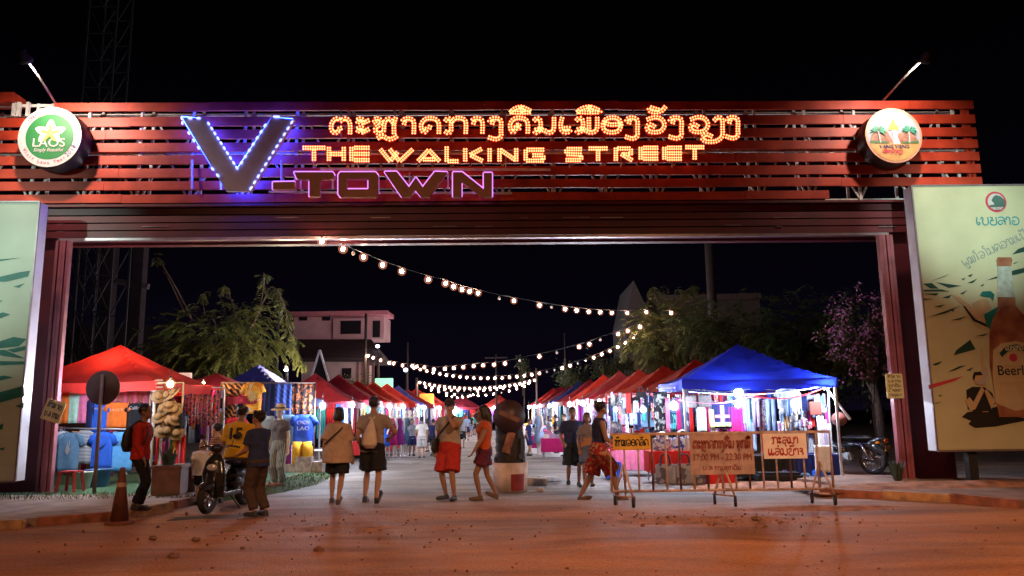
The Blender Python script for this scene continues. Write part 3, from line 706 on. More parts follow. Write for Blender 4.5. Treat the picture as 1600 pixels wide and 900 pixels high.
P_red = mat('sign_print_red', (.50, .04, .08), .5, scale=3, var=.05); P_navy = mat('sign_print_navy', (.03, .03, .16), .5, var=.05); P_yellow = mat('sign_print_yellow', (.62, .40, .06), .5, var=.15, scale=12)
P_cream = mat('sign_print_cream', (.72, .66, .46), .5, var=.08)
root, c, r, M = badge(78, 214, 51, 'round white badge with green centre, white flower and LAOS lettering', M_black)
art('badge_face', [disc_poly(r * .99, 56)], P_white, M, root, -.010)
art('green_disc', [disc_poly(r * .745, 56)], P_green, M, root, -.016)
mb = MB(); k = r / 1.0
for a, cx, cz_, L, w in ((92, .02, .33, .36, .17), (160, -.24, .20, .34, .15), (18, .27, .20, .34, .15), (232, -.20, -.03, .26, .13), (308, .22, -.03, .26, .13)):
    pts = []
    for i in range(16):
        t = 2 * math.pi * i / 16; x = L / 1.5 * math.cos(t); z = w / 1.35 * math.sin(t) * (1.15 - .35 * math.cos(t)); ca, sa = math.cos(R(a)), math.sin(R(a))
        pts.append(((cx + x * ca - z * sa) * r, (cz_ + x * sa + z * ca) * r))
    mb.prism(pts, .004, M @ Matrix.Translation((0, -.022 - .0007 * a / 60, 0)))
fl = mb.build('flower', P_cream, root)
mb = MB()
for a in (92, 160, 18, 232, 308):
    ca, sa = math.cos(R(a)), math.sin(R(a)); pts = [((.02 + ca * q - sa * w) * r, (.10 + sa * q + ca * w) * r) for q, w in ((.03, -.05), (.26, -.045), (.32, 0), (.26, .045), (.03, .05))]
    mb.prism(pts, .003, M @ Matrix.Translation((0, -.030 - .0007 * a / 60, 0)))
mb.build('flower_heart', P_yellow, fl)
mb = MB(); font_text('LAOS', M @ Matrix.Translation((0, -.024, -.33 * r)), .40 * r, mb, width=1.0 * r, depth=.003)
font_text('Simply Beautiful', M @ Matrix.Translation((0, -.024, -.49 * r)), .17 * r, mb, width=.92 * r, depth=.002, shear=.25); mb.build('lettering', P_white, root)
def arc_text(text, rad, a_mid, spread, size, m, root, M, bottom, y=-.016, lao_=False, name='rim_lettering'):
    mb = MB(); n = len(text)
    for i, ch in enumerate(text):
        if ch == ' ': continue
        a = a_mid + (i - (n - 1) / 2) * spread * (1 if bottom else -1); ar = R(a)
        up = Vector((math.cos(ar), 0, math.sin(ar))) * (-1 if bottom else 1); rt = Vector((up.z, 0, -up.x))
        L = Matrix((rt, (0, 1, 0), up)).transposed().to_4x4(); L.translation = Vector((math.cos(ar) * rad, y, math.sin(ar) * rad))
        if lao_: lao_text(mb, ch, M @ L @ Matrix.Translation((-size * .4, 0, 0)), size, .16)
        else: font_text(ch, M @ L, size, mb, depth=.001)
    return mb.build(name, m, root)
arc_text('Visit Laos Year', .90 * r, 258, 6.9, .17 * r, P_red, root, M, True)
arc_text('2018', .90 * r, 326, 7.6, .20 * r, P_navy, root, M, True, name='year_lettering')
arc_text('ປທອງທຽວລາວແຫງຊາດ', .80 * r, 90, 6.8, .11 * r, P_red, root, M, False, lao_=True)
M_rim2 = mat('badge_rim_copper', (.50, .24, .16), .5, scale=4)
root, c, r, M = badge(1396, 212, 46, 'round badge painted with palms, cliffs and a waterfall', mat('badge_drum_dark', (.03, .012, .01), .6))
mb = MB(); ring_poly(mb, r * .92, r * 1.0, M, -.014); mb.build('rim', M_rim2, root)
art('sky_field', [disc_poly(r * .925, 56)], mat('sign_print_sky', (.25, .30, .36), .5, scale=2.5, var=.2), M, root, -.008)
def hill(x0, x1, h, z0): return [(x0 * r, z0 * r)] + [((x0 + (x1 - x0) * i / 8) * r, (z0 + h * math.sin(math.pi * min(1, .12 + .8 * i / 8)) * (1 + .15 * math.sin(i * 2.3))) * r) for i in range(9)] + [(x1 * r, z0 * r)]
art('cliffs', [hill(-.82, -.06, .58, -.30), hill(.10, .85, .52, -.30)], mat('sign_print_rock', (.28, .13, .09), .6, scale=9, var=.5), M, root, -.014)
art('waterfall', [[(-.06 * r, .22 * r), (.10 * r, .22 * r), (.10 * r, 0), (.20 * r, -.30 * r), (-.04 * r, -.30 * r), (.0, -.02 * r)]], mat('sign_print_water', (.70, .62, .72), .5, scale=9, var=.2), M, root, -.020)
art('temple', [[(-.16 * r, .20 * r), (.18 * r, .20 * r), (.16 * r, .36 * r), (.09 * r, .40 * r), (.06 * r, .50 * r), (.01 * r, .64 * r), (-.04 * r, .50 * r), (-.07 * r, .40 * r), (-.14 * r, .36 * r)]], P_yellow, M, root, -.024)
fg = [(math.cos(a) * .925 * r, math.sin(a) * .925 * r) for a in [R(198 + i * (342 - 198) / 24) for i in range(25)]]
art('sand', [fg], mat('sign_print_sand', (.48, .27, .09), .6, scale=6, var=.25), M, root, -.019)
art('grass_strip', [[(-.86 * r, -.28 * r), (-.84 * r, -.18 * r), (-.3 * r, -.22 * r), (-.2 * r, -.30 * r)], [(.22 * r, -.30 * r), (.3 * r, -.24 * r), (.84 * r, -.20 * r), (.86 * r, -.30 * r)]], mat('sign_print_grass', (.05, .14, .05), .6), M, root, -.026)
for sx_, lean in ((-.50, -.05), (.52, .02)):
    tr = MB(); tr.prism([((sx_ - .03) * r, -.26 * r), ((sx_ + .03) * r, -.26 * r), ((sx_ + lean + .02) * r, .16 * r), ((sx_ + lean - .02) * r, .16 * r)], .004, M @ Matrix.Translation((0, -.032, 0)))
    po = tr.build('palm_trunk', P_white, root)
    fr_ = MB(); random.seed(int(sx_ * 100))
    for i in range(9):
        a = R(-30 + i * 30); L = .30 * r; cx, cz_ = (sx_ + lean) * r, .16 * r
        tip = (cx + math.cos(a) * L, cz_ + math.sin(a) * L * .8 - .05 * r); md = ((cx + tip[0]) / 2, (cz_ + tip[1]) / 2 + .06 * r)
        fr_.prism([(cx, cz_), (md[0] - .03 * r, md[1] - .045 * r), tip, (md[0] + .02 * r, md[1] + .04 * r)], .003, M @ Matrix.Translation((0, -.038 - .0008 * i, 0)))
    fr_.build('palm_crown', mat('sign_print_palm', (.03, .24, .15), .6, scale=12, var=.4), po)
mb = MB(); font_text('VANG VIENG', M @ Matrix.Translation((-.02 * r, -.028, -.47 * r)), .18 * r, mb, width=1.05 * r, depth=.003); mb.build('name_lettering', P_navy, root)
mb = MB(); lao_text(mb, 'ເມືອງວັງວຽງ', M @ Matrix.Translation((-.45 * r, -.028, -.63 * r)), .10 * r, .2, width=.72 * r); mb.build('lao_lettering', P_red, root)

# ================================================================== billboards
def billboard(M, w, h, d, label, face_m):
    root = thing('billboard', label, 'billboard', M.translation, 0)
    mb = MB(); mb.prism([(0, 0), (w, 0), (w, h), (0, h)], d, M @ Matrix.Translation((0, .012, 0)), 0); mb.build('box', mat('billboard_side', (.62, .60, .66), .45, scale=2, var=.15), root)
    mb = MB(); mb.prism([(.02, .02), (w - .02, .02), (w - .02, h - .02), (.02, h - .02)], .012, M); mb.build('printed_face', face_m, root)
    mb = MB()
    for a, b in (((0, 0), (w, 0)), ((0, h), (w, h)), ((0, 0), (0, h)), ((w, 0), (w, h))):
        mb.bar(M @ Vector((a[0], .004, a[1])), M @ Vector((b[0], .004, b[1])), .03)
    mb.build('edge_trim', M_trim, root)
    for x in (.7, w - .7): mb = MB(); mb.bar(M @ Vector((x, d * .6, -M.translation.z)), M @ Vector((x, d * .6, .01)), .16); mb.build('leg', M_black, root)
    return root
def face_mat(name, c, c2):
    m = mat(name, c, .42, scale=.9, var=.15, c2=c2, coat=.25); return m
# right board
p = at(1457, 705, 14.4); q = at(1432, 290, 14.4); zb, zt = p.z, q.z
MRb = frame(((p.x + q.x) / 2, 14.4, zb), (1, .02, 0), (0, 0, 1)); HB = zt - zb; WB = 4.6
bR = billboard(MRb, WB, HB, .30, 'large cream beer billboard with a brown bottle, right of the gate', face_mat('billboard_print_cream', (.50, .48, .30), (.58, .55, .35)))
MRi = MRb.inverted()
def bl(px, py):
    d = ray(px, py); o = Vector((0, 0, CAM_Z)); n = MRb.to_3x3() @ Vector((0, 1, 0)); k = (MRb.translation - o).dot(n) / d.dot(n); v = MRi @ (o + d * k); return (v.x, v.z)
TEAL = mat('print_teal', (.01, .16, .14), .5, var=.1); DKG = mat('print_dark_green', (.012, .05, .035), .5, var=.1); INK = mat('print_ink', (.015, .012, .012), .5); BRN = mat('print_bottle_brown', (.26, .075, .035), .35, scale=3, var=.3, c2=(.44, .19, .11))
SKINP = mat('print_figure_tan', (.52, .36, .20), .5, var=.1); GLASSP = mat('print_bottle_glass', (.42, .44, .38), .4, scale=9, var=.25)
def zo(px, py): return bl(1430 + px / 3.212, 440 + py / 3.214)     # coordinates of the lower studied area
def zu(px, py): return bl(1400 + px / 4.5, 280 + py / 4.5)         # ... and of the upper one
def bart(name, polys, m, y=-.006): return art(name, polys, m, MRb, bR, y, .004)
shards = [[(190, 735), (250, 730), (300, 770), (240, 768)], [(190, 778), (320, 775), (375, 790), (200, 790)], [(240, 718), (380, 665), (330, 690)], [(280, 725), (420, 745), (460, 750), (370, 765)], [(500, 680), (540, 665), (525, 688)], [(450, 805), (500, 780), (470, 810)], [(325, 832), (390, 812), (370, 838)], [(190, 805), (300, 802), (280, 818)], [(190, 840), (260, 838), (200, 850)], [(630, 712), (830, 640), (905, 622), (905, 655), (850, 670)], [(815, 530), (860, 490), (905, 475), (905, 510)], [(820, 595), (860, 575), (840, 592)], [(460, 700), (490, 695), (470, 712)], [(270, 895), (340, 880), (310, 900)], [(500, 730), (570, 700), (540, 730)], [(590, 750), (620, 735), (610, 752)]]
for s in shards: bart('shard', [[zu(*p) for p in s]], DKG)
sh2 = [[(192, 370), (205, 345), (275, 292), (302, 340)], [(85, 415), (135, 398), (120, 415), (100, 422)], [(160, 455), (220, 425), (258, 420), (200, 445)], [(90, 612), (135, 602), (110, 612)], [(255, 445), (292, 430), (275, 448)], [(300, 275), (370, 258), (345, 272)], [(60, 180), (230, 120), (150, 160)], [(175, 195), (265, 172), (220, 192)], [(115, 572), (135, 568), (125, 578)], [(60, 418), (75, 414), (70, 424)], [(180, 145), (195, 140), (190, 152)]]
for s in sh2: bart('shard', [[zo(*p) for p in s]], DKG, -.007)
bart('red_streak', [[zo(65, 520), zo(140, 500), zo(240, 475), zo(200, 498), zo(70, 540)]], P_red)
bart('bottle', [[zu(706, 570), zu(712, 552), zu(805, 552), zu(812, 570), zu(808, 610), zu(706, 610)], [zu(712, 612), zu(806, 612), zu(832, 830), zu(708, 830)]], GLASSP, -.012)
bart('bottle_cap', [[zu(704, 568), zu(712, 550), zu(806, 550), zu(814, 568), zu(806, 612), zu(708, 612)]], BRN, -.018)
bodyp = [zo(412, 80), zo(500, 80), zo(500, 120), zo(560, 190), zo(590, 260), zo(600, 400), zo(595, 680), zo(420, 680), zo(395, 560), zo(372, 420), zo(370, 260), zo(385, 190), zo(412, 140)]
bart('bottle_body', [bodyp], BRN, -.018)
bart('bottle_label', [[zo(388, 345), zo(430, 310), zo(500, 300), zo(598, 320), zo(600, 400), zo(598, 630), zo(500, 650), zo(400, 610), zo(385, 470)]], mat('print_label_cream', (.52, .40, .24), .5, var=.08), -.024)
bart('label_ribbon', [[zo(418, 360), zo(450, 325), zo(500, 315), zo(546, 325), zo(546, 350), zo(500, 345), zo(460, 352), zo(430, 380)]], DKG, -.030)
bart('label_seal', [disc_poly(.075, 20, *zo(487, 382))], P_red, -.030)
bart('label_rule', [[zo(395, 422), zo(598, 418), zo(598, 424), zo(395, 428)], [zo(400, 505), zo(598, 500), zo(598, 506), zo(400, 511)]], SKINP, -.030)
x, z = zo(408, 470); mb = MB(); font_text('Beerlao', MRb @ Matrix.Translation((x, -.031, z)), .26, mb, align='LEFT', depth=.002, width=.72); mb.build('label_lettering', INK, bR)
x, z = zo(448, 346); mb = MB(); lao_text(mb, 'ເບຍລາວ', MRb @ Matrix.Translation((x, -.037, z)), .085, .16, width=.34); mb.build('ribbon_lettering', P_cream, bR)
# round emblem, brand line and slogan
ec = zu(702, 160); bart('emblem_ring', [disc_poly(.205, 36, *ec)], P_red, -.006); bart('emblem_field', [disc_poly(.165, 36, *ec)], mat('print_field_grey', (.50, .46, .42), .5, var=.1), -.012)
bart('emblem_beast', [[zu(668, 150), zu(680, 125), zu(700, 112), zu(735, 125), zu(762, 150), zu(764, 195), zu(655, 198), zu(655, 185), zu(690, 178)]], mat('print_beast_green', (.06, .12, .10), .5), -.018)
mb = MB(); font_text('LBC', MRb @ Matrix.Translation((ec[0], -.026, ec[1] - .165)), .085, mb, depth=.002, width=.17); mb.build('emblem_lettering', P_white, bR)
x, z = zu(565, 322); mb = MB(); lao_text(mb, 'ເບຍລາວ', MRb @ Matrix.Translation((x, -.008, z)), .155, .15, width=zu(872, 322)[0] - x)
mb.build('brand_lettering', mat('print_brand_teal', (.03, .24, .26), .5), bR)
mb = MB(); a = zu(480, 615); b2 = zu(900, 420); ang = math.atan2(b2[1] - a[1], b2[0] - a[0])
lao_text(mb, 'ພູມໃຈໃນຄວາມເປັນ', MRb @ Matrix.Translation((a[0], -.008, a[1])) @ Matrix.Rotation(-ang, 4, 'Y'), .135, .11, width=1.55)
mb.build('slogan_lettering', mat('print_slogan_grey', (.20, .26, .26), .5), bR)
# printed figures: one leaning out drinking, one seated playing a pipe
bart('drinker_arm', [[zo(180, 65), zo(210, 70), zo(260, 110), zo(325, 150), zo(355, 200), zo(330, 205), zo(280, 165), zo(245, 125)], [zo(285, 110), zo(330, 85), zo(362, 90), zo(380, 130), zo(340, 170), zo(300, 150)]], SKINP, -.010)
bart('drinker_shirt', [[zo(345, 165), zo(415, 125), zo(405, 180), zo(372, 240), zo(350, 200)]], TEAL, -.015)
bart('drinker_hair', [[zo(322, 70), zo(335, 50), zo(375, 48), zo(395, 65), zo(388, 98), zo(376, 80), zo(340, 76)]], TEAL, -.018)
bart('drinker_outline', [[zo(240, 125), zo(246, 122), zo(300, 190), zo(352, 212), zo(365, 232), zo(345, 222), zo(290, 198)]], INK, -.016)
bart('piper_trousers', [[zo(232, 680), zo(262, 655), zo(330, 648), zo(430, 622), zo(460, 640), (zo(440, 672)), zo(546, 685), zo(546, 700), zo(480, 712), zo(400, 728), zo(300, 735), zo(265, 715), zo(280, 700)]], INK, -.008)
bart('piper_vest', [[zo(255, 545), zo(285, 528), zo(345, 530), zo(385, 560), zo(400, 610), zo(370, 650), zo(300, 655), zo(262, 640)]], INK, -.013)
bart('piper_arm', [[zo(248, 600), zo(275, 650), zo(300, 640), zo(345, 545), zo(330, 528), zo(290, 605), zo(270, 580)], [zo(400, 600), zo(355, 540), zo(345, 550), zo(380, 640)], [zo(290, 468), zo(335, 468), zo(335, 500), zo(318, 520), zo(295, 510)]], SKINP, -.018)
bart('piper_hair', [[zo(285, 480), zo(292, 455), zo(325, 452), zo(336, 470), zo(300, 472), zo(292, 500)]], INK, -.022)
bart('pipe', [[zo(328, 335), zo(336, 335), zo(365, 655), zo(335, 655)]], SKINP, -.011)
bart('drum_skin', [[zo(340, 430), zo(355, 432), zo(358, 475), zo(342, 520), zo(305, 512), zo(302, 500), zo(330, 492)]], P_white, -.027)
# left board
p = at(42, 752, 13.9); q = at(56, 315, 13.9); xe = (p.x + q.x) / 2 - .07
MLb = frame((xe - 5.0, 13.9 - .02 * 5, p.z), (1, .02, 0), (0, 0, 1)); MLi = MLb.inverted()
bL = billboard(MLb, 5.0, q.z - p.z, .27, 'large pale billboard with green shards, left of the gate', face_mat('billboard_print_pale', (.44, .45, .34), (.52, .54, .42)))
def bl2(px, py):
    d = ray(px, py); o = Vector((0, 0, CAM_Z)); n = MLb.to_3x3() @ Vector((0, 1, 0)); k = (MLb.translation - o).dot(n) / d.dot(n); v = MLi @ (o + d * k); return (v.x, v.z)
def z5(px, py): return bl2(px / 1.873, 360 + py / 1.875)
sh3 = [[(-60, 150), (60, 122), (88, 118), (82, 135), (20, 150)], [(-60, 215), (8, 205), (-20, 222)], [(40, 165), (72, 155), (55, 168)], [(-60, 258), (10, 240), (30, 246), (0, 258)], [(0, 325), (40, 312), (78, 318), (55, 340), (0, 345)], [(-40, 352), (15, 350), (76, 376), (10, 368)], [(20, 350), (76, 338), (76, 350), (40, 358)], [(-60, 382), (76, 384), (76, 392), (-60, 398)], [(-30, 435), (10, 425), (40, 430), (0, 440)], [(-60, 490), (70, 455), (72, 485), (-60, 520)], [(45, 515), (70, 505), (68, 522)], [(-10, 575), (10, 565), (8, 582), (-8, 585)], [(-5, 640), (14, 635), (10, 645)], [(-60, 90), (60, 80), (-30, 95)]]
for s in sh3: art('shard', [[z5(*p) for p in s]], mat('print_shard_green', (.015, .13, .10), .5, var=.2), MLb, bL, -.006)
mb = MB(); pts = catmull([z5(-40, 690), z5(20, 688), z5(40, 690), z5(34, 715), z5(10, 735), z5(-40, 742)], 6); stroke_ribbon(mb, pts, .02, MLb, -.008); mb.build('cup_outline', P_white, bL)

# ================================================================== people: one continuous body, clothes and hair as children
def remesh(mb, voxel, smooth=3):
    me = bpy.data.meshes.new('tmp'); me.from_pydata([tuple(p) for p in mb.v], [], mb.f); me.update()
    o = bpy.data.objects.new('tmp', me); col.objects.link(o)
    m = o.modifiers.new('r', 'REMESH'); m.mode = 'VOXEL'; m.voxel_size = voxel; m.use_smooth_shade = True
    if smooth: s = o.modifiers.new('s', 'SMOOTH'); s.iterations = smooth; s.factor = .5
    dg = bpy.context.evaluated_depsgraph_get(); out = bpy.data.meshes.new_from_object(o.evaluated_get(dg))
    bpy.data.objects.remove(o); bpy.data.meshes.remove(me)
    return out
def loft(mb, rings, T=None, seg=18):
    """closed tube through elliptical rings (centre, rx, ry) lying in the local xy plane"""
    T = T or Matrix.Identity(4); vs = []; fs = []
    for (c, rx, ry) in rings:
        for k in range(seg):
            a = 2 * math.pi * k / seg; vs.append(T @ Vector((c[0] + rx * math.cos(a), c[1] + ry * math.sin(a), c[2])))
    n = len(rings)
    for i in range(n - 1):
        for k in range(seg): k2 = (k + 1) % seg; fs.append((i * seg + k, i * seg + k2, (i + 1) * seg + k2, (i + 1) * seg + k))
    fs.append(tuple(reversed(range(seg)))); fs.append(tuple((n - 1) * seg + k for k in range(seg)))
    return mb.add(vs, fs, 0, True)
def limb(mb, pts, rs):
    mb.tube(pts, rs, 10)
    for p, r in zip(pts, rs): mb.ell(p, r * .99, 0, None, 10, 7)
def ik(a, b, l1, l2, pole):
    a = Vector(a); b = Vector(b); d = b - a; L = min(d.length, (l1 + l2) * .995); d.normalize(); b = a + d * L
    x = (l1 * l1 - l2 * l2 + L * L) / (2 * L); h = math.sqrt(max(0, l1 * l1 - x * x))
    p = Vector(pole); p = p - d * p.dot(d); p.normalize()
    return a + d * x + p * h, b
SK = {'tan': mat('skin_tan', (.36, .19, .12), .6, var=.08), 'fair': mat('skin_fair', (.52, .31, .23), .6, var=.08), 'dark': mat('skin_brown', (.24, .12, .075), .6, var=.08)}
M_eye = mat('eye_dark', (.02, .015, .012), .3); M_lip = mat('lip', (.30, .09, .08), .5)
M_hair = mat('hair_black', (.012, .010, .010), .45, scale=40, var=.4, bump=.4); M_blond = mat('hair_light_brown', (.30, .16, .08), .55, scale=40, var=.4, bump=.4)
M_shoe = mat('shoe_dark', (.03, .028, .03), .6); M_sandal = mat('sandal_brown', (.10, .06, .045), .7)

def person(label, pos, face, H, o, group=None, name='person', voxel=.0125):
    """o: pose and clothing. Metres for a 1.72 m figure; x right, y ahead, z up in the figure's own frame"""
    s = H / 1.72
    root = thing(name, label, 'mannequin' if name == 'mannequin' else 'person', pos, R(face), group); root.scale = (s, s, s)
    pel = Vector(o.get('pelvis', (0, 0, .92))); lean = R(o.get('lean', 3)); twist = R(o.get('twist', 0)); side = R(o.get('side', 0))
    wide = o.get('wide', 1.0); fem = o.get('fem', False)
    T = Matrix.Translation(pel) @ Matrix.Rotation(twist, 4, 'Z') @ Matrix.Rotation(side, 4, 'Y') @ Matrix.Rotation(-lean, 4, 'X')
    sw = (.155 if fem else .18) * wide
    body = MB()
    tr = [((0, 0, -.11), .12, .09), ((0, 0, -.03), .165, .115), ((0, 0, .05), .16, .11), ((0, 0, .14), .135, .10), ((0, 0, .26), .148, .108), ((0, .005, .37), .168, .118), ((0, 0, .45), .165, .10), ((0, -.005, .50), .12, .08), ((0, -.005, .54), .062, .062)]
    tr = [(c, rx * wide * (1 if i > 2 or not fem else 1.05), ry * wide) for i, (c, rx, ry) in enumerate(tr)]
    loft(body, tr, T)
    BUST = [T @ Vector((q * .07, .075, .34)) for q in (-1, 1)]
    if fem:
        for q in BUST: body.ell(q, .062)
    limb(body, [T @ Vector((0, -.005, .50)), T @ Vector((0, .02, .61))], [.058, .053])
    hy, hp = o.get('head', (0, 0)); hr = o.get('tilt', 0)
    HT = T @ Matrix.Translation((0, .018, .60)) @ Matrix.Rotation(R(hy), 4, 'Z') @ Matrix.Rotation(R(hr), 4, 'Y') @ Matrix.Rotation(R(-hp) + lean, 4, 'X')
    hd = HT @ Matrix.Translation((0, .012, .080)) @ Matrix.Diagonal((1.08, 1.08, 1.06, 1)); r3 = hd.to_3x3()
    body.ell(hd @ Vector((0, -.005, .02)), (.076, .094, .100), 0, r3, 16, 12)
    body.ell(hd @ Vector((0, .030, -.045)), (.058, .060, .062), 0, r3); body.ell(hd @ Vector((0, .055, -.082)), (.028, .025, .022), 0, r3)
    body.tube([hd @ Vector((0, .086, .022)), hd @ Vector((0, .104, -.018))], [.008, .015], 8); body.ell(hd @ Vector((0, .096, -.02)), (.018, .013, .012), 0, r3)
    body.ell(hd @ Vector((0, .080, -.052)), (.024, .012, .010), 0, r3)
    for sx_ in (-1, 1):
        body.ell(hd @ Vector((sx_ * .077, -.005, -.005)), (.012, .022, .032), 0, r3, 8, 6); body.ell(hd @ Vector((sx_ * .033, .075, .028)), (.022, .016, .010), 0, r3, 8, 6)
    # arms
    elb = []; wr = []; sh_ = []
    hands = o.get('hands', ((-.24, .05, .78), (.24, .05, .78))); poles = o.get('poles', ((-.35, -1, -.25), (.35, -1, -.25)))
    for i, sx_ in enumerate((-1, 1)):
        a = T @ Vector((sx_ * sw, 0, .432)); e, w = ik(a, hands[i], .285, .25, poles[i]); sh_.append(a); elb.append(e); wr.append(w)
        limb(body, [a, a.lerp(e, .4), e], [.055 * wide, .05, .040]); limb(body, [e, e.lerp(w, .3), w], [.040, .043, .027])
        d = (w - e).normalized(); n = d.cross(Vector((sx_ * 1.0, .2, 0))); n = n.normalized() if n.length > .1 else Vector((0, 1, 0)); t = n.cross(d).normalized()
        q = Matrix((t, n, d)).transposed()
        if o.get('hand_turn'): q = q @ Matrix.Rotation(R(o['hand_turn'][i]), 3, 'Z')
        t, n = q @ Vector((1, 0, 0)), q @ Vector((0, 1, 0)); palm = w + d * .045
        body.ell(palm, (.042, .019, .055), 0, q, 10, 7)
        cu = o.get('curl', (.35, .35))[i]
        for k, L in enumerate((.062, .072, .068, .052)):
            b0 = w + d * .082 + t * (-.031 + .0205 * k); b1 = b0 + d * (L * .55 * math.cos(cu)) + n * (L * .55 * math.sin(cu)); b2 = b1 + d * (L * .55 * math.cos(cu * 2.4)) + n * (L * .55 * math.sin(cu * 2.4))
            limb(body, [b0 - d * .03, b0, b1, b2], [.010, .0098, .0092, .0082])
        b0 = w + d * .03 - t * .032; limb(body, [b0, b0 + d * .03 - t * .024 + n * .008, b0 + d * .06 - t * .028 + n * .02], [.014, .011, .009])
    # legs
    kn = []; an = []; hip = []
    feet = o.get('feet', ((-.09, 0, 0, 0, 0), (.09, 0, 0, 0, 0))); kp = o.get('knees', ((-.1, 1, 0), (.1, 1, 0)))
    fm = []
    for i, sx_ in enumerate((-1, 1)):
        a = T @ Vector((sx_ * .088, 0, -.05)); f = feet[i]; yaw, pit = R(f[3]), R(f[4])
        FM = Matrix.Translation((f[0], f[1], f[2])) @ Matrix.Rotation(yaw, 4, 'Z') @ Matrix.Rotation(-pit, 4, 'X')
        ankle = FM @ Vector((0, -.05, .085)); k, ankle = ik(a, ankle, .425, .405, kp[i]); hip.append(a); kn.append(k); an.append(ankle); fm.append(FM)
        limb(body, [a, a.lerp(k, .35), k], [.088 * wide, .078 * wide, .054]); limb(body, [k, k.lerp(ankle, .32), ankle], [.052, .056, .033])
        body.ell(FM @ Vector((0, .045, .035)), (.040, .115, .030), 0, FM.to_3x3()); body.ell(FM @ Vector((0, -.055, .04)), (.034, .04, .04), 0, FM.to_3x3())
    me = remesh(body, voxel); me.name = 'body'
    sk = o.get('skin', SK['tan']); me.materials.clear(); me.materials.append(sk); me.materials.append(M_eye); me.materials.append(M_lip)
    inv = hd.inverted()
    if name == 'person':
        for p in me.polygons:
            c = inv @ p.center
            if c.y > .05:
                if any((c.x - q * .033) ** 2 / .018 ** 2 + (c.z - .022) ** 2 / .009 ** 2 < 1 for q in (-1, 1)) or any(abs(c.x - q * .034) < .024 and abs(c.z - .046) < .007 for q in (-1, 1)): p.material_index = 1
                elif abs(c.x) < .025 and abs(c.z + .052) < .010 and c.y > .07: p.material_index = 2
    ob = bpy.data.objects.new('body', me); col.objects.link(ob); ob.parent = root
    def child(nm, mb, m, vx=.014, sm=3):
        x = remesh(mb, vx, sm); x.materials.clear(); x.materials.append(m)
        if nm in ('shirt', 'shorts', 'trousers', 'jacket', 'tank_top'):
            from mathutils import noise as NZ
            for v, nr in zip(x.vertices, [tuple(v.normal) for v in x.vertices]): q = v.co.copy(); v.co = q + Vector(nr) * (.011 * NZ.noise(Vector((q.x * 9 + q.z * 6, q.y * 9, q.z * 13))) + .006 * NZ.noise(q * 26))
        c = bpy.data.objects.new(nm, x); col.objects.link(c); c.parent = root; x.name = nm; return c
    out = {'root': root, 'T': T, 'hd': hd, 'wr': wr, 'elb': elb, 'sh': sh_, 's': s}
    # top
    if o.get('top'):
        t = o['top']; g = t.get('loose', .022); hem = t.get('hem', -.10); mb = MB(); fl = t.get('flare', 0)
        rr = [((0, 0, hem), .168 * wide + g + fl, .12 * wide + g + fl * .8)]
        for c, rx, ry in tr[1:8]:
            if c[2] > hem + .05:
                f = fl * max(0, min(1, (.4 - c[2]) / .5)); rr.append((c, max(rx, .15 * wide if c[2] < .3 else 0) + g + f, ry + g + f * .8))
        rr.append(((0, -.005, .525), .082, .074)); loft(mb, rr, T)
        if fem:
            for q in BUST: mb.ell(q, .062 + g)
        sl = t.get('sleeve', .55)
        if sl > 0:
            for i in (0, 1):
                a, e, w = sh_[i], elb[i], wr[i]
                if sl <= 1: limb_pts = [a.lerp(T @ Vector((0, 0, .44)), .25), a, a.lerp(e, sl)]; limb_r = [.056, .061 * wide + g * .2, .060 * wide + g * .7]
                else: limb_pts = [a, e, e.lerp(w, sl - 1)]; limb_r = [.072 * wide, .056, .046]
                mb.tube(limb_pts, limb_r, 12); mb.ell(limb_pts[1], limb_r[1] * .98)
                if sl > 1: mb.ell(a, limb_r[0] * .98)
        out['top'] = child(t.get('name', 'shirt'), mb, t['mat'])
    if o.get('bottom'):
        b = o['bottom']; mb = MB(); g = b.get('loose', .018); ln = b.get('len', .85)
        loft(mb, [((0, 0, -.12), .15 * wide + g, .115 * wide + g), ((0, 0, -.03), .172 * wide + g, .12 * wide + g), ((0, 0, .10), .148 * wide + g * .6, .112 * wide + g * .5)], T)
        for i in (0, 1):
            h, k, a = hip[i], kn[i], an[i]
            if ln <= 1: pts = [h, h.lerp(k, .5 * ln), h.lerp(k, ln)]; rs = [.098 * wide + g * .5, .092 * wide + g, .085 * wide + g * 1.5]
            else: pts = [h, k, k.lerp(a, ln - 1)]; rs = [.096 * wide + g * .5, .064 + g, .05 + g]
            mb.tube(pts, rs, 14); mb.ell(h, rs[0] * .99)
            if ln > 1: mb.ell(k, rs[1] * .99)
        if b.get('skirt'):
            kz = min(kn[0].z, kn[1].z); cx = (kn[0] + kn[1]) / 2; L = b['skirt']; pz = T @ Vector((0, 0, 0))
            rings = []
            for q in range(6):
                u = q / 5; c = pz.lerp(Vector((cx.x, cx.y, pz.z - L)), u); rings.append(((c.x, c.y, c.z), .17 + .10 * u, .125 + .12 * u))
            loft(mb, list(reversed(rings)))
        out['bottom'] = child(b.get('name', 'shorts'), mb, b['mat'])
    # hair and cap
    hs = o.get('hair', 'short'); hm = o.get('hair_mat', M_hair); mb = MB()
    if hs != 'none':
        mb.ell(hd @ Vector((0, -.018, .036)), (.088, .100, .099), 0, r3, 16, 10)
        if hs == 'bob':
            for q in range(5): mb.ell(hd @ Vector(((-1, 1, -.6, .6, 0)[q] * .062, (-.02, -.02, -.06, -.06, -.085)[q], -.035)), (.038, .05, .085), 0, r3)
        if hs == 'long':
            mb.tube([hd @ Vector((0, -.055, .03)), hd @ Vector((0, -.085, -.08)), hd @ Vector((0, -.085, -.20)), hd @ Vector((0, -.075, -.31))], [.08, .085, .075, .03], 12)
            for q in (-1, 1): mb.ell(hd @ Vector((q * .068, -.01, -.04)), (.022, .05, .09), 0, r3)
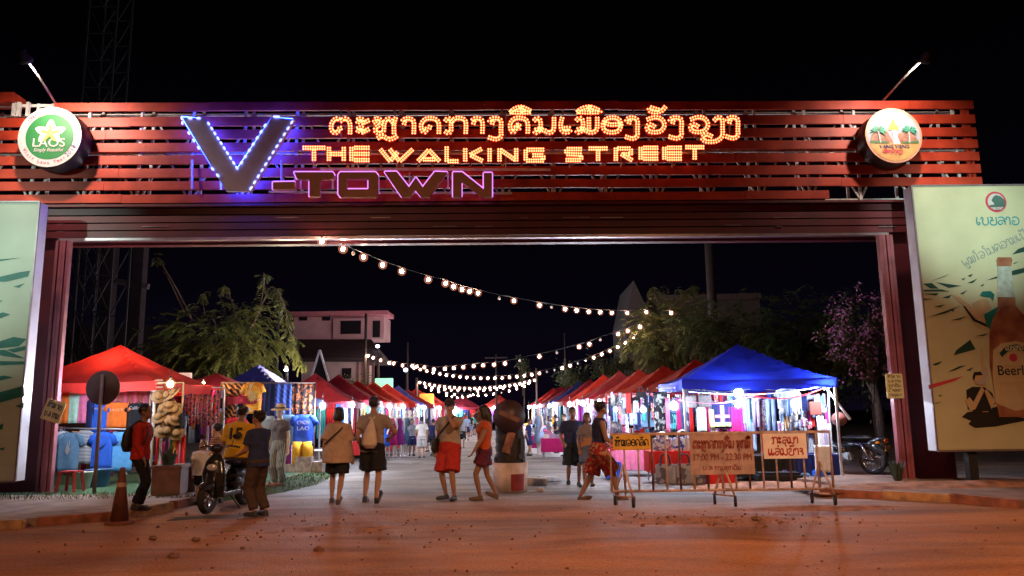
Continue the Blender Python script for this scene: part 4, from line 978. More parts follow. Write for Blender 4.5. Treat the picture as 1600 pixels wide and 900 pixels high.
        if hs == 'bun': mb.ell(hd @ Vector((0, -.105, .07)), .045)
        if hs == 'bushy':
            for q in range(16):
                a = q * 2.4; mb.ell(hd @ Vector((.07 * math.cos(a), -.02 + .075 * math.sin(a), .05 + .06 * ((q * 7) % 5) / 4)), .04)
        x = remesh(mb, .013, 2)
        # trim the hair away from the face
        bm = bmesh.new(); bm.from_mesh(x); kill = []
        for v in bm.verts:
            c = inv @ v.co
            if (c.y > .055 and c.z < .072) or (hs in ('short', 'bushy') and c.z < -.01 and c.y > -.045) or (hs == 'short' and c.z < -.055): kill.append(v)
        bmesh.ops.delete(bm, geom=kill, context='VERTS'); bm.to_mesh(x); bm.free()
        x.materials.clear(); x.materials.append(hm); c = bpy.data.objects.new('hair', x); col.objects.link(c); c.parent = root
    if o.get('cap'):
        mb = MB(); mb.ell(hd @ Vector((0, -.012, .058)), (.090, .105, .085), 0, r3, 16, 10); mb.ell(hd @ Vector((0, .115, .062)), (.062, .07, .012), 0, r3, 12, 6); child('cap', mb, o['cap'], .012, 2)
    # shoes
    st = o.get('shoes', M_shoe)
    if st:
        for i in (0, 1):
            mb = MB(); f3 = fm[i].to_3x3()
            mb.ell(fm[i] @ Vector((0, .045, .036)), (.050, .128, .040), 0, f3); mb.ell(fm[i] @ Vector((0, -.055, .052)), (.045, .052, .052), 0, f3); mb.box(fm[i] @ Vector((0, .01, .012)), (.085, .24, .024), 0, f3)
            child('shoe', mb, st, .011, 2)
    return out
def on_back(p, x, z, y=-.175):
    """frame on the figure's back for a print: local y goes into the back"""
    return p['T'] @ Matrix.Translation((x, y, z))
def bag_strap(p, a, b, m, parent, mid=None):
    """strap over the body from a to b (torso frame)"""
    T = p['T']; pts = [T @ Vector(q) for q in ([a] + (mid or []) + [b])]
    mb = MB(); mb.tube(catmull([tuple(q) for q in pts], 6), .016, 6)
    return local_build(mb, 'strap', m, parent)
def local_build(mb, name, m, parent):
    return mb.build(name, m, parent, world=False)
def accessory(name, label, cat, p):
    """a thing carried by a person: an Empty at the person's place with the same turn and size"""
    r = thing(name, label, cat, p['root'].location, p['root'].rotation_euler.z); r.scale = p['root'].scale; return r

def tee_m(n, c): return cloth(n, c, trans=0)
def place(px, py, z=0.0): g = G(px, py, z); return g
def height(px, py_top, pos): return at(px, py_top, pos.y).z - pos.z

# ------------------------------------------------------------------ the people in front
K = .115
def fig(label, px, py, top, face, o, z=0.0, **k):
    g = place(px, py, z); return person(label, g, face, height(px, top, g), o, **k)
# man on the left kerb
pos = place(214, 797, K)
p = person('man in red jacket and dark trousers standing on the left kerb', pos, -82, height(222, 633, pos),
    dict(lean=2, feet=((-.10, -.03, 0, 12, 0), (.10, .10, 0, -8, 0)), hands=((-.20, -.04, .80), (.20, .12, .84)), head=(-10, -4), skin=SK['dark'],
         top=dict(mat=tee_m('jacket_red', (.40, .025, .02)), sleeve=1.9, loose=.035, name='jacket'), bottom=dict(mat=tee_m('denim_black', (.014, .014, .02)), len=1.93, name='trousers')))
r = accessory('backpack', 'dark backpack on the back of the man in the red jacket', 'backpack', p)
mb = MB(); loft(mb, [((0, -.215, .02), .10, .06), ((0, -.225, .12), .14, .09), ((0, -.22, .30), .135, .085), ((0, -.20, .42), .10, .055)], p['T']); mb2 = remesh(mb, .016, 4)
mb2.materials.append(M_black); b_ = bpy.data.objects.new('pack', mb2); col.objects.link(b_); b_.parent = r
for sx_ in (-1, 1): bag_strap(p, (sx_ * .10, -.17, .42), (sx_ * .13, -.15, .08), M_black, r, [(sx_ * .11, -.03, .535), (sx_ * .12, .12, .40), (sx_ * .15, .06, .15)])
# child
p = fig('small child in white T-shirt and dark shorts seen from behind', 313, 788, 688, 12, dict(lean=0, wide=1.12, feet=((-.09, .02, 0, 6, 0), (.09, -.02, 0, -6, 0)), hands=((-.24, .02, .74), (.23, .06, .76)), hair='bob', hair_mat=M_blond, skin=SK['fair'],
    top=dict(mat=tee_m('tee_white', (.70, .68, .68)), loose=.035, hem=-.14, flare=.02), bottom=dict(mat=tee_m('short_black', (.02, .02, .025)), len=.8)))
# woman in stripes behind the scooter
g = place(337, 786)
p = person('woman in striped top with her hair up looking left behind the scooter', g, 75, height(335, 662, g), dict(fem=True, lean=4, hands=((-.20, .22, .98), (.20, .16, .9)), hair='bun', skin=SK['fair'],
    top=dict(mat=stripe_mat('top_stripes', (.65, .30, .12), (.06, .05, .10), 9, 'Z'), sleeve=.5), bottom=dict(mat=tee_m('denim_blue', (.04, .05, .12)), len=1.9, name='trousers')))
# woman in beige oversized shirt walking away
p = fig('woman in baggy beige shirt and black shorts walking away up the street', 526, 786, 637, 4, dict(fem=True, wide=1.1, lean=2, feet=((-.10, .10, 0, 3, 0), (.06, -.12, .03, -4, -22)), hands=((-.25, .0, .84), (.25, .05, .82)), hair='bob', skin=SK['tan'], shoes=M_sandal,
    top=dict(mat=tee_m('shirt_beige', (.46, .33, .26)), loose=.045, hem=-.20, flare=.055, sleeve=.85), bottom=dict(mat=tee_m('short_black', (.02, .02, .025)), len=.8, loose=.03)))
r = accessory('bag_strap', 'thin dark bag strap across the beige shirted woman\'s back', 'strap', p)
bag_strap(p, (.12, -.06, .50), (-.21, -.14, .14), M_black, r, [(.07, -.165, .40), (-.08, -.205, .26)])
# man with drawstring bag
p = fig('tall man in grey T-shirt and black shorts walking away beside the beige shirted woman', 581, 784, 620, -3, dict(wide=1.06, lean=3, feet=((-.12, .06, 0, 4, 0), (.15, -.16, .06, -10, -38)), hands=((-.22, .08, .86), (.24, .26, 1.04)), poles=((-.5, -1, -.2), (1, -.6, -.3)), head=(0, -4), skin=SK['tan'],
    top=dict(mat=tee_m('tee_greybrown', (.30, .25, .23)), loose=.03, hem=-.12, sleeve=.6), bottom=dict(mat=tee_m('short_black', (.02, .02, .025)), len=.86, loose=.035)))
r = accessory('drawstring_bag', 'pale drawstring bag on the back of the man in grey T-shirt', 'bag', p)
mb = MB(); loft(mb, [((.0, -.20, -.06), .07, .03), ((.0, -.225, .0), .125, .065), ((.0, -.225, .16), .115, .06), ((.01, -.19, .33), .06, .035), ((.01, -.165, .42), .025, .02)], p['T']); mb2 = remesh(mb, .013, 3)
mb2.materials.append(tee_m('bag_cream', (.60, .50, .42))); b_ = bpy.data.objects.new('sack', mb2); col.objects.link(b_); b_.parent = r
for sx_ in (-1, 1): bag_strap(p, (.01, -.165, .41), (sx_ * .13, -.02, .535), tee_m('bag_cream', (.60, .50, .42)), r)
# man in khaki with crossbody bag
p = fig('man in khaki T-shirt, red shorts and cap with a hand raised to his chin', 703, 781, 625, 158, dict(wide=1.08, lean=-1, feet=((-.12, .10, 0, 10, 0), (.13, -.02, 0, -28, 0)), hands=((-.06, .16, 1.44), (.24, .06, .86)), poles=((-1, -.1, -1), (.4, -1, -.2)), head=(22, 6), skin=SK['tan'], cap=tee_m('cap_dark', (.035, .03, .03)),
    top=dict(mat=tee_m('tee_khaki', (.33, .27, .22)), loose=.026, hem=-.10, sleeve=.6), bottom=dict(mat=tee_m('short_red', (.42, .035, .03)), len=.95, loose=.035)))
r = accessory('crossbody_bag', 'black crossbody bag hanging on the hip of the khaki shirted man', 'bag', p)
mb = MB(); loft(mb, [((.24, .06, -.12), .05, .10), ((.25, .06, -.05), .065, .14), ((.25, .06, .08), .06, .13), ((.24, .06, .14), .03, .10)], p['T']); mb2 = remesh(mb, .014, 3); mb2.materials.append(M_black); b_ = bpy.data.objects.new('pouch', mb2); col.objects.link(b_); b_.parent = r
bag_strap(p, (-.11, .04, .52), (.23, .12, .10), M_black, r, [(-.06, .14, .42), (.08, .165, .26)])
# woman in orange
p = fig('woman in orange top and maroon shorts with one arm raised to her long black hair', 757, 781, 634, 100, dict(fem=True, lean=-2, wide=1.04, feet=((-.07, .14, 0, 6, 0), (.08, -.16, .03, -8, -25)), hands=((-.28, .24, .88), (.08, .10, 1.60)), poles=((-.4, -1, -.3), (1, .5, .4)), head=(-12, 5), hair='long', skin=SK['dark'], shoes=M_sandal,
    top=dict(mat=tee_m('top_orange', (.44, .08, .02)), loose=.022, hem=-.10, sleeve=.25), bottom=dict(mat=tee_m('short_maroon', (.10, .02, .04)), len=.62, loose=.03)))
# couple walking towards the camera
p = fig('man in dark blue T-shirt and black shorts walking towards the camera', 897, 759, 637, 184, dict(wide=1.1, lean=2, feet=((-.10, .14, 0, 6, 10), (.11, -.12, .03, -6, -20)), hands=((-.25, -.05, .86), (.24, .18, .95)), skin=SK['dark'],
    top=dict(mat=tee_m('tee_navy', (.03, .04, .10)), loose=.035, hem=-.12, sleeve=.7), bottom=dict(mat=tee_m('short_charcoal', (.02, .025, .03)), len=.98, loose=.04)))
p = fig('woman in grey top with orange bib walking beside the dark blue shirted man', 920, 762, 645, 178, dict(fem=True, lean=2, feet=((-.09, -.05, .02, 6, -12), (.09, .10, 0, -6, 0)), hands=((-.20, .10, .88), (.20, .10, .88)), hair='bob', skin=SK['dark'], shoes=M_sandal,
    top=dict(mat=blotch_mat('top_grey_orange', [(.20, .17, .18), (.42, .20, .09)], 3.5, kind='NOISE'), loose=.025, hem=-.12), bottom=dict(mat=tee_m('short_denim', (.10, .13, .20)), len=.8, loose=.03)))
# man in tank top striding right
p = fig('man in navy tank top and red floral shorts striding right behind the barrier', 938, 783, 626, -82, dict(lean=4, feet=((-.09, -.27, .0, 2, -12), (.09, .33, .0, 0, 6)), hands=((-.20, .24, .93), (.20, .30, .95)), head=(14, -2), hair='bushy', skin=SK['dark'], shoes=M_sandal, pelvis=(0, 0, .90),
    top=dict(mat=tee_m('tank_navy', (.022, .024, .06)), loose=.018, hem=-.14, sleeve=0, name='tank_top'), bottom=dict(mat=blotch_mat('short_floral', [(.28, .03, .03), (.30, .04, .03), (.36, .20, .12), (.22, .02, .03)], 26), len=.98, loose=.05)))
# ------------------------------------------------------------------ scooter at the left with its rider and the man beside it
M_tyre = mat('tyre_rubber', (.018, .017, .017), .85, scale=30); M_chrome = mat('chrome', (.55, .55, .57), .25, metal=1.0, scale=9); M_fair = mat('scooter_black_paint', (.015, .015, .018), .25, scale=4, coat=.4)
def wheel_parts(root, c, axis_rot, r, w, spokes=False, name='wheel'):
    wh = MB(); rot = axis_rot
    wh.lathe([(r - .085, -w * .32), (r - .03, -w * .5), (r, -w * .25), (r, w * .25), (r - .03, w * .5), (r - .085, w * .32), (r - .085, -w * .32)], c, 28, 0, rot, cap=False); o = local_build(wh, name, M_tyre, root)
    h = MB()
    if spokes:
        h.tube([c + rot @ Vector(((r - .08) * math.cos(a), (r - .08) * math.sin(a), 0)) for a in [2 * math.pi * i / 28 for i in range(28)]], .016, 6, closed=True)
        for i in range(18):
            a = 2 * math.pi * i / 18; h.tube([c + rot @ Vector((.03 * math.cos(a), .03 * math.sin(a), (-1) ** i * .03)), c + rot @ Vector(((r - .08) * math.cos(a + .25), (r - .08) * math.sin(a + .25), 0))], .004, 4)
        h.lathe([(.035, -.05), (.035, .05)], c, 12, 0, rot)
    else:
        h.lathe([(.05, -.04), (.05, .04)], c, 12, 0, rot)
        for i in range(5):
            a = 2 * math.pi * i / 5; h.bar(c + rot @ Vector((.04 * math.cos(a), .04 * math.sin(a), 0)), c + rot @ Vector(((r - .08) * math.cos(a), (r - .08) * math.sin(a), 0)), .045, .03)
        h.lathe([(r - .09, -.03), (r - .075, -.03), (r - .075, .03), (r - .09, .03), (r - .09, -.03)], c, 24, 0, rot, cap=False)
    local_build(h, 'rim', M_chrome, o); return o
RX = Matrix.Rotation(R(90), 3, 'Y')       # wheel axle along x
def body_remesh(mb, name, m, root, vx=.018):
    x = remesh(mb, vx, 4); x.materials.clear(); x.materials.append(m); c = bpy.data.objects.new(name, x); col.objects.link(c); c.parent = root; return c
def scooter(label, loc, rz):
    """y ahead; front wheel at +.62"""
    root = thing('scooter', label, 'scooter', loc, rz)
    wheel_parts(root, Vector((0, .63, .25)), RX, .25, .11); wheel_parts(root, Vector((0, -.60, .25)), RX, .25, .13)
    mb = MB(); loft(mb, [((0, .38, .22), .12, .10), ((0, .45, .40), .19, .09), ((0, .47, .60), .20, .09), ((0, .44, .80), .15, .08), ((0, .40, .92), .07, .05)]); body_remesh(mb, 'front_fairing', M_fair, root)
    mb = MB(); mb.ell((0, .63, .42), (.075, .26, .09)); mb.bar((-.07, .63, .25), (-.06, .5, .75), .04); mb.bar((.07, .63, .25), (.06, .5, .75), .04); body_remesh(mb, 'front_mudguard', M_fair, root)
    mb = MB(); mb.box((0, .12, .27), (.30, .60, .10)); mb.ell((0, -.42, .55), (.16, .42, .17)); mb.ell((0, -.72, .62), (.11, .25, .10)); mb.ell((0, -.25, .42), (.14, .25, .18)); body_remesh(mb, 'body', M_fair, root)
    mb = MB(); mb.ell((0, -.22, .755), (.135, .26, .065)); mb.ell((0, -.60, .79), (.12, .24, .06)); body_remesh(mb, 'saddle', mat('saddle_vinyl', (.02, .018, .018), .5), root)
    mb = MB(); mb.tube([(-.34, .30, 1.0), (-.2, .37, 1.03), (0, .40, .98), (.2, .37, 1.03), (.34, .30, 1.0)], .015, 8); mb.ell((0, .42, .99), (.11, .08, .07)); local_build(mb, 'handlebar', M_fair, root)
    for s_ in (-1, 1):
        mb = MB(); mb.tube([(s_ * .22, .36, 1.03), (s_ * .27, .36, 1.15)], .007, 6); mb.ell((s_ * .29, .36, 1.18), (.06, .012, .04)); local_build(mb, 'mirror', M_fair, root)
    mb = MB(); mb.ell((0, .535, .70), (.09, .03, .055)); local_build(mb, 'headlight', mat('headlight_glass', (.5, .5, .55), .1, scale=3), root)
    mb = MB(); mb.ell((0, -.96, .62), (.09, .03, .04)); local_build(mb, 'tail_light', mat('tail_light_red', (.35, .02, .02), .2), root)
    mb = MB(); mb.tube([(.14, -.2, .25), (.17, -.55, .28), (.17, -.85, .36)], [.025, .05, .045], 10); local_build(mb, 'exhaust', M_chrome, root)
    mb = MB(); mb.tube([(-.1, .1, .24), (-.24, .02, .02)], .012, 6); local_build(mb, 'side_stand', M_black, root)
    return root
A = place(323, 803); sc_rz = R(173)
sd = Vector((-math.sin(sc_rz), math.cos(sc_rz), 0)); sl = A - sd * .63; sl.z = 0
scooter('black scooter standing at the left kerb under the rider in yellow', sl, sc_rz)
seat = sl - sd * .30
p = person('rider in yellow number 15 shirt sitting sideways on the black scooter', (seat.x, seat.y, 0), -4, 1.72 * (at(362, 652, seat.y).z / 1.46), dict(pelvis=(0, -.02, .86), lean=10, wide=1.1, feet=((-.13, .34, .16, 8, 0), (.14, .30, .14, -8, 0)), hands=((-.22, .30, .92), (.24, .28, .94)), head=(4, 10), hair='bushy', skin=SK['dark'],
    top=dict(mat=tee_m('jersey_yellow', (.62, .36, .03)), loose=.035, hem=-.08, sleeve=.8), bottom=dict(mat=tee_m('trouser_olive', (.06, .045, .03)), len=1.3, name='trousers')))
mb = MB(); font_text('15', p['T'] @ Matrix.Translation((0, -.172, .22)), .27, mb, depth=.02, width=.2); local_build(mb, 'number', M_black, p['top'])
# keep print on the shirt
p = fig('man in navy T-shirt standing at the scooter with his back half turned', 401, 806, 643, 62, dict(wide=1.05, lean=3, feet=((-.09, .02, 0, 8, 0), (.09, -.06, 0, -8, 0)), hands=((-.12, .34, 1.0), (.16, .30, .78)), head=(10, -8), hair='bushy', skin=SK['tan'],
    top=dict(mat=tee_m('tee_navy', (.03, .04, .10)), loose=.03, hem=-.12, sleeve=.65), bottom=dict(mat=tee_m('trouser_brown', (.07, .045, .035)), len=1.92, loose=.028, name='trousers')))

# ------------------------------------------------------------------ motorbike parked at the right
def motorbike(label, loc, rz):
    root = thing('motorbike', label, 'motorbike', loc, rz)
    wheel_parts(root, Vector((0, .62, .30)), RX, .30, .08, True); wheel_parts(root, Vector((0, -.60, .30)), RX, .30, .10, True)
    mb = MB(); mb.ell((0, .22, .55), (.09, .32, .09), 0, Matrix.Rotation(R(25), 3, 'X')); mb.ell((0, -.30, .60), (.11, .42, .10)); mb.ell((0, -.72, .70), (.09, .22, .07), 0, Matrix.Rotation(R(-15), 3, 'X')); mb.ell((0, .42, .72), (.10, .10, .24), 0, Matrix.Rotation(R(-18), 3, 'X')); body_remesh(mb, 'body', M_fair, root)
    mb = MB(); loft(mb, [((.0, .30, .28), .17, .06), ((0, .36, .5), .19, .06), ((0, .42, .72), .14, .06)]); body_remesh(mb, 'leg_shield', mat('leg_shield_grey', (.50, .53, .62), .35, scale=4), root)
    mb = MB(); mb.ell((0, -.30, .755), (.125, .36, .06)); body_remesh(mb, 'saddle', mat('saddle_vinyl', (.02, .018, .018), .5), root)
    mb = MB(); mb.box((0, .0, .34), (.20, .32, .20), 0, None, .05); mb.tube([(0, .15, .36), (.0, .28, .36)], .08, 10); local_build(mb, 'engine', mat('engine_alloy', (.40, .42, .46), .4, metal=.8), root)
    for s_ in (-1, 1):
        mb = MB(); mb.tube([(s_ * .07, .62, .30), (s_ * .07, .44, .88)], .022, 8); local_build(mb, 'fork', M_chrome, root)
        mb = MB(); mb.tube([(s_ * .11, -.58, .32), (s_ * .12, -.42, .66)], .028, 8); local_build(mb, 'shock_absorber', M_chrome, root)
        mb = MB(); mb.ell((s_ * .16, -.82, .66), (.035, .05, .03)); local_build(mb, 'indicator', mat('indicator_amber', (.80, .22, .02), .25), root)
        mb = MB(); mb.tube([(s_ * .2, .40, 1.02), (s_ * .26, .38, 1.14)], .007, 6); mb.ell((s_ * .28, .38, 1.17), (.055, .012, .04)); local_build(mb, 'mirror', M_black, root)
    mb = MB(); mb.tube([(-.34, .30, .99), (-.18, .40, 1.02), (0, .43, .98), (.18, .40, 1.02), (.34, .30, .99)], .015, 8); mb.ell((0, .46, .98), (.10, .09, .08)); local_build(mb, 'handlebar', M_fair, root)
    mb = MB(); mb.tube([(.13, .0, .26), (.15, -.4, .30), (.16, -.85, .42)], [.022, .045, .04], 10); local_build(mb, 'exhaust', M_chrome, root)
    mb = MB(); mb.ell((0, -.93, .70), (.10, .03, .045)); local_build(mb, 'tail_light', mat('tail_light_orange', (.75, .14, .02), .25), root)
    mb = MB(); mb.ell((0, -.74, .52), (.07, .24, .10), 0, Matrix.Rotation(R(35), 3, 'X')); body_remesh(mb, 'rear_mudguard', M_fair, root)
    mb = MB(); mb.box((0, -.93, .55), (.17, .008, .12), 0, Matrix.Rotation(R(15), 3, 'X')); local_build(mb, 'plate', mat('plate_yellow', (.6, .42, .08), .5), root)
    return root
B = at(1367, 757, 16.6); mrz = R(38); md = Vector((-math.sin(mrz), math.cos(mrz), 0)); ml = Vector((B.x, B.y, K)) + md * .60
motorbike('spoke wheeled motorbike parked by the right gate post', ml, mrz)

# ================================================================== market stalls
M_pole = mat('stall_pole', (.42, .40, .42), .5, metal=.3, scale=6); M_pole_d = mat('stall_pole_dark', (.10, .06, .05), .6)
M_wood = mat('rough_wood', (.30, .19, .11), .85, scale=14, var=.35, bump=.3)
CAN = {'red': mat('canopy_red', (.62, .03, .025), .75, scale=1.6, var=.3, bump=.25, trans=.5), 'blue': mat('canopy_blue', (.012, .03, .55), .75, scale=1.6, var=.3, bump=.25, trans=.22), 'wine': mat('canopy_wine', (.42, .025, .05), .75, scale=1.6, var=.3, bump=.25, trans=.5),
       'scarlet': mat('canopy_scarlet', (.72, .05, .03), .75, scale=1.6, var=.3, bump=.25, trans=.5), 'navy': mat('canopy_navy', (.05, .06, .30), .75, scale=1.6, var=.3, bump=.25, trans=.4)}
def canopy(label, c, rz, half, eave, peak, colour, group, frame_px=True):
    root = thing('market_canopy', label, 'canopy', (c[0], c[1], K), rz, group)
    from mathutils import noise as NZ
    sd = (zlib.crc32(label.encode()) % 997) / 7.0; wr = .07
    hx, hy = half if isinstance(half, tuple) else (half, half); e = eave - K; pk = peak - K
    mb = MB(); n = 22; vs = []; fs = []
    for j in range(n + 1):
        for i in range(n + 1):
            u, v = i / n * 2 - 1, j / n * 2 - 1; m = max(abs(u), abs(v)); lo = min(abs(u), abs(v)) / max(m, 1e-6)
            z = e + wr * (NZ.noise(Vector((u * 2.6 + sd, v * 2.6, sd))) + .6 * NZ.noise(Vector((u * 7 + sd, v * 7, 1.7 * sd)))) * m * (1 - m) * 3 + (pk - e) * (1 - m) ** 1.22 - .07 * (1 - lo) * m * (1 - m) * 2.2 - .035 * (1 - lo ** 2) * m
            vs.append((u * hx, v * hy, z))
    for j in range(n):
        for i in range(n): a = j * (n + 1) + i; fs.append((a, a + 1, a + n + 2, a + n + 1))
    mb.add(vs, fs, 0, False); local_build(mb, 'roof', CAN[colour], root)
    mb = MB(); vs = []; fs = []; ed = []
    for s in range(4):
        for i in range(12):
            t = i / 12 * 2 - 1; ed.append(((t, -1), (1, t), (-t, 1), (-1, -t))[s])
    for (u, v) in ed:
        lo = min(abs(u), abs(v)); z = e - .035 * (1 - lo ** 2) - .004
        vs += [(u * hx * 1.002, v * hy * 1.002, z), (u * hx * 1.006, v * hy * 1.006, z - .20 - .015 * math.cos(lo * 14))]
    N = len(ed)
    for i in range(N): j = (i + 1) % N; fs.append((2 * i, 2 * i + 1, 2 * j + 1, 2 * j))
    mb.add(vs, fs); local_build(mb, 'valance', CAN[colour], root)
    for a in (-1, 1):
        for b in (-1, 1):
            x, y = a * (hx - .04), b * (hy - .04); mb = MB(); mb.box((x, y, e / 2 - .05), (.045, .045, e - .1)); o = local_build(mb, 'pole', M_pole, root)
            mb = MB(); mb.box((x, y, .006), (.12, .12, .012)); local_build(mb, 'foot', M_pole, o)
    mb = MB()
    for a, b in (((-1, -1), (1, -1)), ((1, -1), (1, 1)), ((1, 1), (-1, 1)), ((-1, 1), (-1, -1))):
        p0 = Vector((a[0] * (hx - .04), a[1] * (hy - .04), e - .22)); p1 = Vector((b[0] * (hx - .04), b[1] * (hy - .04), e - .22)); up = Vector((0, 0, .17)); md = (p0 + p1) / 2
        mb.bar(p0, md + up, .022); mb.bar(p0 + up, md, .022); mb.bar(md + up, p1, .022); mb.bar(md, p1 + up, .022)
    local_build(mb, 'truss_frame', M_pole, root)
    return root
# ---- lamps: a bulb on a cable under the canopies
LAMP_GAIN = 4.5
M_lampw = mat('stall_bulb_cool', (1, 1, 1), emis=(.80, .90, 1.0), es=60, sampling=False); M_lampy = mat('stall_bulb_warm', (1, 1, 1), emis=(1.0, .74, .42), es=60, sampling=False)
def halo_mat(name, c, s_):  # see-through emissive shell that imitates the halo of glare around a bulb
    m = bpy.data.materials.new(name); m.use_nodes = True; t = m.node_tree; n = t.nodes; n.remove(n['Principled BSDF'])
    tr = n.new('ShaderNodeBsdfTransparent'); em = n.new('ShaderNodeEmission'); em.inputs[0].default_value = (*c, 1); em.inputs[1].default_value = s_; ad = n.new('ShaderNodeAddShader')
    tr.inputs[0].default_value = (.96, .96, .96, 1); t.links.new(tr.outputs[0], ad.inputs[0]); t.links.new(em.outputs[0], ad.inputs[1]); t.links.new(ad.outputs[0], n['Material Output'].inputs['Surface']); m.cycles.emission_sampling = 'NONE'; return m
M_halo_c = halo_mat('lamp_halo_cool', (.30, .50, 1.0), .20); M_halo_w = halo_mat('lamp_halo_warm', (1.0, .45, .12), .20); M_halo_s = halo_mat('string_bulb_halo', (1.0, .34, .19), .21)  # glow colours of the added halo shells, not glass
def lamp(label, pos, e, warm=False, r=.06, group='lit bulbs hanging in the stalls', cable=.3):
    root = thing('hanging_bulb', label, 'lamp', pos, 0, group)
    MB().ell((0, 0, 0), (r * .72, r * .72, r * .8), 0, None, 12, 8).build('bulb', M_lampy if warm else M_lampw, root, world=False); MB().ell((0, 0, 0), (r * 1.2, r * 1.2, r * 1.25), 0, None, 20, 14).build('glow_shell', M_halo_w if warm else M_halo_c, root, world=False)  # outer shell is added glow around the bulb
    mb = MB(); mb.tube([(0, 0, r * 1.1), (0, 0, r * 1.1 + .06)], .022, 8); mb.tube([(0, 0, r + .06), (0, 0, cable + r)], .006, 5); mb.build('socket', M_black, root, world=False)
    l = light('stall_bulb_light', 'POINT', (0, 0, 0), e * LAMP_GAIN, (1.0, .70, .40) if warm else (.74, .84, 1.0), r * 1.3); l.parent = root; return root
# ---- goods
def tee(label, pos, w, h, m, rz=0.0, group=None, name='t_shirt', sleeve=True, prt=None, hanger=True):
    """pos: middle of the neck; shirt hangs below, front towards -y"""
    root = thing(name, label, 'shirt', pos, rz, group); mb = MB(); random.seed(zlib.crc32(label.encode()) % 9973)
    ph = random.uniform(0, 6); rings = []
    for i in range(9):
        t = i / 8; z = -h * (1 - t)
        wx = w * (.40 + .02 * (1 - t) + .05 * max(0, t - .8) * 2) if t < .9 else w * .40 * (1 - (t - .9) * 3.0)
        rings.append((z, wx, .026 * (1 - .35 * t)))
    seg = 28; vs = []; fs = []
    for z, wx, d in rings:
        for k in range(seg):
            a = 2 * math.pi * k / seg; f = 1 + .5 * math.sin(5 * a + ph + z * 4) * min(1, -z / h + .15)
            vs.append((wx * math.copysign(abs(math.cos(a)) ** .75, math.cos(a)), d * math.sin(a) * f, z))
    for i in range(8):
        for k in range(seg): k2 = (k + 1) % seg; fs.append((i * seg + k, i * seg + k2, (i + 1) * seg + k2, (i + 1) * seg + k))
    fs += [tuple(reversed(range(seg))), tuple(8 * seg + k for k in range(seg))]; mb.add(vs, fs, 0, True)
    if sleeve:
        for s in (-1, 1):
            o_ = len(mb.v); mb.tube([(s * w * .22, 0, -.06 * h), (s * w * .40, 0, -.13 * h), (s * w * .52, 0, -.33 * h)], [w * .08, w * .12, w * .125], 10)
            for q in range(o_, len(mb.v)): x_, y_, z_ = mb.v[q]; mb.v[q] = (x_, y_ * .34, z_)
    o = mb.build('cloth', m, root, world=False)
    if hanger:
        mb = MB(); mb.tube([(-w * .3, 0, -.03), (0, 0, .03), (w * .3, 0, -.03)], .008, 5); mb.tube([(0, 0, .03), (0, 0, .08), (.02, 0, .11)], .004, 5); mb.build('hanger', M_black, root, world=False)
    if prt:
        mb = MB(); prt(mb, w, h); mb.build('print', prt.m, root, world=False)
    return root
def print_text(lines, m, size=.085, z=.42, width=None):
    def f(mb, w, h):
        for i, t in enumerate(lines): font_text(t, Matrix.Translation((0, -.044, -h * z - i * size * 1.1)), size, mb, depth=.003, width=width)
    f.m = m; return f
def print_poly(polys, m, y=-.044):
    def f(mb, w, h):
        for p in polys: mb.prism([(a * w, -h + b * h) for a, b in p], .006, Matrix.Translation((0, y, 0)))
    f.m = m; return f
def sheet(label, pos, w, h, m, rz=0.0, group=None, name='hanging_cloth', cat='cloth', amp=.035, n=None, taper=1.0, drape=0.0):
    """hanging cloth with folds; pos: middle of its top edge"""
    mb = MB(); nx, nz = 20, 8; vs = []; fs = []; rnd = random.Random(zlib.crc32(label.encode()) % 7919); k = n or rnd.uniform(2.5, 4.5); ph = rnd.uniform(0, 6); th = .008
    for side in (0, 1):
        for j in range(nz + 1):
            for i in range(nx + 1):
                u = i / nx - .5; t = j / nz; y = amp * (.35 + .65 * t) * math.sin(u * k * 6.28 + ph + .5 * math.sin(t * 3)) + (th if side else 0)
                vs.append((u * w * (1 + (taper - 1) * t), y, -h * t + drape * .04 * math.sin(u * 9 + ph) * t))
    o = (nx + 1) * (nz + 1)
    for j in range(nz):
        for i in range(nx):
            a = j * (nx + 1) + i; fs += [(a, a + nx + 1, a + nx + 2, a + 1), (o + a, o + a + 1, o + a + nx + 2, o + a + nx + 1)]
    bd = [i for i in range(nx)] + [j * (nx + 1) + nx for j in range(nz)] + [nz * (nx + 1) + i for i in range(nx, 0, -1)] + [j * (nx + 1) for j in range(nz, 0, -1)]
    for a, b in zip(bd, bd[1:] + bd[:1]): fs.append((a, b, b + o, a + o))
    mb.add(vs, fs, 0, True); ob = mb.build(name, m); ob.location = pos; ob.rotation_euler.z = rz; return tag(ob, label, cat, group)
def trousers(label, pos, w, h, m, rz=0.0, group=None, name='trousers', cat='trousers'):
    mb = MB(); 
    for s in (-1, 1): mb.tube([(s * w * .22, 0, 0), (s * w * .25, 0, -h * .3), (s * w * .27, 0, -h)], [w * .24, w * .25, w * .2], 10)
    mb.box((0, 0, -.03), (w * .92, .07, .06)); ob = mb.build(name, m); ob.location = pos; ob.rotation_euler.z = rz; return tag(ob, label, cat, group)
def handbag(label, pos, w, h, m, rz=0.0, group=None, hm=None, d=.12, name='handbag'):
    """pos: middle of its base"""
    root = thing(name, label, 'bag', pos, rz, group)
    MB().box((0, 0, h / 2), (w, d, h), 0, None, min(.02, d * .3)).build('pouch', m, root, world=False)
    for y in (-1, 1):
        mb = MB(); mb.tube(catmull([(-w * .25, y * d * .4, h * .9), (-w * .2, y * d * .4, h * 1.35), (0, y * d * .4, h * 1.5), (w * .2, y * d * .4, h * 1.35), (w * .25, y * d * .4, h * .9)], 5), .011, 6); mb.build('handle', hm or M_black, root, world=False)
    return root
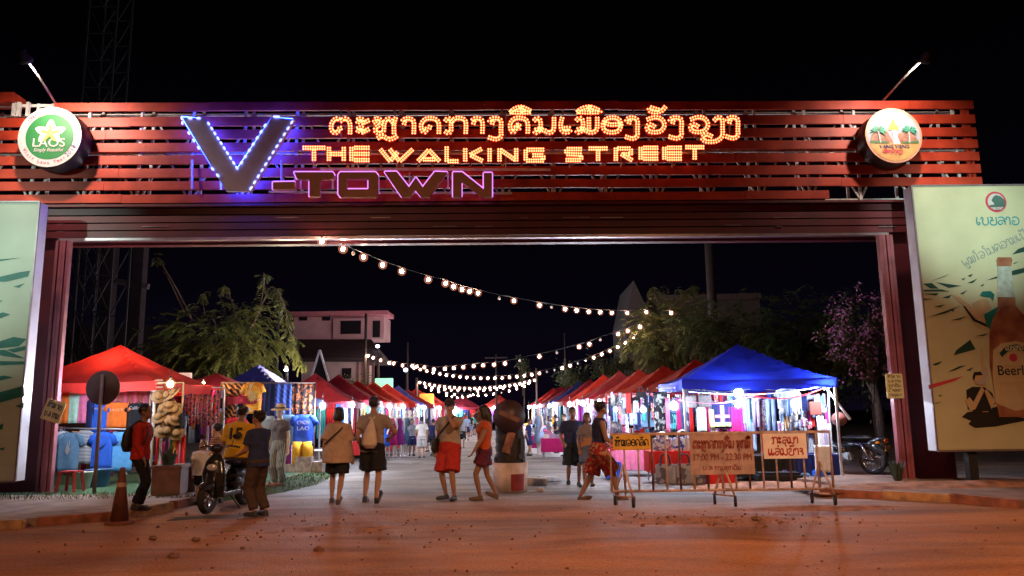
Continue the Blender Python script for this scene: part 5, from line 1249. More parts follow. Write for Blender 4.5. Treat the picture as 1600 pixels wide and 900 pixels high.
def straw_hat(label, pos, rot, m, group):
    root = thing('straw_hat', label, 'hat', pos, 0, group); root.rotation_euler = rot
    MB().lathe([(.155, .0), (.15, .012), (.080, .02), (.074, .075), (.05, .095), (.002, .097)], (0, 0, 0), 20, 0, None, cap=False).build('straw', m, root, world=False)
    MB().lathe([(.082, .022), (.079, .046)], (0, 0, 0), 20, 0, None, cap=False).build('band', M_black, root, world=False)
    return root
def table(label, pos, w, d, h, top_m, skirt=None, group='stall tables', rz=0.0):
    root = thing('stall_table', label, 'table', pos, rz, group)
    MB().box((0, 0, h), (w, d, .03), 0, None, .006).build('tabletop', top_m, root, world=False)
    for a in (-1, 1):
        for b in (-1, 1): MB().tube([(a * (w / 2 - .06), b * (d / 2 - .06), 0), (a * (w / 2 - .06), b * (d / 2 - .06), h - .016)], .016, 6).build('leg', M_pole, root, world=False)
    if skirt:
        mb = MB(); vs = []; fs = []; n = 40; pts = []
        per = [(-w / 2 - .01, -d / 2 - .01), (w / 2 + .01, -d / 2 - .01), (w / 2 + .01, d / 2 + .01), (-w / 2 - .01, d / 2 + .01), (-w / 2 - .01, -d / 2 - .01)]
        for (p, t) in resample(per, .06): pts.append(p)
        for i, p in enumerate(pts): k = .012 * (i % 2); vs += [(p[0] * (1 + k), p[1] * (1 + k), h + .018), (p[0] * (1 + k * 2), p[1] * (1 + k * 3), h - .42)]
        for i in range(len(pts) - 1): fs.append((2 * i, 2 * i + 1, 2 * i + 3, 2 * i + 2))
        mb.add(vs, fs); mb.add([(-w / 2 - .01, -d / 2 - .01, h + .02), (w / 2 + .01, -d / 2 - .01, h + .02), (w / 2 + .01, d / 2 + .01, h + .02), (-w / 2 - .01, d / 2 + .01, h + .02)], [(0, 1, 2, 3)]); mb.build('tablecloth', skirt, root, world=False)
    return root
def rail(label, a, b, h0=True, m=None, legs=True):
    """clothes rail between two points at the height of the points"""
    a, b = Vector(a), Vector(b); root = thing('clothes_rail', label, 'clothes rail', (a.x, a.y, K))
    MB().tube([a, b], .016, 8).build('rod', m or M_pole, root)
    if legs:
        for p in (a, b): MB().tube([(p.x, p.y, K), p], .018, 8).build('upright', m or M_pole, root)
    return root
C = {n: tee_m('goods_' + n, c) for n, c in dict(orange=(.75, .17, .03), mint=(.45, .75, .62), pink=(.75, .20, .38), navy=(.02, .025, .10), blue=(.03, .08, .50), royal=(.03, .12, .62), sky=(.10, .35, .72), steel=(.13, .24, .38), black=(.018, .018, .022), white=(.70, .70, .72), red=(.55, .03, .03), yellow=(.75, .40, .04), magenta=(.45, .02, .16), lilac=(.42, .34, .55), teal=(.06, .34, .36), grey=(.30, .32, .36), lgrey=(.48, .50, .55), lime=(.62, .72, .22), brown=(.16, .04, .03), tan=(.46, .30, .16), denim=(.12, .20, .36), green=(.05, .22, .10), purple=(.24, .03, .24), paleblue=(.30, .42, .66)).items()}
PAT = {'stripe': stripe_mat('goods_bw_stripe', (.65, .66, .70), (.03, .03, .06), 11, 'Z'), 'zebra': stripe_mat('goods_zigzag', (.62, .24, .08), (.02, .015, .015), 4.5, 'DIAGONAL', 5.0), 'floral': blotch_mat('goods_floral', [(.45, .45, .5), (.10, .14, .35), (.5, .5, .55), (.32, .12, .2)], 22), 'ikat': stripe_mat('goods_ikat', (.50, .05, .06), (.42, .28, .22), 12, 'X', 3.0), 'elephant': blotch_mat('goods_dark_pattern', [(.02, .02, .03), (.05, .06, .08), (.02, .02, .03), (.32, .34, .34)], 13), 'dots': blotch_mat('goods_blue_white', [(.55, .57, .65), (.03, .07, .35), (.60, .62, .7)], 16), 'tealprint': blotch_mat('goods_teal_print', [(.06, .30, .32), (.14, .45, .45), (.02, .06, .10)], 7), 'tiedye': blotch_mat('goods_tiedye', [(.75, .28, .03), (.75, .38, .06), (.70, .20, .02), (.62, .45, .25)], 6, kind='NOISE', detail=1), 'batik': blotch_mat('goods_batik', [(.02, .02, .03), (.03, .02, .02), (.35, .10, .04), (.02, .02, .03)], 9, kind='NOISE', detail=4), 'denimwash': blotch_mat('goods_denim_wash', [(.26, .30, .38), (.40, .44, .52), (.18, .22, .3)], 5, kind='NOISE'), 'trinket': blotch_mat('goods_trinkets', [(.55, .25, .08), (.5, .06, .10), (.55, .4, .3), (.06, .05, .08), (.40, .12, .25)], 24)}
def W(px, Y): return px / 1200 * Y

# ================================================================== left side: the near clothing stall
canopy('red canopy over the clothing stall inside the left gate post, nearest on the left', (-8.95, 17.5), R(1), 1.55, 2.25, 3.14, 'red', 'market canopies')
Y1 = 16.7
GT = 'T-shirts on the near left stall'
row1 = [('pale blue T-shirt edge behind the left gate post', 92, 611, C['paleblue'], 14, 50, None), ('orange T-shirt hanging between pale blue and mint ones', 103, 612, C['orange'], 15, 48, None), ('mint T-shirt hanging beside the orange one', 117.5, 611, C['mint'], 17, 49, None), ('pink T-shirt hanging beside the mint one', 131, 610, C['pink'], 14, 50, None), ('plain navy T-shirt between the pink and blue ones', 144, 620, C['navy'], 13, 48, None),
        ('royal blue T-shirt with a small white print in the upper row', 157, 628, C['royal'], 26, 46, print_text(['BEACH'], P_white, .06, .25)), ('wide orange T-shirt with pale lettering in the upper row', 184, 629, C['orange'], 33, 38, print_text(['LAOS 9'], mat('print_pale_orange', (.8, .45, .25), .8), .085, .35)), ('black T-shirt with white script lettering in the upper row', 217, 630, C['black'], 34, 38, print_text(['California'], P_white, .10, .25, .36))]
for lab, px, py, m, wp, hp, pr in row1: tee(lab, at(px, py, Y1), W(wp, Y1) * 1.12, W(hp, Y1), m, group=GT, prt=pr)
splash = print_poly([[(-.08, .55), (-.02, .75), (.02, .62), (.06, .80), (.05, .58), (.10, .62), (.02, .45), (-.05, .45)]], P_white)
swoosh = print_poly([[(-.20, .60), (-.12, .54), (.22, .70), (-.06, .50), (-.18, .48), (-.22, .53)]], C['navy'])
row2 = [('white T-shirt half hidden behind the steel blue one', 99, 674, C['white'], 26, 58, None), ('steel blue T-shirt with a white splash print in the lower row', 109, 676, C['steel'], 38, 58, splash), ('black and white striped T-shirt in the lower row', 133, 672, PAT['stripe'], 28, 50, None), ('bright blue T-shirt with a dark curved tick in the lower row', 161, 675, C['royal'], 36, 54, swoosh), ('sky blue T-shirt with faint lettering in the lower row', 191, 675, C['sky'], 40, 58, print_text(['OCEAN'], C['steel'], .12, .32))]
for i, (lab, px, py, m, wp, hp, pr) in enumerate(row2): tee(lab, at(px, py, Y1 - .25 - .05 * (i % 2)), W(wp, Y1) * 1.05, W(hp, Y1), m, group=GT, prt=pr)
rail('upper clothes rail of the near left stall', at(88, 606, Y1), at(236, 612, Y1)); rail('lower clothes rail of the near left stall', at(88, 669, Y1 - .25), at(222, 671, Y1 - .25))
random.seed(21)
for i in range(15): sheet('folded red and cream woven scarf in the top row of the near left stall', at(165 + i * 5.2, 607, Y1 + .5), W(5.5, Y1), W(24, Y1), PAT['ikat'] if i % 3 else C['pink'], group='woven scarves at the top of the near left stall', name='scarf', cat='scarf', amp=.02, n=1)
for i in range(6): sheet('pale cloth bundle hanging under the left canopy edge', at(100 + i * 11, 604, Y1 + .6), W(10, Y1), W(14, Y1), (C['white'], C['mint'], C['pink'])[i % 3], group='pale cloths under the left canopy edge', name='cloth_bundle', amp=.02)
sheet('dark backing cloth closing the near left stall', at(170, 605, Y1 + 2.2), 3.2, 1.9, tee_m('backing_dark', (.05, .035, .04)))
table('low dark table under the T-shirts of the near left stall', Vector((at(190, 760, Y1 + .3).x, Y1 + .4, K)), 1.3, .6, .45, mat('table_dark', (.08, .07, .08), .6), None)
for i in range(4): tag(MB().box((0, 0, .05), (.30, .35, .10), 0, None, .02).build('folded_cloth', (C['steel'], C['grey'], C['denim'], C['navy'])[i]), ('pale steel', 'grey', 'denim blue', 'navy')[i] + ' pile of folded cloth on the low table, near left stall', 'folded cloth', 'folded piles on the low table').location = (at(190, 760, Y1 + .3).x - .48 + i * .32, Y1 + .3, K + .465)
def bucket(label, pos, r0, r1, h, m, cat='bucket', name='bucket'):
    root = thing(name, label, cat, pos); MB().lathe([(r0, 0), (r1, h), (r1 + .012, h), (r1 + .012, h - .02), (r1 - .008, h - .01), (r0 - .008, .012)], (0, 0, 0), 24, 0, None, cap=True).build('bowl', m, root, world=False); return root
bucket('white plastic bucket beside the red stool', at(127, 777, 15.6).xy.to_3d() + Vector((0, 0, K)), .13, .19, .34, mat('plastic_white', (.7, .68, .66), .4))
bucket('blue plastic basin behind the white bucket', at(152, 772, 16.0).xy.to_3d() + Vector((0, 0, K)), .17, .24, .36, mat('plastic_blue', (.08, .16, .38), .4), 'basin', 'basin')
def stool(label, pos, m):
    root = thing('plastic_stool', label, 'stool', pos); MB().box((0, 0, .38), (.34, .34, .035), 0, None, .015).build('seat', m, root, world=False)
    for a in (-1, 1):
        for b in (-1, 1): MB().bar((a * .17, b * .17, 0), (a * .13, b * .13, .37), .045).build('leg', m, root, world=False)
stool('red plastic stool beside the left gate post', at(108, 780, 15.0).xy.to_3d() + Vector((0, 0, K)), mat('plastic_red', (.42, .04, .04), .4))
# bare display post stack, hats and trinkets
hx0, hx1 = 244, 287; YH = 16.0
rail('tall display frame carrying the straw hats', at(hx0, 598, YH), at(hx1, 598, YH), m=mat('display_frame_tan', (.46, .34, .20), .7))
for i in range(4):
    for j in range(3):
        p = at(250 + j * 11.5 + (i % 2) * 3 + random.uniform(-2, 2), 618 + i * 19 + random.uniform(-4, 4), YH - .05 - .10 * random.random()); nm = ('top', 'second', 'third', 'lowest')[i]
        straw_hat('straw hat, %s from the left in the %s row of the hat frame' % (('first', 'second', 'third')[j], nm), p, (R(70 + random.uniform(-35, 25)), R(random.uniform(-35, 35)), R(random.uniform(-40, 40))), mat('straw', (.21, .12, .05), .85, scale=40, var=.3, bump=.3), 'straw hats on the frame')
for i in range(4): tag(MB().box((0, 0, 0), (W(12, YH), .02, .025)).build('shelf_slat', M_wood), ('uppermost', 'second', 'third', 'lowest')[i] + ' wooden slat at the top left of the hat frame', 'slat', 'wooden slats of the hat frame').location = at(249, 594 + i * 5.5, YH - .02)
handbag('black shoulder bag hanging beside the straw hats', at(280, 668, YH - .05), W(11, YH), W(22, YH), C['black'])
lamp('bright warm bulb above the straw hats', at(266, 600, YH - .9), 17, True, .085, cable=.2)
for i, (cn, nm) in enumerate((('green', 'green'), ('yellow', 'yellow'), ('red', 'red'), ('magenta', 'magenta'), ('red', 'dark red'))): sheet('%s scarf hanging below the hat frame' % nm, at(268 + i * 5, 680, YH), W(5, YH), W(54, YH), C[cn], group='scarves below the hats', name='scarf', cat='scarf', amp=.02, n=1)
def planter(label, pos, w, h, m):
    root = thing('planter_box', label, 'planter', pos, R(6)); mb = MB(); mb.box((0, 0, h / 2), (w, w, h), 0, None, .02); mb.box((0, 0, h - .03), (w + .06, w + .06, .06), 0, None, .012); mb.build('box', m, root, world=False)
    MB().box((0, 0, h - .005), (w - .06, w - .06, .02)).build('soil', M_soil, root, world=False); return root
PM = mat('planter_brown', (.16, .075, .06), .6, scale=5, var=.3)
planter('brown square planter box nearest the left kerb', at(264, 783, 14.3).xy.to_3d() + Vector((0, 0, K)), .50, .52, PM); planter('second brown planter box behind the nearest one', at(289, 780, 14.9).xy.to_3d() + Vector((0, 0, K)), .46, .50, PM)
random.seed(5)
def spiky(label, pos, n, L, m, cat='plant', name='potted_plant'):
    mb = MB()
    for i in range(n):
        a = random.uniform(0, 6.28); t = random.uniform(.2, 1.0); l = L * random.uniform(.6, 1.1); b = Vector((math.cos(a) * .05, math.sin(a) * .05, 0)); tip = Vector((math.cos(a) * l * .45 * t, math.sin(a) * l * .45 * t, l)); s = Vector((-math.sin(a), math.cos(a), 0)) * .018
        md = b.lerp(tip, .55) + Vector((0, 0, .04)); mb.add([b - s, b + s, md + s * 1.4, tip, md - s * 1.4], [(0, 1, 2, 4), (4, 2, 3)])
    ob = mb.build(name, m); ob.location = pos; return tag(ob, label, cat)
spiky('dark spiky plant growing in the nearest planter box', at(262, 741, 14.3), 60, .5, mat('leaf_dark', (.03, .05, .025), .6, var=.5, scale=10))
for i in range(7): sheet(('red', 'white', 'maroon', 'dark', 'pink', 'cream', 'scarlet')[i] + ' trinket string hanging behind the planter boxes', at(246 + i * 5, 680 + (i % 3) * 5, YH + .15), W(4, YH), W(46, YH), (C['red'], C['white'], C['magenta'], C['black'], C['pink'], PAT['trinket'], C['red'])[i], group='trinkets behind the planters', name='trinket_string', cat='trinket', amp=.03, n=1)
# ---- second left stall: curtains and trinkets
Y2 = 19.3
canopy('darker red canopy behind the straw hats, second on the left', (-8.0, 20.8), R(0), (1.6, 1.5), 2.0, 2.65, 'wine', 'market canopies')
it2 = [(292, 'blue', 14, 40, 'royal'), (303, 'pale blue', 10, 80, 'paleblue'), (314, 'navy', 9, 80, 'navy'), (324, 'dusty purple', 16, 84, 'purple'), (337, 'maroon', 12, 84, 'magenta'), (346, 'olive', 10, 80, 'tan')]
for px, nm, wp, hp, cn in it2: sheet(nm + ' curtain cloth hanging in the second left stall', at(px, 610, Y2), W(wp, Y2), W(hp, Y2), C[cn], group='curtains in the second left stall')
for i in range(9): sheet('beaded trinket strand, number %s from the left in the second left stall' % ('one', 'two', 'three', 'four', 'five', 'six', 'seven', 'eight', 'nine')[i], at(294 + i * 6, 606 + (i * 7) % 13, Y2 - .3), W(5.5, Y2), W(40 + (i * 11) % 26, Y2), PAT['trinket'], group='trinket strands of the second left stall', name='trinket_string', cat='trinket', amp=.04, n=1)
rail('rail of the second left stall', at(286, 604, Y2), at(352, 606, Y2)); lamp('small warm bulb under the second left canopy', at(318, 598, Y2 - .1), 22, True, .04, cable=.1)
lamp('bulb lighting the inside of the near left stall', (-8.9, 17.3, 2.45), 20, True, .05)
lamp('added cool bulb hidden behind the road sign to light the near left T-shirts', at(150, 607, place(147, 771, K).y + .45), 55, False, .04, cable=.1)  # unseen bulb added to brighten the shirts, hidden by the sign plate
tag(MB().box((0, 0, 0), (W(62, 21), .10, W(13, 21)), 0, None, .01).build('lit_signboard', mat('signboard_lit', (.8, .6, .5), emis=(1, .60, .48), es=.75)), 'pale lit signboard showing above the second left canopy', 'sign').location = at(270, 589, 22.4)
# ---- third left stall: big printed cloths on a frame, blue canopy
Y3 = 19.4
canopy('blue canopy behind the printed cloths on the left', (-7.45, 22.6), R(0), 1.5, 1.98, 2.98, 'navy', 'market canopies')
rail('tall display frame of the printed cloths', at(346, 598, Y3), at(493, 598, Y3), m=M_pole_d)
bigs = [('orange and black zigzag cloth at the left of the cloth frame', 362, 598, 34, 56, PAT['zebra']), ('plain navy cloth beside the tie dyed shirt', 421, 597, 22, 52, C['navy']), ('blue cloth with pale streaks in the cloth frame', 443, 597, 26, 56, stripe_mat('goods_blue_streak', (.03, .06, .36), (.08, .13, .5), 5, 'DIAGONAL', 4.0)), ('black cloth with orange firework bursts in the cloth frame', 473, 597, 34, 50, PAT['batik'])]
for i, (lab, px, py, wp, hp, m) in enumerate(bigs): sheet(lab, at(px, py, Y3 + .03 * (i % 2)), W(wp, Y3), W(hp, Y3), m, group='printed cloths on the tall frame', amp=.02, name='printed_cloth')
sun_print = print_poly([[(.30 * math.cos(a) * (1.0 if i % 2 else .62) * .9, .55 + .20 * math.sin(a) * (1.0 if i % 2 else .62)) for i, a in enumerate([2 * math.pi * q / 24 for q in range(24)])]], mat('print_ochre', (.62, .36, .14), .8))
tee('orange tie dyed shirt with a sun print', at(396, 597, Y3 - .08), W(32, Y3), W(48, Y3), PAT['tiedye'], group='shirts on the cloth frame', prt=sun_print)
tee('blue T-shirt with CAMON LAO lettering', at(475, 648, Y3 - .12), W(38, Y3), W(48, Y3), C['blue'], group='shirts on the cloth frame', prt=print_text(['C\'MON', 'LAO'], P_white, .13, .30, .30))
tee('dark T-shirt with red lettering beside the blue lettered one', at(449, 648, Y3 - .05), W(30, Y3), W(46, Y3), C['steel'], group='shirts on the cloth frame', prt=print_text(['GOOD', 'DAY'], P_red, .11, .30, .24))
tee('grey T-shirt hanging behind the mannequin', at(420, 650, Y3 + .02), W(34, Y3), W(60, Y3), C['grey'], group='shirts on the cloth frame')
tee('red T-shirt hanging behind the rider', at(369, 652, Y3 - .05), W(34, Y3), W(46, Y3), C['red'], group='shirts on the cloth frame')
trousers('bright yellow shorts hanging below the blue lettered shirt', at(473, 690, Y3 - .1), W(32, Y3), W(38, Y3), C['yellow'], name='shorts', cat='shorts')
sheet('magenta cloth hanging behind the mannequin', at(432, 692, Y3), W(46, Y3), W(42, Y3), C['purple']); sheet('dark red cloth hanging beside the yellow shorts', at(448, 694, Y3 + .1), W(14, Y3), W(40, Y3), C['magenta'])
table('table with white boxes under the cloth frame', Vector((at(470, 740, 19.9).x, 20.0, K)), 1.5, .7, .5, mat('table_white', (.5, .5, .55), .5))
for i in range(3): tag(MB().box((0, 0, (.10, .19, .13)[i]), ((.30, .40, .26)[i], .3, (.20, .38, .26)[i]), 0, None, .012).build('carton', mat('carton_print', (.35, .30, .30), .7, var=.5, scale=9)), ('left', 'middle', 'right')[i] + ' printed carton under the cloth frame', 'box', 'cartons under the cloth frame').location = (at(455 + i * 22, 740, 19.4).x, 19.3, K)
lamp('cool bulb behind the cloth frame low by the mannequin', at(428, 643, Y3 + .5), 35, False, .05); lamp('very bright cool bulb at the right end of the cloth frame', at(504, 634, Y3 - .2), 90, False, .10)
# white mannequin
p = person('headless looking white mannequin with straw hat, grey shirt and striped trousers', at(434, 768, 16.3).xy.to_3d() + Vector((0, 0, .02)), 170, 1.66, dict(fem=True, lean=0, hands=((-.22, .03, .80), (.24, .06, .82)), skin=mat('mannequin_white', (.66, .60, .56), .4, var=.03), hair='none', shoes=M_sandal,
    top=dict(mat=tee_m('tee_slate', (.13, .13, .16)), loose=.02, sleeve=.5), bottom=dict(mat=stripe_mat('trouser_stripes', (.34, .36, .36), (.07, .12, .13), 10, 'X'), len=1.8, loose=.03, name='trousers')), name='mannequin')
p['root']['label'] = 'white mannequin in straw hat, slate shirt and striped trousers'
hm_ = straw_hat('straw hat worn by the white mannequin', p['root'].location + Vector((0, 0, 1.60)), (0.1, 0, 0), mat('straw_pale', (.55, .42, .26), .85, scale=40, var=.3), 'hat on the mannequin'); hm_.scale = (1.3, 1.3, 1.3)
def bank():
    mb = MB(); e = [KL[6], KL[7], (-4.97, 17.2), KL[8], (-5.05, 21), KL[9]]; n = len(e); off = (.05, .5, .75, .7, .5, .2)
    mb.add([(p[0] - .1, p[1], .128) for p in e] + [(p[0] + o * .4, p[1], .10) for p, o in zip(e, off)] + [(p[0] + o, p[1], -.03) for p, o in zip(e, off)], [(i, i + 1, n + i + 1, n + i) for i in range(n - 1)] + [(n + i, n + i + 1, 2 * n + i + 1, 2 * n + i) for i in range(n - 1)], 0, True)
    rnd = random.Random(4)
    for _ in range(1500):
        i = rnd.randrange(n - 1); t = rnd.random(); u = rnd.random(); p = Vector((e[i][0] + (e[i + 1][0] - e[i][0]) * t, e[i][1] + (e[i + 1][1] - e[i][1]) * t, 0)); o = off[i] + (off[i + 1] - off[i]) * t; q = p + Vector((o * u - .05, 0, .12 * (1 - u ** 2)))
        a = rnd.uniform(0, 6.28); s_ = Vector((math.cos(a), math.sin(a), 0)) * .007; mb.add([q - s_, q + s_, q + Vector((rnd.gauss(0, .03), rnd.gauss(0, .03), rnd.uniform(.03, .09)))], [(0, 1, 2)])
    tag(mb.build('grass_bank', mat('grass_ground', (.05, .085, .03), .95, scale=14, var=.5, bump=.8)), kind='stuff')
bank()

# ================================================================== receding rows of canopies
ORD = ['first', 'second', 'third', 'fourth', 'fifth', 'sixth', 'seventh', 'eighth', 'ninth', 'tenth', 'eleventh', 'twelfth']
goods_cols = ['lilac', 'red', 'denim', 'lgrey', 'navy', 'pink', 'teal', 'white', 'magenta', 'black', 'royal', 'tan', 'purple', 'grey', 'yellow', 'paleblue']
far_goods = 0
def far_stall(side, k, cx, cy, colour, lit):
    sd_ = 'left' if side < 0 else 'right'
    canopy('%s canopy, %s in the receding %s row' % ({'red': 'red', 'wine': 'wine red', 'scarlet': 'scarlet', 'blue': 'blue', 'navy': 'navy blue'}[colour], ORD[k], sd_), (cx, cy), R(4), 1.52, 1.98 + random.uniform(-.05, .05), 2.98 + random.uniform(-.1, .12), colour, 'market canopies')
    fx = cx - side * 1.35    # street edge of the stall
    n = 9 if cy < 34 else 6
    for i in range(n):
        # things hung along the face that looks at the camera
        x = cx - 1.35 + 2.7 * (i + .5) / n; hgt = random.uniform(.7, 1.15); cn = random.choice(goods_cols)
        sheet('%s garment hanging on the front rail of the %s %s stall' % (cn, ORD[k], sd_), Vector((x, cy - 1.45, 1.72 + K)), 2.5 / n, hgt, random.choice([C[cn], C[cn], PAT['floral'], PAT['denimwash']]) if i % 3 == 0 else C[cn], rz=random.uniform(-.2, .2), group='garments on the %s %s stall' % (ORD[k], sd_), name='hanging_garment', cat='garment', amp=.04)
        y = cy - 1.3 + 2.6 * (i + .5) / n
        cn = random.choice(goods_cols)
        sheet('%s garment hanging on the street side of the %s %s stall' % (cn, ORD[k], sd_), Vector((fx, y, 1.70 + K)), 2.4 / n, random.uniform(.5, 1.0), C[cn], rz=R(90) + random.uniform(-.2, .2), group='garments on the %s %s stall' % (ORD[k], sd_), name='hanging_garment', cat='garment', amp=.04)
    table('skirted table before the %s stall of the %s row' % (ORD[k], sd_), Vector((fx - side * .45, cy - .2, 0.01 if side < 0 else .01)), .9, 2.0, .62, C['lgrey'], C[random.choice(['magenta', 'red', 'white', 'grey'])])
    for i in range(4):
        cn = random.choice(goods_cols)
        tag(MB().box((0, 0, .07), (.34, .30, random.choice((.10, .14, .2))), 0, None, .02).build('goods_pile', C[cn]), '%s pile of goods on the table of the %s %s stall' % (cn, ORD[k], sd_), 'goods', 'goods on the skirted tables').location = (fx - side * (.35 + .2 * (i % 2)), cy - 1.0 + i * .5, .65)
    if lit: lamp('cool bulb in the %s stall of the %s row' % (ORD[k], sd_), Vector((fx - side * .25, cy - 1.5, 1.80)), lit * .8, False, .115 if cy > 28 else .10)
random.seed(31)
LC = ['wine', 'wine', 'red', 'scarlet', 'red', 'navy', 'wine', 'red', 'wine', 'red']
for k in range(10): far_stall(-1, k, -6.75 + .10 * k, 26.3 + 3.15 * k, LC[k], (90, 60, 90, 70, 0, 120, 0, 140, 0, 160)[k])
RC = ['red', 'scarlet', 'red', 'wine', 'scarlet', 'wine', 'navy', 'wine', 'wine', 'red']
for k in range(10): far_stall(1, k, 5.02 - .275 * k, 21.2 + 3.1 * k, RC[k], (70, 60, 110, 160, 150, 0, 130, 0, 140, 150)[k])
# rows that close the far end of the street
for i, (x, c) in enumerate(((-6.4, 'wine'), (-3.3, 'wine'), (-.2, 'scarlet'), (-9.5, 'red'))):
    canopy('%s canopy closing the far end of the street, %s from the left' % (c if c != 'wine' else 'wine red', ('second', 'third', 'rightmost', 'leftmost')[i]), (x - 1.0, 64 + i), R(0), 1.6, 2.0, 3.0, c, 'market canopies'); lamp('cool bulb at the far end of the street, %s from the left' % ('second', 'third', 'rightmost', 'leftmost')[i], (x - 1.4, 62 + i, 1.9), 150, False, .13)
    for j in range(5): sheet('garment hanging under the far end canopies', Vector((x - 2.2 + j * .55, 62.4 + i, 1.75)), .5, 1.0, C[random.choice(goods_cols)], group='garments under the far end canopies', name='hanging_garment', cat='garment')

# ================================================================== right side: the blue stall by the barrier
canopy('large blue canopy of the near right stall', (5.25, 17.95), R(-2), 1.62, 2.15, 3.02, 'blue', 'market canopies')
YB = 17.2
GB = 'goods hanging under the blue canopy'
def hang(kind, nm, px, py, wp, hp, m, dy=0.0, group=GB, **k):
    p = at(px, py, YB + dy); f = {'sheet': sheet, 'tee': tee, 'trousers': trousers}[kind]
    return f(nm, p, W(wp, YB), W(hp, YB), m, group=group, **k)
hang('sheet', 'dark elephant pattern cloth, left end of the blue stall', 1031, 612, 22, 62, PAT['elephant'], .1)
hang('sheet', 'teal printed towel with pale blocks under the left lamp', 1049, 628, 15, 44, PAT['tealprint'])
hang('sheet', 'navy towel with pale panel beside the teal one', 1069, 630, 16, 44, blotch_mat('goods_navy_panel', [(.03, .05, .12), (.35, .45, .5), (.04, .07, .16)], 5))
for i, px in enumerate((1042, 1059, 1079)): hang('sheet', ('pink', 'crimson', 'red')[i] + ' narrow scarf between the towels of the blue stall', px, 622, 6, 52, (C['pink'], C['magenta'], C['red'])[i], -.03)
handbag('left grey wicker bag hanging at the front of the blue stall', at(1078, 637, YB - .45), W(20, YB), W(18, YB), mat('bag_grey', (.13, .12, .13), .8, scale=30, var=.4)); handbag('right grey wicker bag hanging at the front of the blue stall', at(1101, 636, YB - .45), W(20, YB), W(18, YB), mat('bag_grey', (.13, .12, .13), .8, scale=30, var=.4))
hang('tee', 'pale mint sleeveless top under the grey bags', 1095, 636, 18, 36, C['mint'], -.1, sleeve=False)
hang('sheet', 'crimson striped scarf beside the mint top', 1103, 636, 8, 38, C['magenta'], -.05)
cross_ = sheet('navy cloth with a pink cross in the blue stall', at(1127, 628, YB), W(30, YB), W(40, YB), C['navy'], group=GB, amp=.012)
mb = MB(); w_, h_ = W(30, YB), W(40, YB); mb.box((0, -.03, -h_ * .5), (w_ * .2, .008, h_ * .75)); mb.box((0, -.0285, -h_ * .55), (w_ * .75, .008, h_ * .12)); o_ = local_build(mb, 'cross', C['pink'], cross_)
hang('sheet', 'lime cloth strip beside the pink cross cloth', 1111, 640, 8, 28, C['lime'], -.04, amp=.01); hang('sheet', 'lime hem cloth laid below the pink cross cloth', 1126, 660, 32, 6, C['lime'], -.06, amp=.01)
hang('sheet', 'wide crimson cloth beneath the brightest bulbs', 1149, 636, 22, 40, C['magenta'])
hang('sheet', 'pale blue shawl right of the crimson cloth', 1165, 624, 11, 50, C['paleblue'], .05); hang('sheet', 'teal patterned shawl in the middle of the blue stall', 1172, 622, 12, 52, PAT['tealprint'], .1)
hang('trousers', 'lilac trousers hanging in the blue stall', 1180, 622, 12, 44, C['lilac']); hang('sheet', 'teal flecked cloth beside the lilac trousers', 1189, 622, 9, 50, PAT['floral'], .1)
hang('trousers', 'pale blue trousers hanging in the blue stall', 1203, 622, 16, 52, C['paleblue']); hang('sheet', 'navy cloth beside the pale blue trousers', 1214, 620, 8, 54, C['navy'], .08)
hang('tee', 'washed denim jacket high on the blue stall front', 1230, 607, 34, 38, PAT['denimwash'], -.3, name='denim_jacket')
nm3 = ['upper left', 'upper middle', 'upper right', 'lower left', 'lower middle', 'lower right']
for i in range(6): hang('trousers', '%s pale grey shorts on the right of the blue stall' % nm3[i], 1224 + (i % 3) * 15, 642 + (i // 3) * 18, 13, 17, (C['lgrey'], C['white'], PAT['denimwash'])[(i + i // 3) % 3], -.1, name='shorts', cat='shorts')
for i in range(5): hang('sheet', ('grey', 'navy', 'pale grey', 'steel', 'dark blue')[i] + ' folded trousers on the right rail of the blue stall', 1247 + i * 9, 618, 9, 32, (C['lgrey'], C['navy'], C['grey'], C['steel'], C['denim'])[i], .1)
tag(MB().box((0, 0, 0), (W(18, YB), .05, W(20, YB)), 0, None, .008).build('wallet_case', C['brown']), 'dark red brown square case on the right of the blue stall', 'case').location = at(1274, 638, YB - .3)
for i in range(3): hang('sheet', ('white', 'pale lilac', 'pale grey')[i] + ' garment on the right end post of the blue stall', 1281 + i * 6, 650 + i * 6, 10, 60 - i * 6, (C['white'], C['lilac'], C['lgrey'])[i], -.5)
for i in range(5): hang('sheet', ('steel', 'navy', 'denim', 'pale grey', 'black')[i] + ' skirt in the low right row of the blue stall', 1225 + i * 14, 676, 13, 40, (C['steel'], C['navy'], C['denim'], C['lgrey'], C['black'])[i], .1)
rail('front hanging rail of the blue stall', at(1025, 606, YB), at(1292, 604, YB), legs=False); 
for i, (a, b) in enumerate((((1076, 612), (1290, 603)), ((1060, 625), (1180, 618)), ((1180, 620), (1288, 606)))):
    pa, pb = at(*a, YB - .5), at(*b, YB - .5); mb = MB(); mb.tube([pa.lerp(pb, t / 8) + Vector((0, 0, -.12 * math.sin(math.pi * t / 8))) for t in range(9)], .012, 6); tag(mb.build('cord', (C['white'], C['pink'], C['red'])[i], loc=pa), ('white', 'pink', 'red')[i] + ' cord strung along the front of the blue stall', 'cord')
lamp('upper bright cool bulb in the middle of the blue stall', at(1154, 614, YB - .72), 36, False, .13, cable=.12); lamp('lower cool bulb in the middle of the blue stall', at(1153, 631, YB - .70), 26, False, .10, cable=.05); lamp('cool bulb at the left of the blue stall', at(1053, 634, YB - .75), 30, False, .12)
lamp('added cool bulb hidden in the right corner of the blue stall', at(1288, 607, 16.45), 75, False, .03)  # unseen bulb added to light the motorbike and the right gate post
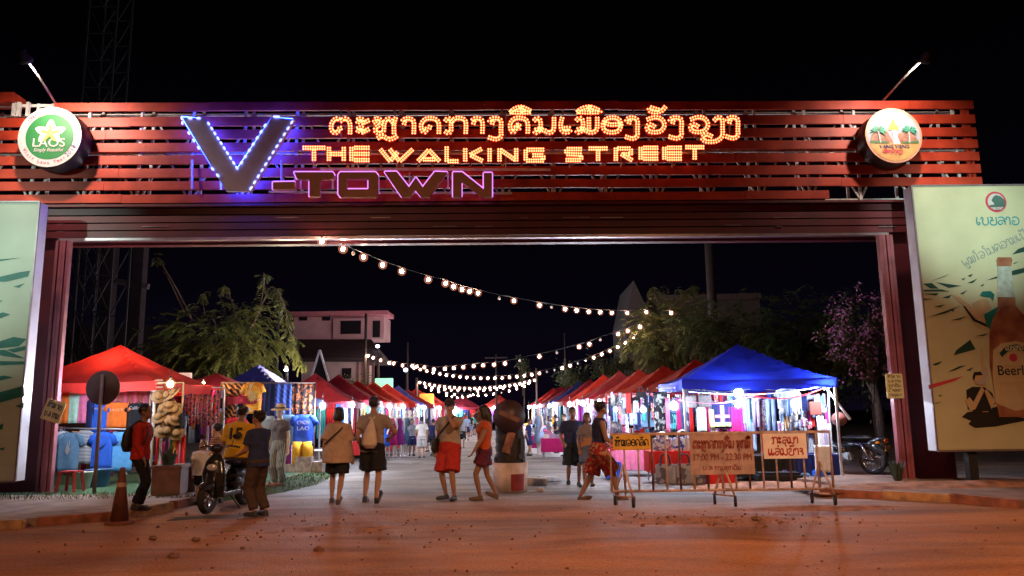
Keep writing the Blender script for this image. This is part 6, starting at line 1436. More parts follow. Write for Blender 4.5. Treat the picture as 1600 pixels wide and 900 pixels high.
mb = MB(); mb.tube([at(1293, 598, 16.6), at(1296, 650, 16.7), at(1298, 700, 16.8), Vector((at(1300, 740, 16.9).x, 16.9, K))], .022, 8); tag(mb.build('leaning_pole', M_pole, loc=at(1300, 740, 16.9).xy.to_3d()), 'pale upright pole at the right end of the blue stall', 'pole')
mb = MB(); a = at(1294, 610, 16.6); b = at(1328, 655, 16.0); mb.tube([a, b], [.018, .03], 8); tag(mb.build('furled_umbrella', C['lgrey'], loc=b), 'pale furled umbrella slanting off the blue stall corner', 'umbrella')
mb = MB(); mb.ell((0, 0, 0), (.16, .19, .15), 0, None, 16, 10); tag(mb.build('helmet', mat('helmet_red_brown', (.16, .05, .04), .3), loc=None), 'dark red helmet hung above the parked motorbike', 'helmet').location = at(1311, 655, 16.6)
# tables with bags in front
table('table of bags at the left front of the blue stall', Vector((at(1050, 740, 16.9).x, 16.7, 0.02)), 1.1, .7, .62, C['white'], C['red']); table('dark table behind the banner of the blue stall', Vector((at(1160, 740, 16.9).x, 16.8, 0.02)), 1.9, .8, .5, C['black'], C['black']); table('dark table behind the white sign of the blue stall', Vector((at(1255, 740, 16.9).x, 16.9, .02)), 1.3, .8, .5, C['black'], C['navy'])
zb_ = .66; xb_ = at(1050, 740, 16.9).x
handbag('blue and white dotted bag on the red skirted table', (xb_ + .18, 16.5, zb_), .42, .28, PAT['dots'], hm=C['white']); handbag('white floral bag on the red skirted table', (xb_ - .25, 16.5, zb_), .40, .26, PAT['floral'], hm=C['white'])
for i in range(3): handbag(('left grey patterned tote', 'middle floral tote with black handles', 'right floral tote')[i] + ' on the ground before the blue stall', (at(1040 + i * 30, 750, 16.1).x, 16.05, 0.02), .40, .40, blotch_mat('tote_print', [(.26, .26, .30), (.10, .10, .14), (.34, .33, .36)], 10), group='tote bags before the blue stall')
tag(MB().box((0, 0, .15), (.5, .4, .3), 0, None, .02).build('goods_box', C['red']), 'red box on the ground behind the banner', 'box').location = (at(1125, 752, 15.9).x, 15.9, .02)
tag(MB().box((0, 0, .10), (.9, .5, .2), 0, None, .05).build('goods_sack', C['black']), 'black sack on the ground behind the white sign', 'sack').location = (at(1215, 748, 16.2).x, 16.2, .02)
sheet('pale cloth draped on the ground edge of the blue stall', (at(1285, 700, 16.2).x, 16.2, .75), .35, .55, C['white'])
# ---- stall between: hung bags and pink crates, red canopy above
YP = 18.9; GP = 'bags hung in the stall left of the blue one'
nmz = [('grey mesh bag', 968, 640, 18, 'grey'), ('black bag', 984, 632, 16, 'black'), ('pale blue bag', 998, 655, 16, 'paleblue'), ('navy bag', 1012, 628, 16, 'navy'), ('charcoal bag', 1002, 622, 15, 'black'), ('round steel blue bag', 1013, 656, 22, 'steel'), ('lilac bag', 976, 656, 15, 'lilac')]
for i, (nm, px, py, s, cn) in enumerate(nmz): handbag(nm + ' hanging left of the blue stall', at(px, py + s * .5, YP - .05 * (i % 3)), W(s, YP), W(s * 1.1, YP), C[cn], group=GP, d=.10)
for i in range(8): sheet(('white', 'grey', 'pink', 'black', 'pale blue', 'red', 'cream', 'navy')[i] + ' strap of cloth hanging between the bags left of the blue stall', at(957 + i * 9, 616 + (i % 3) * 4, YP + .1), W(8, YP), W(52, YP), (C['white'], C['grey'], C['pink'], C['black'], C['paleblue'], C['red'], C['tan'], C['navy'])[i], group='cloth straps left of the blue stall')
rail('pink hanging frame left of the blue stall', at(946, 616, YP), at(1024, 614, YP), m=mat('frame_pink', (.6, .16, .22), .5))
table('pink skirted table left of the blue stall', Vector((at(992, 735, 18.5).x, 18.4, .02)), 1.3, .7, .56, C['pink'], C['pink'])
for i in range(5): tag(MB().box((0, 0, .08), (.22, .25, .16), 0, None, .02).build('goods_pile', (C['red'], C['yellow'], C['white'], C['red'], C['pink'])[i]), ('scarlet', 'yellow', 'white', 'dark red', 'pink')[i] + ' pile of trinkets on the pink table', 'goods', 'goods on the pink table').location = (at(992, 735, 18.5).x - .5 + i * .25, 18.2, .6)
tag(MB().box((0, 0, .18), (.34, .34, .36), 0, None, .02).build('bin', C['blue']), 'blue bin with white lid beside the pink table', 'bin').location = (at(958, 735, 17.6).x, 17.6, .02)
lamp('cool bulb over the hung bags left of the blue stall', at(1005, 640, YP - 1.1), 28, False, .085); lamp('small bulb at the left pink frame', at(962, 640, YP - .9), 20, False, .06)
# tables that stand out in the street farther up on the right
for i, (px, py, Y, w, cn) in enumerate(((868, 715, 26, .9, 'magenta'), (846, 706, 29, .9, 'magenta'), (905, 715, 24, .7, 'red'))):
    table(('magenta skirted table beyond the no entry post', 'magenta skirted table farthest in the street', 'red skirted table behind the walking couple')[i], Vector((at(px, py, Y).x, Y, .02)), w, .8, .6, C[cn], C[cn])
    for j in range(4): tag(MB().box((0, 0, .06), (.2, .22, .12 + .06 * (j % 2)), 0, None, .02).build('goods_pile', C[('white', 'lilac', 'grey', 'pink')[j]]), '%s goods on the %s' % (('white', 'lilac', 'grey', 'pink')[j], ('nearer magenta street table', 'farthest magenta street table', 'red street table')[i]), 'goods', 'goods on the street tables').location = (at(px, py, Y).x - .3 + j * .2, Y - .1, .64)

# denser hanging goods in the near stalls: small pieces behind and between the larger ones
random.seed(55)
gm_ = [('navy', 'navy'), ('black', 'black'), ('steel', 'steel blue'), ('denim', 'denim blue'), ('brown', 'dark brown'), ('purple', 'purple'), ('lilac', 'lilac'), ('white', 'white'), ('denim', 'denim blue'), ('lgrey', 'pale grey'), ('navy', 'navy'), ('pink', 'pink'), ('teal', 'teal'), ('magenta', 'crimson'), ('black', 'black'), ('royal', 'royal blue'), ('tan', 'tan'), ('grey', 'grey'), ('paleblue', 'pale blue'), ('red', 'red')]
def clutter(n, x0, x1, y0, y1, Y, where, group, wr=(4, 10), hr=(14, 44)):
    for i in range(n):
        cn, nm = random.choice(gm_); px = x0 + (x1 - x0) * (i + random.random()) / n; w = random.uniform(*wr); h = random.uniform(*hr); m = C[cn] if random.random() < .7 else random.choice([PAT['floral'], PAT['dots'], PAT['denimwash'], PAT['stripe'], PAT['trinket']])
        sheet('%s small hanging cloth %s' % (nm, where), at(px, random.uniform(y0, y1), Y + random.uniform(-.12, .12)), W(w, Y), W(h, Y), m, rz=random.uniform(-.5, .5), group=group, name='hanging_cloth', amp=.02, taper=random.uniform(.75, 1.25), n=1.5)
clutter(34, 1024, 1292, 612, 622, YB + .25, 'in the back layer of the blue stall', 'small cloths behind the blue stall front')
clutter(26, 1080, 1290, 640, 668, YB + .12, 'in the lower layer of the blue stall', 'small cloths low in the blue stall')
clutter(22, 1215, 1292, 612, 660, YB - .25, 'at the right front of the blue stall', 'small cloths at the right front of the blue stall', (5, 10), (10, 26))
clutter(24, 950, 1024, 612, 650, YP - .15, 'among the bags left of the blue stall', 'small cloths among the hung bags', (4, 9), (12, 34))
clutter(16, 290, 350, 606, 640, 19.1, 'at the front of the second left stall', 'small cloths in the second left stall', (3, 7), (10, 40))
clutter(20, 92, 236, 664, 690, 17.1, 'behind the lower T-shirt row on the left', 'small cloths behind the T-shirts', (6, 12), (40, 70))
for i in range(26):
    cn, nm = random.choice(gm_); px = random.uniform(960, 1290); Y = random.uniform(16.2, 17.3); s_ = (random.uniform(.14, .34), random.uniform(.14, .3), random.uniform(.10, .30))
    o_ = MB().box((0, 0, s_[2] / 2), s_, 0, None, .025).build('goods_bundle', C[cn] if i % 3 else PAT['floral']); o_.location = (at(px, 740, Y).x, Y, .02); o_.rotation_euler.z = random.uniform(-.6, .6); tag(o_, '%s bundle of goods on the ground under the right near stalls' % nm, 'bundle', 'bundles under the right near stalls')

# ================================================================== barrier with its three signs
M_bar = mat('barrier_rusty_paint', (.46, .31, .26), .6, scale=7, var=.45, bump=.2); M_bar2 = mat('barrier_dark_paint', (.12, .05, .045), .6, scale=7, var=.4)
YR = 12.55
b0, b1 = at(956, 770, YR), at(1303, 772, YR + .05); zt_ = at(956, 679, YR).z; zl_ = .24
bar = thing('rolling_barrier', 'long rolling metal barrier with three hung signs across the street', 'barrier', ((b0.x + b1.x) / 2, YR, 0))
def bx(t, z): p = b0.lerp(b1, t); return Vector((p.x, p.y, z))
mb = MB(); mb.tube([bx(0, zl_), bx(0, zt_), bx(1, zt_), bx(1, zl_)], .024, 10); mb.tube([bx(0, zl_), bx(1, zl_)], .02, 8); mb.build('frame', M_bar, bar)
for k in range(1, 16):
    t = k / 16; dk = k in (3, 5, 7, 10, 13); MB().tube([bx(t, zl_), bx(t, zt_)], .0155 if not dk else .018, 8).build('upright', M_bar2 if dk else M_bar, bar)
for t in (.055, .505, .945):
    mb = MB(); top = bx(t, zl_ + .42)
    for s in (-1, 1): mb.tube([top, Vector((bx(t, 0).x + s * .12, YR - .16 * s, .15))], .017, 8)
    mb.tube([top, Vector((bx(t, 0).x + .06, YR + .25, .12))], .014, 8); mb.tube([bx(t, 0) + Vector((-.15, .16, .16)), bx(t, 0) + Vector((.15, -.16, .16))], .016, 8); leg_ = mb.build('trestle', M_bar, bar)
    for s in (-1, 1):
        c = Vector((bx(t, 0).x + s * .12, YR - .16 * s, .085)); w_ = MB(); w_.lathe([(.03, -.02), (.075, -.022), (.085, -.012), (.085, .012), (.075, .022), (.03, .02)], c, 18, 0, RX @ Matrix.Rotation(R(15), 3, 'X')); w_.build('wheel', M_tyre, leg_)
def hung_sign(name, label, x0, y0, x1, y1, m, wav=0.0, Yo=-.03):
    p0, p1 = at(x0, y1, YR + Yo), at(x1, y0, YR + Yo); w, h = p1.x - p0.x, p1.z - p0.z; root = thing(name, label, 'sign', p0)
    mb = MB(); nx = 24; vs = []; fs = []
    for s in (0, .006):
        for j in (0, 1):
            for i in range(nx + 1): vs.append((w * i / nx, wav * math.sin(i / nx * 17) * (1.2 - j) + s, h * j))
    q = 2 * (nx + 1)
    for i in range(nx): fs += [(i, i + 1, nx + 2 + i, nx + 1 + i), (q + i, q + nx + 1 + i, q + nx + 2 + i, q + i + 1), (i, q + i, q + i + 1, i + 1), (nx + 1 + i, nx + 2 + i, q + nx + 2 + i, q + nx + 1 + i)]
    fs += [(0, nx + 1, q + nx + 1, q), (nx, q + nx, q + 2 * nx + 1, 2 * nx + 1)]
    mb.add(vs, fs); mb.build('panel', m, root, world=False); return root, w, h, frame(p0, (1, 0, 0), (0, 0, 1))
root, w, h, M = hung_sign('hung_sign', 'yellow board with black Lao lettering at the left end of the barrier', 958, 679, 1016, 703, mat('board_yellow', (.62, .36, .05), .6, scale=6, var=.2))
mb = MB(); lao_text(mb, 'ຫ້າມຈອດລົດ', M @ Matrix.Translation((w * .05, -.006, h * .26)), h * .42, .17, width=w * .9); mb.build('lettering', M_black, root)
root, w, h, M = hung_sign('hung_banner', 'worn brownish banner with opening hours 17:00 PM to 22:30 PM', 1080, 678, 1176, 742, mat('banner_tan', (.56, .38, .33), .8, scale=5, var=.25, trans=.35), .012)
BT = mat('banner_lettering', (.26, .06, .04), .8)
mb = MB(); lao_text(mb, 'ຕະຫຼາດກາງຄືນ ທຸກມື້', M @ Matrix.Translation((w * .05, -.022, h * .66)), h * .19, .17, width=w * .9); mb.build('lao_lettering', BT, root)
mb = MB(); font_text('17:00 PM - 22:30 PM', M @ Matrix.Translation((w * .5, -.022, h * .36)), h * .24, mb, depth=.002, width=w * .90); mb.build('hours_lettering', BT, root)
mb = MB(); lao_text(mb, 'ບໍລິການທຸກວັນ', M @ Matrix.Translation((w * .18, -.022, h * .12)), h * .09, .17, width=w * .6); mb.build('small_lettering', BT, root)
root, w, h, M = hung_sign('hung_sign', 'white board with red Lao lettering at the right of the barrier', 1194, 677, 1259, 717, mat('board_white', (.80, .70, .68), .6, scale=5, var=.15))
mb = MB(); lao_text(mb, 'ກະລຸນາ', M @ Matrix.Translation((w * .2, -.006, h * .60)), h * .26, .20, width=w * .62); lao_text(mb, 'ແລ່ນຊ້າໆ', M @ Matrix.Translation((w * .1, -.006, h * .14)), h * .27, .20, width=w * .82); mb.build('lettering', mat('lettering_red', (.40, .03, .03), .6), root)
# small notices on the gate posts
def notice(label, c, w, h, rot, m, lines):
    root = thing('notice', label, 'sign', c, GA); M = frame(c, GR, (0, 0, 1)) @ Matrix.Rotation(R(rot), 4, 'Y')
    MB().prism([(-w / 2, -h / 2), (w / 2, -h / 2), (w / 2, h / 2), (-w / 2, h / 2)], .01, M).build('panel', m, root); mb = MB()
    for i in range(lines): lao_text(mb, ('ຫ້າມຂາຍ', 'ບໍລິການ', 'ທຸກວັນ', 'ເຂົ້າອອກ', 'ກະລຸນາ')[i], M @ Matrix.Translation((-w * .38, -.004, h * .5 - h * (i + .85) / (lines + .3))), h * .45 / lines, .2, width=w * .76)
    mb.build('lettering', M_black, root)
notice('pale yellow notice fixed on the right gate post', gp(1398, 603, .10), W(27, 15), W(38, 15), 0, mat('notice_yellow', (.66, .62, .30), .6, var=.08), 5)
notice('tilted yellow notice fixed on the left gate post', gp(83, 642, .14), W(30, 14.8), W(32, 14.8), 18, mat('notice_tan', (.55, .38, .14), .6, var=.15), 2)

# ================================================================== road signs, cone, planter drum
cpos = place(186, 819); root = thing('traffic_cone', 'faded traffic cone standing against the left kerb', 'traffic cone', cpos)
MC = mat('cone_faded_orange', (.13, .04, .025), .7, scale=6, var=.4)
MB().lathe([(.20, 0), (.20, .03), (.15, .045), (.12, .05)], (0, 0, 0), 8, 0, None).build('base', mat('cone_base', (.16, .05, .03), .8), root, world=False); MB().lathe([(.125, .045), (.034, .78), (.025, .79)], (0, 0, 0), 24, 0, None).build('cone', MC, root, world=False); MB().lathe([(.070, .52), (.063, .58)], (0, 0, 0), 24, 0, None, cap=False).build('band', mat('cone_band', (.4, .26, .2), .6), root, world=False)
rp = place(147, 771, K); root = thing('road_sign', 'round road sign seen from its dark back, inside the left gate post', 'road sign', rp)
zc = at(150, 606, rp.y).z; MB().tube([rp, Vector((rp.x, rp.y, zc + .25))], .035, 10).build('post', mat('sign_post_brown', (.20, .12, .09), .6), root)
MB().lathe([(.32, -.012), (.33, 0), (.32, .012)], (rp.x, rp.y + .05, zc), 32, 0, Matrix.Rotation(R(90), 3, 'X')).build('plate', mat('sign_back_dark', (.07, .035, .035), .5), root)
np_ = place(797, 767); root = thing('no_entry_sign', 'round no entry sign on a wrapped post in a white drum', 'road sign', np_); z1 = at(797, 650, np_.y).z; z2 = at(797, 722, np_.y).z; rr_ = W(24.5, np_.y)
MB().lathe([(W(26, np_.y), 0), (W(28, np_.y), z2), (W(25.5, np_.y), z2), (W(25, np_.y), z2 - .05)], np_, 32, 0).build('drum', mat('drum_whitewash', (.58, .46, .40), .8, scale=5, var=.25, bump=.2), root)
mb = MB(); r_ = W(26.5, np_.y)
pts = [R(-90 + 4 + i * 5) for i in range(10)]
vs = []; 
for a in pts: vs += [np_ + Vector((math.cos(a) * (r_ + .008), math.sin(a) * (r_ + .008), .03)), np_ + Vector((math.cos(a) * (r_ + .028), math.sin(a) * (r_ + .028), .34))]
mb.add(vs, [(2 * i, 2 * i + 2, 2 * i + 3, 2 * i + 1) for i in range(9)]); mb.build('red_panel', mat('drum_red', (.22, .025, .03), .7, var=.3), root)
mb = MB(); random.seed(9); w0 = W(21.5, np_.y)
prof = [(w0 * random.uniform(.94, 1.05), z2 - .04 + (z1 - .12 - z2) * i / 14) for i in range(15)]
mb.lathe(prof + [(w0 * .5, z1 - .08)], np_, 9, 0, Matrix.Rotation(.3, 3, 'Z'))
for i in range(14):
    a = random.uniform(0, 6.28); z = random.uniform(z2, z1 - .3); q = np_ + Vector((math.cos(a) * w0 * .98, math.sin(a) * w0 * .98, z)); mb.box(q, (.16, .05, random.uniform(.1, .3)), 0, Matrix.Rotation(a + 1.57, 3, 'Z') @ Matrix.Rotation(random.uniform(-.2, .2), 3, 'Y'))
mb.build('wrapped_post', mat('wrap_black', (.03, .025, .025), .85, scale=7, var=.5, bump=.5), root)
mb = MB(); fr2 = frame(np_ + Vector((-.02, -W(21, np_.y) * 1.12, at(790, 690, np_.y).z)), (1, 0, 0), (0, 0, 1))
mb.prism([(-.13, -.18), (.02, -.22), (.14, .16), (0, .22)], .012, fr2); mb.build('torn_notice', mat('torn_notice', (.26, .12, .10), .8, scale=6, var=.5), root)
MB().lathe([(rr_, -.012), (rr_, .012)], (np_.x, np_.y - .30, z1), 36, 0, Matrix.Rotation(R(90), 3, 'X')).build('disc', mat('no_entry_dark_red', (.045, .02, .025), .45, scale=4, var=.3), root)
fr3 = frame((np_.x, np_.y - .318, z1), (1, 0, 0), (0, 0, 1)) @ Matrix.Rotation(R(24), 4, 'Y'); mb = MB(); mb.prism([(-rr_ * .68, -.045), (rr_ * .68, -.045), (rr_ * .68, .045), (-rr_ * .68, .045)], .006, fr3); mb.build('bar', mat('no_entry_bar', (.16, .08, .065), .5, var=.3), root)
MB().tube([(np_.x, np_.y - .27, z2), (np_.x, np_.y - .27, z1 + .1)], .025, 8).build('pole', M_pole_d, root)
for i, (px, py, s) in enumerate(((838, 757, (.45, .35, .14)), (858, 752, (.5, .3, .10)), (845, 768, (.3, .12, .07)))):
    c = place(px, py); o_ = MB().box((0, 0, s[2] / 2), s, 0, None, .02).build('concrete_block', mat('broken_concrete', (.40, .34, .32), .9, scale=6, var=.3, bump=.5)); o_.location = c; o_.rotation_euler = (.06 * i, .05, i * .7); tag(o_, ('broken concrete lump leaning on the drum', 'flat pale concrete slab beside the drum', 'thin concrete shard before the broken lump')[i], 'concrete')

# ================================================================== string lights over the street
M_bulb = mat('string_bulb_lit', (1, 1, 1), emis=(1.0, .66, .46), es=260); M_bulb_off = mat('string_bulb_unlit', (.5, .45, .42), .2)
bulb_me = {}
def string(label, pts, step, r, dead=(), group='strings of bulbs over the street', every=None):
    """pts: sagging cable as world points; bulbs hang at even steps"""
    root = thing('string_lights', label, 'string lights', pts[0], 0, group)
    cab = catmull([tuple(p) for p in pts], 8); MB().tube(cab, .008, 5).build('cable', M_black, root)
    L = 0; acc = [0]
    for a, b in zip(cab, cab[1:]): L += math.dist(a, b); acc.append(L)
    n = int(L / step); pos = every or [step * (i + .5) for i in range(n)]
    for i, s in enumerate(pos):
        j = next((q for q in range(len(acc) - 1) if acc[q + 1] >= s), len(acc) - 2); t = (s - acc[j]) / max(1e-6, acc[j + 1] - acc[j]); p = Vector(cab[j]).lerp(Vector(cab[j + 1]), t)
        put_bulb(root, p, r, i in dead)
    return root
def put_bulb(root, p, r, off):
    key = (round(r, 3), off)
    if key not in bulb_me:
        mb = MB(); k = .62 if not off else .7; mb.ell((0, 0, -r * 1.6), (r * k, r * k, r * k * 1.15), 0, None, 10, 7); mb.tube([(0, 0, -r * .7), (0, 0, 0)], r * .35, 6, 1)
        if not off: mb.ell((0, 0, -r * 1.6), (r * 1.6, r * 1.6, r * 1.6), 2, None, 14, 10)  # larger shell stands in for the glare halo of the lit bulb
        me = bpy.data.meshes.new('bulb'); me.from_pydata(mb.v, [], mb.f)
        for m_ in (M_bulb_off if off else M_bulb, M_black, M_halo_s): me.materials.append(m_)
        me.polygons.foreach_set('material_index', mb.mi); me.polygons.foreach_set('use_smooth', mb.sm); bulb_me[key] = me
    o = bpy.data.objects.new('bulb', bulb_me[key]); col.objects.link(o); o.parent = root; o.location = p - root.location
# first string: from the gate beam to the tree at the right; bulbs in their real uneven spacing
def px_string(label, bl_, r, off=()):
    P = [at(px, py, Y) for px, py, Y in bl_]; root = thing('string_lights', label, 'string lights', P[0], 0, 'strings of bulbs over the street')
    MB().tube(catmull([tuple(p + Vector((0, 0, r * 1.6))) for p in P], 4), .009, 5).build('cable', M_black, root)
    for i, p in enumerate(P): put_bulb(root, p + Vector((0, 0, r * 1.6)), r, i in off)
    return root
b1_ = [(503, 377), (536, 389), (552, 396), (568, 402), (598, 414), (628, 424), (669, 437), (696, 443), (709, 448), (722, 452), (734, 455), (747, 458), (780, 466), (803, 470), (843, 477), (862, 480), (883, 483), (901, 485), (920, 487), (938, 488), (956, 489), (980, 489), (1010, 488), (1049, 489)]
px_string('warm bulb string from the gate beam down to the trees on the right', [(x, y, 14.9 + 12.5 * i / 23) for i, (x, y) in enumerate(b1_)], .062, (2, 12, 15))
b2_ = [(1000, 511), (981, 517), (966, 522), (938, 531), (921, 538), (905, 542), (870, 551), (843, 557), (812, 563), (789, 568), (772, 570), (755, 571), (740, 572), (724, 574), (709, 575), (695, 576), (678, 577), (663, 574), (651, 573), (644, 572), (629, 571), (615, 568), (608, 567), (595, 563), (583, 559), (575, 556)]
px_string('warm bulb string slanting from the right trees across to the left pole', [(x, y, 27.5 + 12 * i / 25) for i, (x, y) in enumerate(b2_)], .07, (3, 6, 8))
def sag(px0, py0, px1, py1, dip, Y0, Y1, n=7): return [at(px0 + (px1 - px0) * i / n, py0 + (py1 - py0) * i / n + dip * 4 * (i / n) * (1 - i / n), Y0 + (Y1 - Y0) * i / n) for i in range(n + 1)]
string('bulb string sagging low across the street below the slanting one', sag(642, 571, 1000, 520, 38, 42, 30), .52, .065, (19, 20, 23, 24))
string('dense bulb string with its left end at the yellow sign, uppermost', sag(652, 594, 840, 590, 12, 46, 46), .30, .07)
string('second dense bulb string beyond the uppermost dense one', sag(660, 601, 835, 594, 10, 50, 50), .42, .07, (6, 7, 13))
string('third dense bulb string sagging deeper in the distance', sag(668, 605, 828, 598, 14, 54, 54), .55, .07, (4, 9))
string('lowest and farthest bulb string over the street', sag(694, 614, 752, 608, 8, 60, 60), .42, .065)
# ================================================================== people farther up the street
random.seed(77)
protos = []
TOPS = {'white': C['white'], 'black': C['black'], 'red': C['red'], 'pink': C['pink'], 'pale blue': C['paleblue'], 'grey': C['grey'], 'orange': C['orange'], 'navy': C['navy'], 'purple': C['purple'], 'teal': C['teal']}
BOTS = {'black shorts': C['black'], 'navy shorts': C['navy'], 'pale shorts': C['lgrey'], 'denim shorts': C['denim'], 'brown shorts': C['brown']}
def base(fem, walk):
    f = ((-.09, .16, 0, 3, 8), (.09, -.16, .03, -3, -22)) if walk else ((-.1, 0, 0, 6, 0), (.1, .04, 0, -8, 0))
    return dict(fem=fem, lean=3, feet=f, hands=((-.23, .12, .84), (.23, -.02, .86)) if walk else ((-.2, .16, .98), (.23, .05, .84)), hair='long' if fem else 'short', skin=SK['tan'], shoes=M_shoe, top=dict(mat=C['white'], loose=.03, hem=-.12, sleeve=.6), bottom=dict(mat=C['black'], len=.9, loose=.03))
crowd = [  # px, py(feet), top, turn, fem, walk, top colour, bottom, extra words
 (659, 716, 652, 10, 0, 0, 'white', 'pale shorts', 'facing the left stalls near the row of dresses'), (676, 712, 655, -30, 0, 1, 'navy', 'black shorts', 'in the crowd beside the white shirted one'), (684, 708, 656, 170, 1, 1, 'pink', 'denim shorts', 'in the crowd left of the khaki shirted man'), (668, 706, 654, 60, 1, 0, 'black', 'black shorts', 'behind the white shirted shopper'), (643, 712, 655, 200, 0, 0, 'grey', 'navy shorts', 'among the dresses on the left'),
 (691, 700, 655, 0, 0, 1, 'orange', 'navy shorts', 'far behind the khaki shirted man'), (722, 700, 651, 185, 0, 1, 'grey', 'black shorts', 'between the khaki man and the woman in orange'), (729, 688, 648, 190, 0, 1, 'pale blue', 'navy shorts', 'farther behind, between the khaki man and the woman in orange'), (735, 682, 647, 0, 1, 1, 'black', 'denim shorts', 'far up the street left of the woman in orange'), (741, 680, 646, 175, 0, 1, 'teal', 'black shorts', 'far up the street just left of the orange top'),
 (748, 677, 645, 10, 1, 1, 'white', 'black shorts', 'in the farthest group behind the woman in orange'), (716, 678, 646, 5, 0, 1, 'purple', 'navy shorts', 'in the farthest group right of the khaki man'), (727, 676, 645, 180, 1, 1, 'red', 'denim shorts', 'in the farthest group up the street'), (705, 674, 645, 0, 0, 1, 'black', 'brown shorts', 'farthest up the street above the cap'), (826, 712, 655, 250, 0, 0, 'navy', 'navy shorts', 'standing by the right stalls beyond the drum'),
 (860, 706, 650, 100, 1, 0, 'grey', 'black shorts', 'shopping at the right stalls'), (871, 708, 648, 80, 0, 0, 'black', 'black shorts', 'shopping beside the grey shirted woman'), (884, 712, 647, 120, 0, 1, 'purple', 'brown shorts', 'walking behind the dark blue shirted man'), (781, 690, 650, 180, 1, 1, 'red', 'black shorts', 'half hidden behind the no entry sign'), (655, 690, 652, 0, 1, 1, 'teal', 'black shorts', 'deep in the left crowd'), (664, 686, 650, 180, 0, 1, 'red', 'navy shorts', 'deep in the left crowd'), (757, 681, 647, 0, 0, 1, 'navy', 'brown shorts', 'far up the street behind the raised arm')]
cache = {}
for (px, py, top, turn, fem, walk, tc_, bc_, ex) in crowd:
    g = place(px, py); hgt = height(px, top, g); key = (fem, walk)
    lab = '%s in %s top and %s %s' % ('woman' if fem else 'man', tc_, bc_, ex)
    lab = ' '.join(lab.split()[:16])
    if key not in cache:
        p = person(lab, g, turn, hgt, base(bool(fem), bool(walk)), 'people farther up the street', voxel=.02); r = p['root']; cache[key] = r
    else:
        r = copy_tree(cache[key]); r.location = g; r.rotation_euler.z = R(turn); s = hgt / 1.72; r.scale = (s, s, s); r['label'] = lab
    for ch in r.children:
        nm = ch.name.split('.')[0]
        if nm in ('shirt', 'shorts'): ch.material_slots[0].link = 'OBJECT'; ch.material_slots[0].material = TOPS[tc_] if nm == 'shirt' else BOTS[bc_]
# mannequins in dresses along the left row
def dress_form(label, pos, m, rz, h=1.62):
    s = h / 1.62; root = thing('dress_mannequin', label, 'mannequin', pos, rz, 'mannequins along the left row'); root.scale = (s, s, s)
    mb = MB(); loft(mb, [((0, 0, .80), .15, .11), ((0, 0, .98), .12, .09), ((0, 0, 1.18), .15, .11), ((0, 0, 1.33), .15, .09), ((0, 0, 1.40), .05, .05), ((0, 0, 1.45), .045, .05)]); mb.ell((0, .01, 1.53), (.07, .085, .10))
    for q in (-1, 1): limb(mb, [(q * .07, 0, .82), (q * .08, .02, .45), (q * .08, 0, .08)], [.08, .055, .035]); mb.ell((q * .08, .06, .03), (.04, .10, .03)); limb(mb, [(q * .17, 0, 1.32), (q * .21, -.02, 1.05), (q * .20, .08, .82)], [.045, .037, .026])
    x = remesh(mb, .018, 3); x.materials.append(MATS['mannequin_white']); o = bpy.data.objects.new('figure', x); col.objects.link(o); o.parent = root
    mb = MB(); loft(mb, [((0, 0, .42), .25, .20), ((0, 0, .75), .20, .15), ((0, 0, 1.0), .135, .105), ((0, 0, 1.18), .165, .125), ((0, 0, 1.34), .14, .09)]); mb.build('dress', m, root, world=False); return root
for i, (px, py, Y, cn, nm) in enumerate(((598, 720, 26.3, 'royal', 'blue'), (611, 716, 27.3, 'magenta', 'maroon'), (622, 716, 27.6, 'purple', 'violet'), (633, 714, 28.4, 'denim', 'grey blue'), (640, 712, 29.2, 'paleblue', 'pale'), (648, 708, 30.5, 'pink', 'pink'))):
    if i == 0: dm = dress_form(nm + ' dress on a white mannequin in the left row', Vector((at(px, py, Y).x, Y, 0.01)), C[cn], R(160)); dm0 = dm
    else:
        dm = copy_tree(dm0); dm.location = (at(px, py, Y).x, Y, .01); dm.rotation_euler.z = R(150 + i * 17); dm['label'] = nm + ' dress on a white mannequin in the left row'
    for ch in dm.children:
        if ch.name.startswith('dress'): ch.material_slots[0].link = 'OBJECT'; ch.material_slots[0].material = C[cn]
dm = copy_tree(dm0); dm.location = (at(843, 710, 27.6).x, 27.6, .01); dm.rotation_euler.z = R(120); dm['label'] = 'white mannequin in pale shorts outfit before the right stalls'
for ch in dm.children:
    if ch.name.startswith('dress'): ch.material_slots[0].link = 'OBJECT'; ch.material_slots[0].material = C['paleblue']

